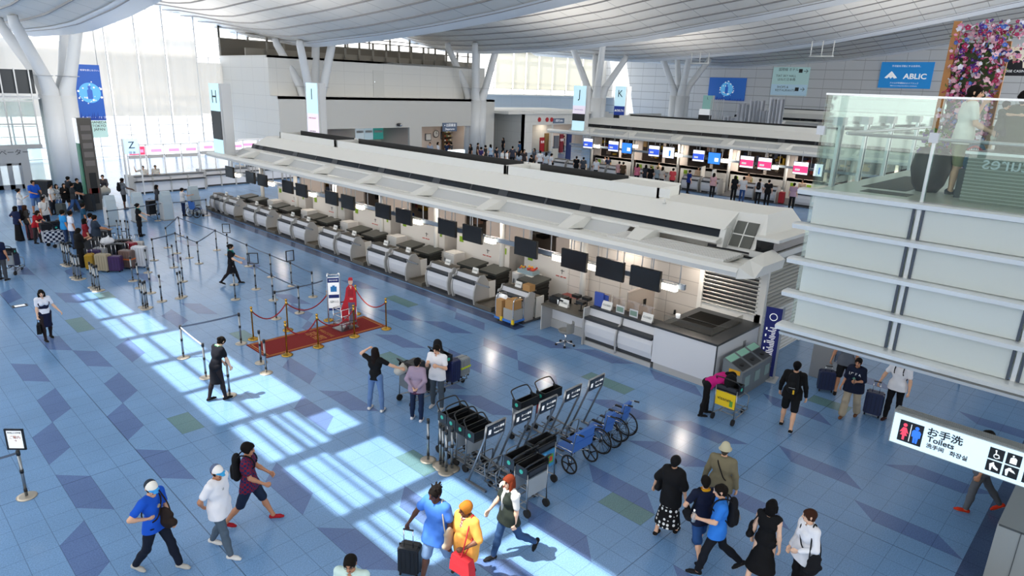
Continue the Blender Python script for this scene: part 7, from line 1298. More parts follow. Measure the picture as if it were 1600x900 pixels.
for i, (a, b, l) in enumerate([((324,337),(247,345),'at the back by the kiosks, right half'),((247,345),(171,358),'at the back by the kiosks, left half'),((241,407),(277,396),'left of the long diagonal lane'),((277,396),(311,412),'in the middle of the queue'),((311,412),(339,391),'running up to the desk side of the queue'),((282,369),(339,391),'along the desk side, far part'),((339,391),(388,416),'along the desk side, middle part'),((388,416),(424,433),'along the desk side, above the walking agent'),((424,433),(456,447),'between the desk side posts and the empty frame'),((456,447),(489,464),'along the desk side, nearest part'),((400,452),(427,469),'from the empty frame toward the carpet'),((427,469),(468,489),'just above the red carpet, left part'),((468,489),(432,498),'crossing down to the carpet'),((468,489),(506,478),'just above the red carpet, right part'),((287,559),(377,537),'over the sunlight, back side'),((262,387),(281,367),'short one beside the standing agent'),((231,426),(236,458),'short one by the suitcases')]): strap(a, b, 'blue-grey queue strap '+l)
strap((287, 559), (322, 590), 'white queue strap stretched over the sunlight', wht)
A_, B_ = at(42, 776), at(-40, 800); strap((42, 776), (-60, 806), 'grey queue strap running off the left edge from the notice post')
t = thing('floor_notice', 'small framed notice plate lying on the floor at the far left', 'notice', at(31, 478)); m = MB(); m.bb(-.22, .22, -.16, .16, 0, .01); obj('plate', m, dmetal, t); m = MB(); m.bb(-.15, .15, -.1, .1, .01, .014); obj('sheet', m, wht, t)
# --- red carpet
cpx = [(8.07, 18.97), (8.07, 17.64), (12.29, 17.7), (12.29, 19.1)]; t = thing('red_carpet', 'long red carpet with a golden border between the brass posts', 'carpet', (8.07, 17.65, 0)); m = MB(); m.bb(0, 4.22, 0, 1.35, 0, .012); obj('pile', m, mat('carpet red', '#7e1210', .95, bump=.3, bscale=200), t)
m = MB()
for a, b, c, d in ((.1, 4.12, .08, .12), (.1, 4.12, 1.23, 1.27), (.1, .14, .08, 1.27), (4.08, 4.12, .08, 1.27)): m.bb(a, b, c, d, .012, .016)
for a, b, c, d in ((.04, 4.18, .03, .045), (.04, 4.18, 1.305, 1.32), (.04, .055, .03, 1.32), (4.165, 4.18, .03, 1.32)): m.bb(a, b, c, d, .012, .016)
obj('golden_border', m, mat('carpet gold', '#b3763a', .8), t); txt('京都', .42, mat('carpet gold'), frame((1.95, .68, .016), (0, -1, 0), (1, 0, 0)), t); txt('WELCOME', .17, mat('carpet gold'), frame((2.35, .68, .016), (0, -1, 0), (1, 0, 0)), t)
brass = mat('polished brass', '#c39a45', .18, 1.); ropem = mat('red rope', '#9a1220', .6)
def brass_post(): t = thing('brass_post', 'polished brass rope post beside the red carpet', 'post', group='brass rope posts'); m = MB(); m.lathe([(.17, 0), (.175, .015), (.15, .04), (.06, .06), (.035, .09)], n=24); obj('base', m, brass, t); m = MB(); m.lathe([(.024, .08), (.024, .9), (.04, .905), (.04, .94), (.03, .96), (.03, 1.0)], n=14); obj('pole', m, brass, t); m = MB(); m.ball((0, 0, 1.04), .042); obj('finial', m, brass, t); return t
BP = [(8.46, 19.33), (8.62, 17.48), (9.64, 19.38), (9.64, 17.47), (10.95, 17.51), (12.13, 17.44), (12.2, 19.34), (11.13, 19.38)]; b0 = brass_post(); b0.location = (*BP[0], 0); ordb = ['at the far left corner of the carpet', 'at the near left corner', 'second along the back edge', 'second along the near edge', 'third along the near edge', 'at the right near corner', 'at the right back corner', 'third along the back edge']
b0['label'] = 'polished brass rope post, '+ordb[0]
for i, p_ in enumerate(BP[1:]): dup(b0, (*p_, 0), label='polished brass rope post, '+ordb[i+1])
for i, (a, b) in enumerate([(0, 2), (2, 7), (7, 6), (1, 3), (3, 4), (6, 5)]):
    P1_, P2_ = Vector((*BP[a], .93)), Vector((*BP[b], .93)); mid = [P1_.lerp(P2_, t_)-Vector((0, 0, .38*4*t_*(1-t_))) for t_ in np.linspace(0, 1, 11)]; m = MB(); m.tube(mid, .02, n=8)
    t = thing('red_rope', 'red velvet rope hanging '+['along the back edge of the carpet, left', 'along the back edge, middle', 'along the back edge, right', 'along the near edge of the carpet, left', 'along the near edge, middle', 'across the right end of the carpet'][i], 'rope'); obj('rope', m, ropem, t); m = MB(); m.cyl(mid[0], mid[0].lerp(mid[1], .3), .026); m.cyl(mid[-1], mid[-1].lerp(mid[-2], .3), .026); obj('hook', m, brass, t)
# --- cut-out figure and notice stand
t = thing('standing_cutout', 'life-size red cut-out of a uniformed cabin attendant on the carpet', 'cutout', (11.35, 18.35, 0.015), math.radians(-38)); m = MB(); sc_ = 1.0
m.prism([(-.12, 0), (.2, 0), (.22, .5), (.2, 1.1), (.17, 1.35), (.08, 1.45), (-.02, 1.45), (-.1, 1.35), (-.16, 1.0), (-.3, .6), (-.27, .2)], 1, -.012, .012); obj('board', m, mat('uniform red', '#c3202e', .5), t)
m = MB(); m.prism([(-.02, .15), (.14, .15), (.16, .85), (-.06, .85)], 1, -.018, -.012); obj('grey_skirt_print', m, mat('print skirt', '#6a5f78'), t); m = MB(); m.prism([(.04+.075*math.cos(a), 1.55+.1*math.sin(a)) for a in np.linspace(0, 6.28, 15)[:-1]], 1, -.014, .014); m.prism([(.0, 1.42), (.08, 1.42), (.05, 1.3)], 1, -.018, -.012); m.prism([(.0, .95), (.1, .95), (.1, 1.0), (.0, 1.0)], 1, -.018, -.012); m.prism([(0, .05), (.05, .05), (.05, .2), (0, .2)], 1, -.02, -.012); obj('face_print', m, mat('print skin', '#e0b8a0'), t)
m = MB(); m.prism([(-.04, 1.6), (.12, 1.6), (.1, 1.7), (-.01, 1.7)], 1, -.018, .016); obj('hat_print', m, mat('uniform red'), t); m = MB(); m.prism([(-.06, 1.02), (-.03, 1.06), (.1, 1.06), (.13, 1.02), (.12, 1.3), (-.05, 1.3)], 1, -.016, -.012); obj('jacket_print', m, mat('jacket red', '#a31624'), t); m = MB(); m.bb(-.12, .2, -.014, .02, .0, .07); m.tube([(.1, .02, .9), (.1, .4, 0)], .012); m.prism([(-.2, .28), (-.08, .28), (-.08, .34), (-.2, .34)], 1, -.016, -.012); obj('stand', m, grey, t)
t = thing('notice_stand', 'tall steel notice stand with a blue and white baggage notice', 'sign', (11.15, 19.0, 0.015), math.radians(-30)); m = MB(); m.tube(bez([(-.2, 0, 0), (-.2, 0, 1.6), (-.12, 0, 1.68), (.12, 0, 1.68), (.2, 0, 1.6), (.2, 0, 0)], 4), .02, n=8); obj('frame', m, chrome, t); m = MB(); m.bb(-.18, .18, -.01, .01, .45, 1.6, 0); m.bb(-.18, .18, -.014, -.01, 1.42, 1.58, 1); m.bb(-.17, .17, -.014, -.01, .88, 1.0, 1); m.bb(-.18, .18, -.014, -.01, .45, .53, 1); m.bb(-.1, .1, -.016, -.01, 1.1, 1.28, 2); m.bb(-.04, .04, -.016, -.01, 1.28, 1.32, 2); obj('panel', m, [wht, mat('notice navy', '#1c2f78'), mat('notice blue', '#2f86c8')], t); txt('BAGGAGE', .06, wht, frame((0, -.018, 1.5), (1, 0, 0), (0, 0, 1)), t); txt('手荷物サイズ\nご確認ください', .045, ink, frame((0, -.016, .75), (1, 0, 0), (0, 0, 1)), t)
t = thing('baggage_gauge', 'chrome rail baggage size gauge standing on the red carpet', 'rack', (11.15, 18.35, .015), math.radians(5)); m = MB()
for z in (.25, .5, .72): m.tube([(-.3, -.22, z), (.3, -.22, z), (.3, .22, z), (-.3, .22, z)], .014, n=6, closed=True)
for x in (-.3, 0, .3):
    for y in (-.22, .22): m.cyl((x, y, .03), (x, y, .72), .013, n=6)
obj('rail', m, chrome, t); m = MB(); m.bb(-.3, .3, -.22, .22, .2, .22); m.bb(-.34, .34, -.26, .26, .0, .03); obj('tray', m, steel, t)
# --- luggage carts
teal = mat('teal dot', '#3fb8a0', .4)
def cart(label, panel='#9aa0a4', group='luggage carts parked in the middle', red=None):
    t = thing('luggage_cart', label, 'cart', group=group); g_ = lambda m, n_, mm: obj(n_, m, mm, t)
    m = MB()
    for x in (-.28, .28): m.tube([(x, -.02, .12), (x, 0, .5), (x, 0, .92)], .015, n=6); m.tube([(x, 0, .16), (x*.75, .9, .14)], .016, n=6); m.tube([(x*.6, .1, .2), (x*.5, .88, .2)], .012, n=6)
    for y in (.2, .42, .64, .88): m.tube([(-.26+y*.06, y, .17), (.26-y*.06, y, .17)], .012, n=6)
    m.tube(bez([(-.2, .88, .16), (-.19, .93, .42), (-.14, .94, .5), (.14, .94, .5), (.19, .93, .42), (.2, .88, .16)], 3), .013, n=6); g_(m, 'frame', tubem)
    m = MB(); m.bb(-.26, .26, -.01, .01, .42, .8); g_(m, 'ad_panel', mat('panel '+panel, panel, .4))
    m = MB(); m.bb(-.3, .3, .0, .02, .82, .98); m.bb(-.3, .3, .26, .28, .86, 1.04); m.bb(-.3, .3, .0, .28, .82, .84); m.bb(-.31, -.29, .0, .28, .82, 1.04); m.bb(.29, .31, .0, .28, .82, 1.04); g_(m, 'basket', blackp)
    m = MB(); m.tube(bez([(-.29, .1, .98), (-.29, -.02, 1.12), (-.22, -.1, 1.2), (.22, -.1, 1.2), (.29, -.02, 1.12), (.29, .1, .98)], 4), .016, n=8); g_(m, 'handle_bar', blackp)
    m = MB(); m.prism([(.14+.045*math.cos(a), .94+.045*math.sin(a)) for a in np.linspace(0, 6.28, 13)[:-1]], 0, -.318, -.31); m.prism([(.14+.045*math.cos(a), .94+.045*math.sin(a)) for a in np.linspace(0, 6.28, 13)[:-1]], 0, .31, .318); g_(m, 'teal_badge', teal)
    m = MB()
    for x, y, r in ((-.27, -.02, .085), (.27, -.02, .085), (-.12, .82, .06), (.12, .82, .06)): m.cyl((x-.025, y, r), (x+.025, y, r), r, n=14)
    g_(m, 'wheel', rubber)
    m = MB(); m.bb(-.25, .25, -.012, -.002, .87, .96); g_(m, 'handle_notice', mat('notice dark', '#2c2f36')); return t
PI_ = math.pi
for i in range(4):
    lb = 'luggage cart nested in the row of four, %s of the row' % ['farthest', 'second', 'third', 'nearest'][i]
    if i == 0: c0 = cart(lb); c0.location = (8.72, 10.22, 0); c0.rotation_euler = (0, 0, PI_)
    else: dup(c0, (8.72-.03*i, 10.22-.33*i, 0), PI_, label=lb)
dup(c0, (10.35, 9.55, 0), PI_, label='single luggage cart with a grey panel behind the cart parking frames'); c = cart('luggage cart with a red drink advert on its panel', '#a3161f'); c.location = (11.1, 9.5, 0); c.rotation_euler = (0, 0, PI_); txt('Coca-Cola', .13, wht, frame((0, -.016, .6), (1, 0, 0), (0, 0, 1)), c)
dup(c0, (8.45, 7.3, 0), 0, label='luggage cart in front of the parking frames, nearest to the ginger-haired woman'); dup(c0, (8.5, 7.68, 0), 0, label='luggage cart nested just behind the nearest one by the ginger-haired woman'); c = cart('luggage cart with a colourful picture panel beside the first wheelchair', '#3c86b8'); c.location = (9.2, 7.75, 0)
m = MB(); m.bb(-.26, 0, -.014, -.01, .45, .77, 0); m.bb(.05, .22, -.014, -.01, .5, .7, 1); m.bb(.1, .18, -.018, -.014, .55, .65, 2); obj('picture_print', m, [mat('print sky', '#5fb0e0'), mat('print green', '#5c9a3c'), mat('print red', '#c8402c')], c)
c = cart('luggage cart with a bright yellow advert panel used by the woman in magenta', '#e5c31c', None); c.location = (14.62, 6.62, 0); c.rotation_euler = (0, 0, -PI_/2); txt('visanet', .13, ink, frame((-.03, -.016, .62), (1, 0, 0), (0, 0, 1)), c); m = MB(); m.bb(.12, .2, -.016, -.01, .47, .62); obj('green_print', m, mat('print green'), c)
o = obj('rucksack', MB().ball((0, 0, .2), (.2, .14, .2)), fabric('#141416'), loc=(14.76, 6.62, .86)); tag(o, 'soft black bag in the basket of the yellow cart', 'bag')
ca = cart('loaded luggage cart with a black suitcase on top, pushed by the woman in black', '#6d7478', None); ca.location = (9.35, 12.62, 0); ca.rotation_euler = (0, 0, -PI_/2); cb_ = cart('loaded luggage cart with a navy suitcase behind the man in the white polo', '#6d7478', None); cb_.location = (10.45, 12.75, 0); cb_.rotation_euler = (0, 0, -PI_/2)
suitcase((9.85, 12.6, .2), 0., '#1b1c20', 'large black suitcase lying across the first loaded cart', (.5, .34, .62), 0); suitcase((9.6, 12.62, .84), 0.2, '#222326', 'black suitcase on top of the first loaded cart', (.5, .34, .2), 0)
me = sdf_mesh('white_bag', [((-.1, 0, .1), (.1, 0, .1), .12, .1, None, 1), ((0, 0, .1), (.05, .03, .22), .1, .04, None, 1)], .012, .03, wob=.004); me.materials.append(fabric('#d4cec2')); o = link('cloth_bag', me, None, (9.25, 12.66, .86)); tag(o, 'crumpled off-white cloth bag in the basket of the first loaded cart', 'bag')
suitcase((10.8, 12.5, .2), 0.1, '#1a2150', 'navy suitcase standing on the second loaded cart', (.34, .26, .6), 0); suitcase((11.25, 12.65, .2), .1, '#8d9294', 'silver suitcase with a yellow-green strap on the second loaded cart', (.36, .3, .5), 0, stripe='#c3d02a'); o = link('rucksack', me_ := sdf_mesh('r', [((0, 0, .15), (0, 0, .45), .17, .13, (1, 0, 0), .8), ((0, -.1, .15), (0, -.1, .25), .1, .1, None, 1)], .012, .03), None, (10.5, 12.78, .85)); me_.materials.append(fabric('#17181b')); tag(o, 'bulging black rucksack riding high on the second loaded cart', 'bag')
# parking frames
fsteel = mat('frame steel', '#9a9c9e', .35, .8); fdark = mat('board slate', '#2d3a4a', .5)
for i, (xa, xb) in enumerate([(8.16, 8.68), (8.95, 9.48), (9.72, 10.26), (10.55, 11.1), (11.4, 11.96)]):
    t = thing('cart_parking_frame', 'leaning steel frame with a slate board reading カート置場, %s in the row' % ['nearest', 'second', 'third', 'fourth', 'farthest'][i], 'frame', (xa, 8.95, 0), 0, 'cart parking frames'); w_ = xb-xa; m = MB()
    for x in (0, w_): m.tube([(x, -.02, .03), (x, -.48, 1.18), (x, -.52, 1.48)], .024, n=8); m.bb(x-.025, x+.025, -.55, .05, 0, .04)
    m.tube([(0, -.52, 1.48), (w_, -.52, 1.48)], .024, n=8); m.tube([(0, -.48, 1.18), (w_, -.48, 1.18)], .016, n=8); obj('steel_tube', m, fsteel, t)
    m = MB(); m.add([(.02, -.51, 1.19), (w_-.02, -.51, 1.19), (w_-.02, -.55, 1.46), (.02, -.55, 1.46), (.02, -.48, 1.19), (w_-.02, -.48, 1.19), (w_-.02, -.5, 1.46), (.02, -.5, 1.46)], [(0, 1, 2, 3), (5, 4, 7, 6), (0, 4, 5, 1), (2, 6, 7, 3)]); bd = obj('board', m, fdark, t); nn = Vector((0, -.04, .27)).normalized()
    txt('カート置場', .06, wht, frame((w_*.62, -.541, 1.37), (1, 0, 0), nn), bd); txt('Baggage Cart', .045, wht, frame((w_*.62, -.532, 1.27), (1, 0, 0), nn), bd); m = MB(); m.add([(w_*.09, -.53, 1.27), (w_*.22, -.53, 1.27), (w_*.22, -.547, 1.38), (w_*.09, -.547, 1.38)], [(0, 1, 2, 3)]); obj('pictogram', m, wht, bd)
# wheelchairs
wblue = mat('wheelchair blue', '#3c6cb8', .6)
def wheelchair(label, w_=.46, r=.3, spoked=True, five=False):
    t = thing('wheelchair', label, 'wheelchair', group='blue wheelchairs beside the carts'); h = w_/2; m = MB(); m.bb(-h, h, -.02, .42, .46, .52); obj('seat', m, wblue, t); m = MB(); m.prism([(-.06, .5), (0, .5), (-.04, .95), (-.12, .95)], 0, -h, h); m.bb(-h, h, -.12, -.02, .72, .74); obj('backrest', m, wblue, t); m = MB()
    for s_ in (-1, 1):
        x = s_*h; m.tube([(x, -.02, .2), (x, -.02, .5), (x, -.1, .96), (x, -.26, .98)], .014, n=6); m.tube([(x, -.02, .5), (x, .42, .5), (x, .5, .2), (x, .6, .12)], .014, n=6); m.tube([(x, -.03, .7), (x, .3, .7), (x, .38, .62), (x, .4, .5)], .013, n=6); m.tube([(x, -.02, .3), (x, .45, .3)], .012, n=6)
    m.tube([(-h, 0, .3), (h, .3, .45)], .012, n=6); m.tube([(h, 0, .3), (-h, .3, .45)], .012, n=6); obj('frame', m, chrome, t); m = MB()
    for s_ in (-1, 1): x = s_*h; m.tube([(x, -.18, .975), (x, -.3, .985)], .022, n=8); m.bb(x-.03, x+.03, .02, .3, .7, .73)
    obj('grip', m, blackp, t)
    for s_ in (-1, 1):
        x = s_*(h+.05); m = MB(); m.torus((x, 0, r), r-.02, .02, 0, 0, 28, 6)
        if not five: m.torus((x+s_*.03, 0, r), r-.05, .007, 0, 0, 24, 4)
        for k_ in range(5 if five else 12): a = 6.283*k_/(5 if five else 12); m.tube([(x, 0, r), (x, (r-.02)*math.cos(a), r+(r-.02)*math.sin(a))], .014 if five else .004, n=5)
        m.cyl((x-.03, 0, r), (x+.03, 0, r), .03); obj('rear_wheel', m, rubber, t); m = MB(); m.cyl((s_*h-.015, .46, .08), (s_*h+.015, .46, .08), .08, n=14); obj('caster', m, rubber, t); m = MB(); m.bb(s_*h*.55-.07, s_*h*.55+.07, .55, .75, .1, .12); obj('footrest', m, dgrey, t)
    return t
w_ = wheelchair('open blue wheelchair with five-spoke wheels, nearest to the carts', .62, .22, five=True); w_.location = (10.3, 7.72, 0); w_ = wheelchair('folded blue wheelchair with big spoked wheels, middle of the three', .3, .31); w_.location = (11.3, 7.78, 0); w_ = wheelchair('folded blue wheelchair with big spoked wheels, rightmost of the three', .3, .31); w_.location = (12.02, 7.85, 0); w_.rotation_euler = (0, 0, .1)
q = at(303, 340); w_ = wheelchair('wheelchair standing by the rightmost self check-in kiosk', .46, .31); w_.location = (q.x, q.y, 0); w_.rotation_euler = (0, 0, -1.2)
# ================================================================ THE WAITING CROWD AND THE FAR PEOPLE
FV = .017; jean = mat('mid denim'); VF = .021
def cr(label, px, face, H, top, bot=('pants', '#1d2028'), **kw): return person(label, at(*px), face, H, top=top, bot=bot, vox=kw.pop('vox', FV), **kw)
cr('woman in a white blouse and blue trousers, far left of the crowd', (36, 344), 95, 1.72, ('q3', '#d8d6d4'), ('wide', '#23355c'), hair='bun', fem=True, arms={'R': ((.2, .4, -.8), (-.2, .7, .4))}, shoe='#e0e0e0')
p = cr('tall man in a royal blue polo and pale denim shorts by the white column', (59, 334), 150, 1.9, ('short', '#1f56c0', dict(collar=True)), ('shorts', jean, 1.), hair='short', fat=1.1, skin='t', arms={'L': ((.25, .3, -.9), (-.4, .8, -.2)), 'R': ((.25, .3, -.9), (-.4, .8, -.2))}); handbag(p['handL']+p['front']*.2-Vector((0, 0, .05)), p['rz'], '#d8d3cf', 'white paper shopping bag held by the man in the royal blue polo', (.36, .12, .4), 'shopping_bag')
p = cr('woman in a white T-shirt and dark trousers with a tan bag, beside the tall man', (85, 335), 110, 1.72, ('short', '#dcdad8'), hair='bun', fem=True); shoulderbag(p, '#a8843c', 'tan shoulder bag of the woman in the white T-shirt', 'L', (.26, .1, .2), -.1)
cr('woman in black with long wavy hair and bare legs beside grey suitcases', (106, 332), 165, 1.68, ('long', '#151416', dict(loose=.03)), ('shorts', '#1c1a1c', .6), hair='long', fem=True, arms={'R': ((.2, .4, -.8), (-.3, .8, .3))})
cr('man in a dark grey T-shirt and blue jeans pushing a grey suitcase', (118, 333), 85, 1.8, ('short', '#33363a'), ('jeans', '#3c5a8a'), skin='t', legs=WL, arms={'R': ((.2, .5, -.8), (-.05, .9, -.3)), 'L': ((.2, .5, -.8), (-.05, .9, -.3))})
cr('person in a black cap behind the man in dark grey', (112, 322), 60, 1.78, ('short', '#23262c'), extra=[('cap', ['#16171a', '#16171a'])]); cr('person in a teal mask and dark jacket near the green stand', (126, 324), 150, 1.74, ('long', '#1c2a30'))
cr('woman in patterned white and blue beside the woman with the tan bag', (94, 333), 150, 1.66, ('short', pattern('mixed print', 'blotch', '#bcc3c8', '#2c3a4a', scale=30)), ('jeans', '#5d7ba6'), fem=True, hair='long')
cr('woman in a navy top and long black skirt with hand on hip', (32, 376), 60, 1.66, ('half', '#1a2444', dict(loose=.03)), ('dress', '#131316', .9, '#131316'), hair='bob', fem=True, arms={'L': ((.7, -.2, -.7), (-.7, .3, -.3))})
p = cr('woman with brown hair carrying a black backpack beside a dark red suitcase', (47, 374), 75, 1.66, ('half', '#3a3836'), hair='long', hc='#3a2418', fem=True, head=(0, 8)); backpack(p, '#141517', 'large black backpack beside the woman in the red top')
p = cr('woman in a red top leaning over a small child', (61, 380), 130, 1.6, ('short', '#a01c26', dict(loose=.02)), ('pants', '#2c2a2c'), hair='bob', fem=True, lean=14, head=(0, -12), arms={'L': ((.2, .6, -.6), (-.1, .8, -.3)), 'R': ((.2, .6, -.6), (-.1, .8, -.3))})
cr('small child in a red T-shirt sitting on the loaded cart', (69, 384), 140, 1.15, ('short', '#b01d26'), ('shorts', '#2f4a78', 1.), legs=dict(L=(60, 8, 60), R=(60, 8, 60)), z0=.25)
cr('man in a white T-shirt with a cross-body strap behind the loaded cart', (75, 362), 135, 1.78, ('short', '#dedcda'), skin='t', fat=1.12, extra=[('strap', '#22242a', -1)])
cr('man in a bright blue T-shirt standing in the queue', (105, 386), 70, 1.74, ('short', '#2f8fd0'), ('jeans', '#2a3c5c'), skin='t'); cr('man in a white short-sleeved shirt and dark glasses in the queue', (117, 388), 75, 1.74, ('short', '#dce2ee', dict(collar=True)), ('jeans', '#2a3c5c'), skin='t', extra=[('glasses', '#1c1c1c')])
cr('man in a dark teal T-shirt at the back of the queue', (136, 372), 80, 1.72, ('short', '#1f4a66'), skin='t'); cr('woman in a loose black dress looking at her phone by the suitcases', (129, 417), 70, 1.66, ('q3', '#131315', dict(loose=.05)), ('dress', '#131315', .9, '#131315'), hair='bob', fem=True, arms={'R': ((.2, .4, -.8), (-.2, .8, .2)), 'L': ((.2, .4, -.8), (-.2, .8, .2))}, head=(0, -20))
cr('woman in a dark red top in the queue beside the black dress', (139, 398), 75, 1.64, ('half', '#7c1a24'), hair='bob', fem=True); cr('man in a lavender grey shirt with a strap in the queue', (148, 392), 75, 1.74, ('short', '#8f99b4'), skin='t', extra=[('strap', '#3a2a24', 1)])
cr('man in a dark slate T-shirt pushing a loaded cart into the queue', (155, 398), 75, 1.8, ('short', '#2b3645', dict(loose=.03)), fat=1.12, skin='t', arms={'L': ((.2, .5, -.8), (-.05, .9, -.3)), 'R': ((.2, .5, -.8), (-.05, .9, -.3))})
p = cr('man in a navy top and grey trousers pushing a cart at the left edge', (6, 438), 40, 1.76, ('short', '#141c38', dict(loose=.03)), ('pants', '#3e4248'), skin='t', fat=1.1, vox=.013); q = at(13, 430); dup(c0, (q.x, q.y, 0), math.radians(-35), label='luggage cart with bags pushed by the man at the left edge', group='luggage carts in use'); suitcase((q.x+.3, q.y+.4, .22), .2, '#232b4c', 'dark blue suitcase on the cart at the left edge', (.4, .28, .5), 0)
p = cr('man in a grey T-shirt and black shorts with a black backpack using a kiosk', (196, 327), 80, 1.86, ('short', '#6a6e74'), ('shorts', '#141416', .95), skin='b', hair='short', arms={'R': ((.1, .6, -.8), (0, .9, -.35)), 'L': ((.1, .6, -.8), (0, .9, -.35))}); backpack(p, '#131416', 'black backpack on the man using the kiosk')
cr('woman with long hair in dark grey and pale jeans between the kiosks', (249, 335), 100, 1.72, ('half', '#3c3e44'), ('jeans', '#8fa3bd'), hair='long', fem=True, arms={'R': ((.2, .3, -.9), (-.3, .8, 0))}); q = at(238, 336); suitcase((q.x, q.y), .3, '#17181c', 'tall black suitcase with a bag on top beside the long-haired woman', (.5, .32, .8), .1)
cr('boy in a white T-shirt touching the screen of the rightmost kiosk', (288, 337), 70, 1.62, ('short', '#dcdde0'), ('jeans', '#1f2f52'), arms={'R': ((.1, .7, -.5), (0, 1, .1))})
cr('woman in dark grey sunglasses pushing a cart of white bags near the green stand', (166, 318), 185, 1.78, ('long', '#4a4648'), hair='bun', fem=True, arms={'L': ((.2, .5, -.8), (0, .9, -.3)), 'R': ((.2, .5, -.8), (0, .9, -.3))}, extra=[('glasses', '#111111')]); q = at(160, 322); dup(c0, (q.x, q.y, 0), 2.6, label='luggage cart with navy and white bags near the green stand', group='luggage carts in use')
o = link('cloth_bag', me, None, (q.x+.1, q.y-.3, .75)); o.scale = (2, 2, 2); tag(o, 'large white bag on the cart near the green stand', 'bag')
for px, lb in (((225, 276), 'staff member in white with a raised arm behind the Z counter'), ((244, 274), 'staff member in white and dark hair behind the Z counter')): q = atY(px[0], px[1], 51.); person(lb, (q.x, 51.0), 180, 1.72, top=('short', '#dcd8cf'), bot=('pants', '#2a2a30'), vox=FV, arms={'R': ((.7, .1, -.2), (.2, .1, .9))} if px[0] == 225 else None)
# carts and cases in the waiting crowd
q = at(82, 386); dup(c0, (q.x, q.y, 0), -1.3, label='luggage cart piled with a checked bag in the waiting crowd', group='luggage carts in use'); o = obj('checked_bag', MB().box((0, 0, .28), (.85, .5, .5)).box((0, 0, .56), (.7, .4, .06)), pattern('checked bag', 'check', '#1c2540', '#cfd3da', scale=9), loc=(q.x+.1, q.y-.1, .26)); tag(o, 'big navy and white checked bag on the cart in the crowd', 'bag')
o = obj('holdall', MB().box((0, 0, .14), (.9, .45, .28)).box((0, 0, .3), (.6, .3, .06)), fabric('#1c1e24'), loc=(q.x+.1, q.y, .85)); tag(o, 'black holdall on top of the checked bag', 'bag'); q = at(100, 372); suitcase((q.x, q.y), 1.2, '#1d2026', 'black suitcase pile behind the man in the bright blue T-shirt', (.6, .4, .9), 0)
LUG = [((164, 424), '#a3967c', 'champagne suitcase at the near edge of the luggage pile', (.55, .34, .68), .4), ((181, 424), '#3a1f50', 'purple suitcase beside the champagne one', (.56, .34, .6), .45), ((201, 419), '#6a5650', 'brown suitcase with orange strap in the luggage pile', (.56, .34, .72), .3), ((221, 417), '#c9ccd2', 'white suitcase with stickers at the right end of the luggage pile', (.56, .34, .84), 0), ((143, 421), '#b08a1e', 'yellow case at the left end of the luggage pile', (.3, .4, .6), .2), ((150, 412), '#3c2a5a', 'violet case behind the champagne suitcase', (.5, .34, .55), .4), ((160, 410), '#9a9ca0', 'silver case behind the champagne suitcase', (.5, .34, .6), .45), ((172, 408), '#1c1e22', 'black case under the white plastic bag', (.55, .36, .7), .3), ((190, 405), '#202226', 'black case behind the brown suitcase', (.5, .34, .66), .35), ((206, 402), '#8f1f30', 'crimson case at the back of the luggage pile', (.5, .34, .62), .3), ((217, 400), '#b9b4b0', 'pale grey case at the back of the luggage pile', (.5, .34, .6), .3), ((180, 398), '#191a1e', 'black case at the back left of the luggage pile', (.55, .36, .62), .3), ((141, 404), '#2a2b2f', 'tall dark grey case beside the woman in the black dress', (.4, .34, .82), .0), ((197, 396), '#16171a', 'black case in the middle of the luggage pile', (.5, .34, .6), .35), ((168, 396), '#24262a', 'dark case behind the silver one', (.5, .34, .6), .3), ((124, 330), '#3c4046', 'grey suitcase held by the man in dark grey', (.5, .34, .6), .4), ((97, 336), '#4a4e4a', 'olive grey suitcase beside the woman in black', (.45, .3, .6), .3), ((142, 330), '#131417', 'tall black suitcase leaning by the green stand', (.5, .35, .95), .0), ((52, 374), '#5a1420', 'dark red suitcase between the two women at the left', (.4, .3, .7), .3), ((73, 322), '#15161a', 'stack of black bags behind the tall man in blue', (.9, .5, 1.5), 0), ((163, 384), '#1a1b1f', 'black case on the cart of the man in slate', (.6, .45, .7), 0)]
for px, col, lb, sz, hdl in LUG: q = at(*px); suitcase((q.x, q.y), random.Random(px[0]).uniform(-.25, .25)-.75, col, lb, sz, hdl, 'luggage of the waiting crowd', stripe='#d06a2c' if 'orange' in lb else None)
me2 = sdf_mesh('b', [((-.12, 0, .12), (.12, 0, .12), .16, .14, None, 1), ((0, 0, .15), (.05, 0, .34), .12, .03, None, 1)], .02, .04, wob=.008); me2.materials.append(fabric('#d9dbe0')); q = at(172, 408); o = link('plastic_bag', me2, None, (q.x, q.y-.05, .78)); tag(o, 'crumpled white plastic bag on the black case in the luggage pile', 'bag')
me3 = me2.copy(); me3.materials.clear(); me3.materials.append(fabric('#4a4c50')); q = at(148, 402); o = link('holdall', me3, None, (q.x, q.y, .2)); o.scale = (2.2, 1.6, 2); tag(o, 'soft grey holdall beside the woman in the black dress', 'bag')
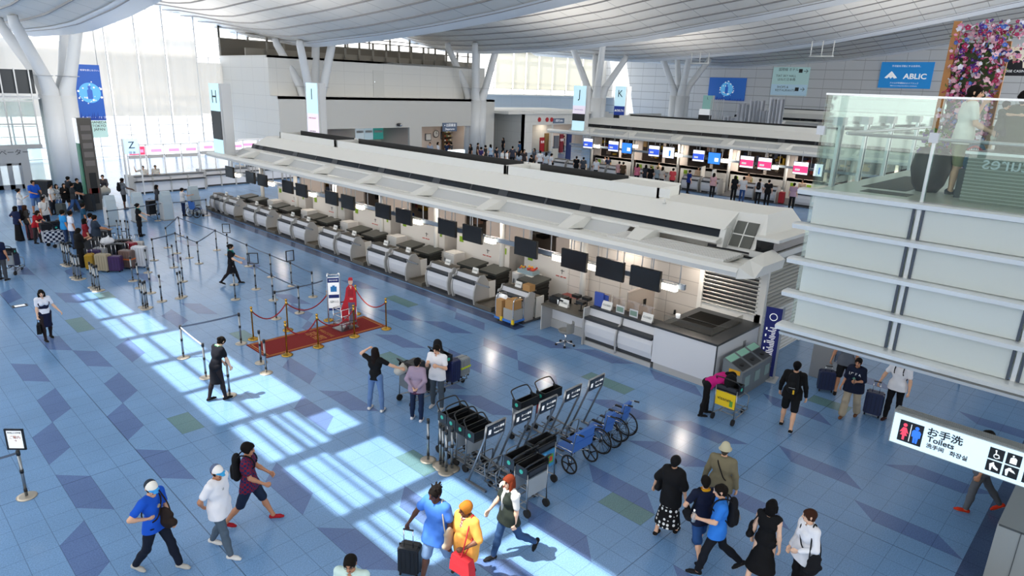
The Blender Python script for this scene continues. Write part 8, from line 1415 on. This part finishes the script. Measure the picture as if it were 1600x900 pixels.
# people inside the near island and at the second island
for px, Y_, lb, tp, hr_, s_ in (((770, 352), 20.6, 'staff member in white inside the near island behind the lamp box', ('short', '#dedcd8'), 'bun', '#222'), ((640, 335), 20.8, 'staff member in red and blue inside the near island', ('short', '#2c4a8a'), 'short', '#222')):
    q = atX(px[0], px[1], Y_); person(lb, (q.x, q.y), 200, 1.68, top=tp, bot=('pants', '#16161a'), hair=hr_, fem=hr_ == 'bun', vox=VF)
K2 = 1.13
FP = [((862, 290), 10, '#1c2030', 'dark', 'dark backpack wearer at the J end of the second island'), ((911, 262), 5, '#454a52', 'pants', 'man in a grey T-shirt standing at the first desk of the second island'), ((900, 264), 10, '#17181c', 'pants', 'person in black with a bag beside the man in grey'), ((931, 266), 200, '#cfd2d8', 'pants', 'person in pale blue near the first desks of the second island'), ((967, 266), 20, '#b02a34', 'stripe', 'person in a red and white striped top at the second island'), ((973, 270), 20, '#4a3a2a', 'pants', 'person in brown just below the striped top'), ((995, 274), 15, '#c06a80', 'pants', 'woman in pink with dark hair facing the second island desks'), ((1008, 276), 20, '#2c3038', 'pants', 'woman in charcoal with dark hair at the second island'), ((1016, 276), 10, '#141417', 'pants', 'man in black with a straw hat at the second island'), ((1034, 279), 30, '#b9b0a8', 'pants', 'woman in beige at the second island desks'), ((1050, 285), 25, '#c9484e', 'pants', 'person in coral beside the open dark parapet'), ((1077, 276), 60, '#1c2f78', 'pants', 'man in a bright navy top leaning to a second island desk'), ((1113, 296), 20, '#c8a0a4', 'pants', 'woman in pink and white between the white boards'), ((1146, 303), 15, '#16181f', 'pants', 'long-haired woman in black walking at the second island'), ((1159, 306), 10, '#c9c9cc', 'jeans', 'person in a white shirt and jeans with a strap at the second island'), ((1184, 309), 15, '#dcdce0', 'pants', 'person in white with a black backpack queueing at the second island'), ((1198, 312), 10, '#121215', 'pants', 'person in a black hoodie queueing at the second island'), ((1237, 316), 10, '#a58a9c', 'pants', 'man in a mauve T-shirt at the last visible desk'), ((1026, 283), 40, '#8f9aa0', 'pants', 'person in grey beside the man with a straw hat')]
for px, fc, col, kd, lb in FP:
    q = at(*px); q = Vector((q.x*min(1, 48.9/q.x), q.y*min(1, 48.9/q.x), 0)); tp = ('short', col, dict(loose=.02)) if kd != 'stripe' else ('short', pattern('red stripes', 'stripe', '#d8d4d4', '#b0202c', scale=6))
    p = person(lb, (q.x, q.y), fc, 1.7*K2, top=tp, bot=(('jeans', '#2f4a7c') if kd == 'jeans' else ('pants', '#17181d')), hair='long' if 'woman' in lb else 'short', fem='woman' in lb, vox=.026, legs=dict(L=(6, 3, 5), R=(-6, 3, 6)), extra=[('hat', '#b09a6a')] if 'straw' in lb else ())
    if 'backpack' in lb: backpack(p, '#141518', 'black backpack of the '+lb[:40], 1.1)
SF = [(945, 252, '#d8d8dc'), (951, 243, '#2c3450'), (1029, 262, '#e0c8b8'), (1091, 268, '#c8b09c'), (1170, 275, '#d8b8a0'), (1254, 285, '#c9b4a0')]
for i, (x, y, c_) in enumerate(SF): q = atX(x, y, 52.6); person('staff member seated behind the second island desks, number one from the J tower end' if i == 0 else 'staff member behind the second island desks, %s from the J tower end' % so[i], (q.x, q.y), 185, 1.6*K2, top=('short', c_), bot=('pants', '#1c1f2c'), vox=.026)
q = at(1212, 308)*.96; suitcase((q.x, q.y), .2, '#1a1a1c', 'wide black suitcase beside the person in the black hoodie', (.9, .5, 1.), 0); q = at(1221, 312)*.96; suitcase((q.x, q.y), .2, '#a01822', 'red suitcase beside the wide black one at the second island', (.5, .4, .85), 0)
for px, lb in (((1095, 296), 'left'), ((1112, 302), 'right')): q = at(*px); t = thing('white_board', 'upright white board between the islands, %s of the two' % lb, 'board', (q.x, q.y, 0), .2); m = MB(); m.bb(-.5, .5, -.04, .04, .1, 1.95); obj('board', m, white, t); m = MB(); m.bb(-.5, .5, -.2, .2, 0, .1); obj('foot', m, grey, t)
# people beyond the island in front of the shops
rn = random.Random(17); BG = [(672, 250, '#8a95a8'), (684, 249, '#c8cdd6'), (698, 247, '#2c3c5c'), (705, 248, '#3a3c40'), (735, 252, '#17181c'), (751, 258, '#3a2f5c'), (758, 255, '#2c2a28'), (766, 252, '#9fb4cc'), (784, 262, '#c2c6c8'), (791, 262, '#d8dadd'), (786, 236, '#1a1b20'), (811, 246, '#2c5078'), (818, 262, '#2f2a2c'), (810, 268, '#9aa6b4'), (829, 272, '#141416'), (843, 264, '#d0d4da'), (852, 266, '#b8c0c8'), (860, 270, '#e0e0e4'), (880, 232, '#202028'), (812, 262, '#262a38'), (775, 256, '#20222c'), (800, 256, '#343846'), (834, 260, '#4a4e58'), (746, 250, '#45342c')]
loc_ = ['by the little shop', 'by the white block', 'in the grey recess', 'near the bright shop']
for i, (x, y, c_) in enumerate(BG):
    y0_ = y; y += 5 if y >= 244 else 0; q = at(x, y); w_ = 0 if x < 720 else 1 if x < 775 else 2 if x < 825 else 3; yy = min(q.y, 57.2); q = Vector((q.x*yy/q.y, yy, 0))
    cn = {'8': 'grey-blue', 'c': 'pale grey', '2': 'dark', '3': 'charcoal', '1': 'black', '9': 'light blue', 'd': 'white', 'b': 'light grey', 'e': 'white', '4': 'brown-grey', '5': 'slate'}[c_[1]]
    rk = sum(1 for b_ in BG if (b_[0], b_[1]) < (x, y0_)); person('far %s in %s top %s, %s' % ('woman' if i % 3 == 1 else 'person', cn, loc_[w_], ('%s from the left of all' % ORD[rk]) if rk < 12 else ('%s from the right of all' % ORD[23-rk])), q, rn.uniform(0, 360), rn.uniform(1.62, 1.76)*1.22, top=('short', c_), bot=('pants', rn.choice(['#16181f', '#2b3a58', '#3a3834', '#16181f'])), hair='long' if i % 3 == 1 else 'short', fem=i % 3 == 1, vox=.03, group='far people %s' % loc_[w_], legs=dict(L=(8, 4, 6), R=(-8, 4, 8)))
t = thing('light_box', 'bright white light box seen over the near island parapet', 'lamp', atY(713, 240, 42)-Vector((0, 0, .3))); m = MB(); m.bb(-.75, .75, -.2, .2, 0, .6); obj('lit_panel', m, mat('lightbox', '#e8f6f8', emit=1.4), t); m = MB(); m.bb(-.7, .7, -.15, .15, -.1, 0); m.cyl((0, 0, -3.6), (0, 0, 0), .05); obj('mount', m, grey, t)
q = atX(1037, 280, 19.0); t = thing('white_sign_board', 'blank white board on a short pole on the near island roof', 'board', (19.15, q.y, 4.35)); m = MB(); m.bb(-.02, .02, -.2, .2, .2, .48); obj('board', m, white, t); m = MB(); m.cyl((0.05, 0, 0), (0.05, 0, .3), .02); m.lathe([(.07, 0), (.02, .05)], (0.05, 0, 0)); obj('pole', m, white, t)
# stalls and stands in front of the bright shop
for i, (px, c_, lb, w2, h2) in enumerate([((846, 238), '#b3202c', 'red and white rounded stall sign by the shops', .7, 1.9), ((853, 236), '#a8834c', 'brown display board by the bright shop', .7, 2.4), ((868, 240), '#6a6d74', 'grey display case by the bright shop', .8, 2.2), ((876, 240), '#7c1c28', 'dark red upright panel by the bright shop', .6, 2.4), ((887, 252), '#1c2f6a', 'navy column sign by the J tower', .7, 3.4), ((797, 250), '#23252c', 'dark bench seat in the grey recess', 2.4, .9), ((866, 252), '#d8d4c8', 'cream display stand near the navy column sign', .9, 1.4)]):
    q = at(*px); yy = min(q.y, 57.3); t = thing('display_stand' if 'bench' not in lb else 'bench', lb, 'stand' if 'bench' not in lb else 'bench', (q.x*yy/q.y, yy, 0)); m = MB(); m.bb(-w2/2, w2/2, -.1, .1, .15, h2); obj('panel', m, mat('stall '+c_, c_, .6), t); m = MB(); m.bb(-w2/2, w2/2, -.3, .3, 0, .15); obj('base', m, grey, t)
    if i in (0, 3): txt('免税', .35, wht, frame((0, -.11, h2*.7), (1, 0, 0), (0, 0, 1)), t)
# draped scaffolding behind the second island
drape = mat('white dust sheet', '#c9ccd2', .8, bump=.5, bscale=6)
a, b = atX(1130, 200, 84), atX(1218, 155, 84)
t = thing('draped_scaffold', 'scaffold hung with white dust sheets behind the second island roof', 'scaffold', (0, 0, 0))
for i, (x0, y0, x1, y1) in enumerate([(1128, 180, 1150, 204), (1152, 160, 1172, 204), (1172, 155, 1190, 203), (1188, 170, 1206, 204), (1205, 152, 1222, 200)]):
    p1, p2 = atX(x0, y0, 84-i*.4), atX(x1, y1, 84-i*.4); m = MB(); n = 14
    for j in range(n):
        ya, yb = p1.y+(p2.y-p1.y)*j/n, p1.y+(p2.y-p1.y)*(j+1)/n; xa, xb = p1.x+.3*math.sin(j*1.9+i), p1.x+.3*math.sin((j+1)*1.9+i); zt_ = p1.z-.25*abs(math.sin(j*.5)); m.quad((xa, ya, 0), (xb, yb, 0), (xb, yb, zt_), (xa, ya, zt_))
    obj('dust_sheet', m, drape, t)
m = MB()
for i in range(7): q = atX(1112+i*3.2, 155, 86); m.cyl((86, q.y, 0), (86, q.y, q.z), .06, n=6)
obj('pole', m, towm, t)
# thin ceiling brackets
for px in ((1093, 99), (1283, 88)):
    q = atX(px[0], px[1], 60); t = thing('ceiling_rail', 'white rail hanging on three rods below the roof, %s of the two' % ('left' if px[0] < 1200 else 'right'), 'rail', (q.x, q.y, q.z)); m = MB(); m.cyl((0, -1, 0), (0, 1, 0), .06, n=6); obj('bar', m, white, t); m = MB()
    for y in (-.9, 0, .9): m.cyl((0, y, 0), (0, y, 1.2 if px[0] > 1200 else 1.0), .04, n=6)
    obj('rod', m, white, t)
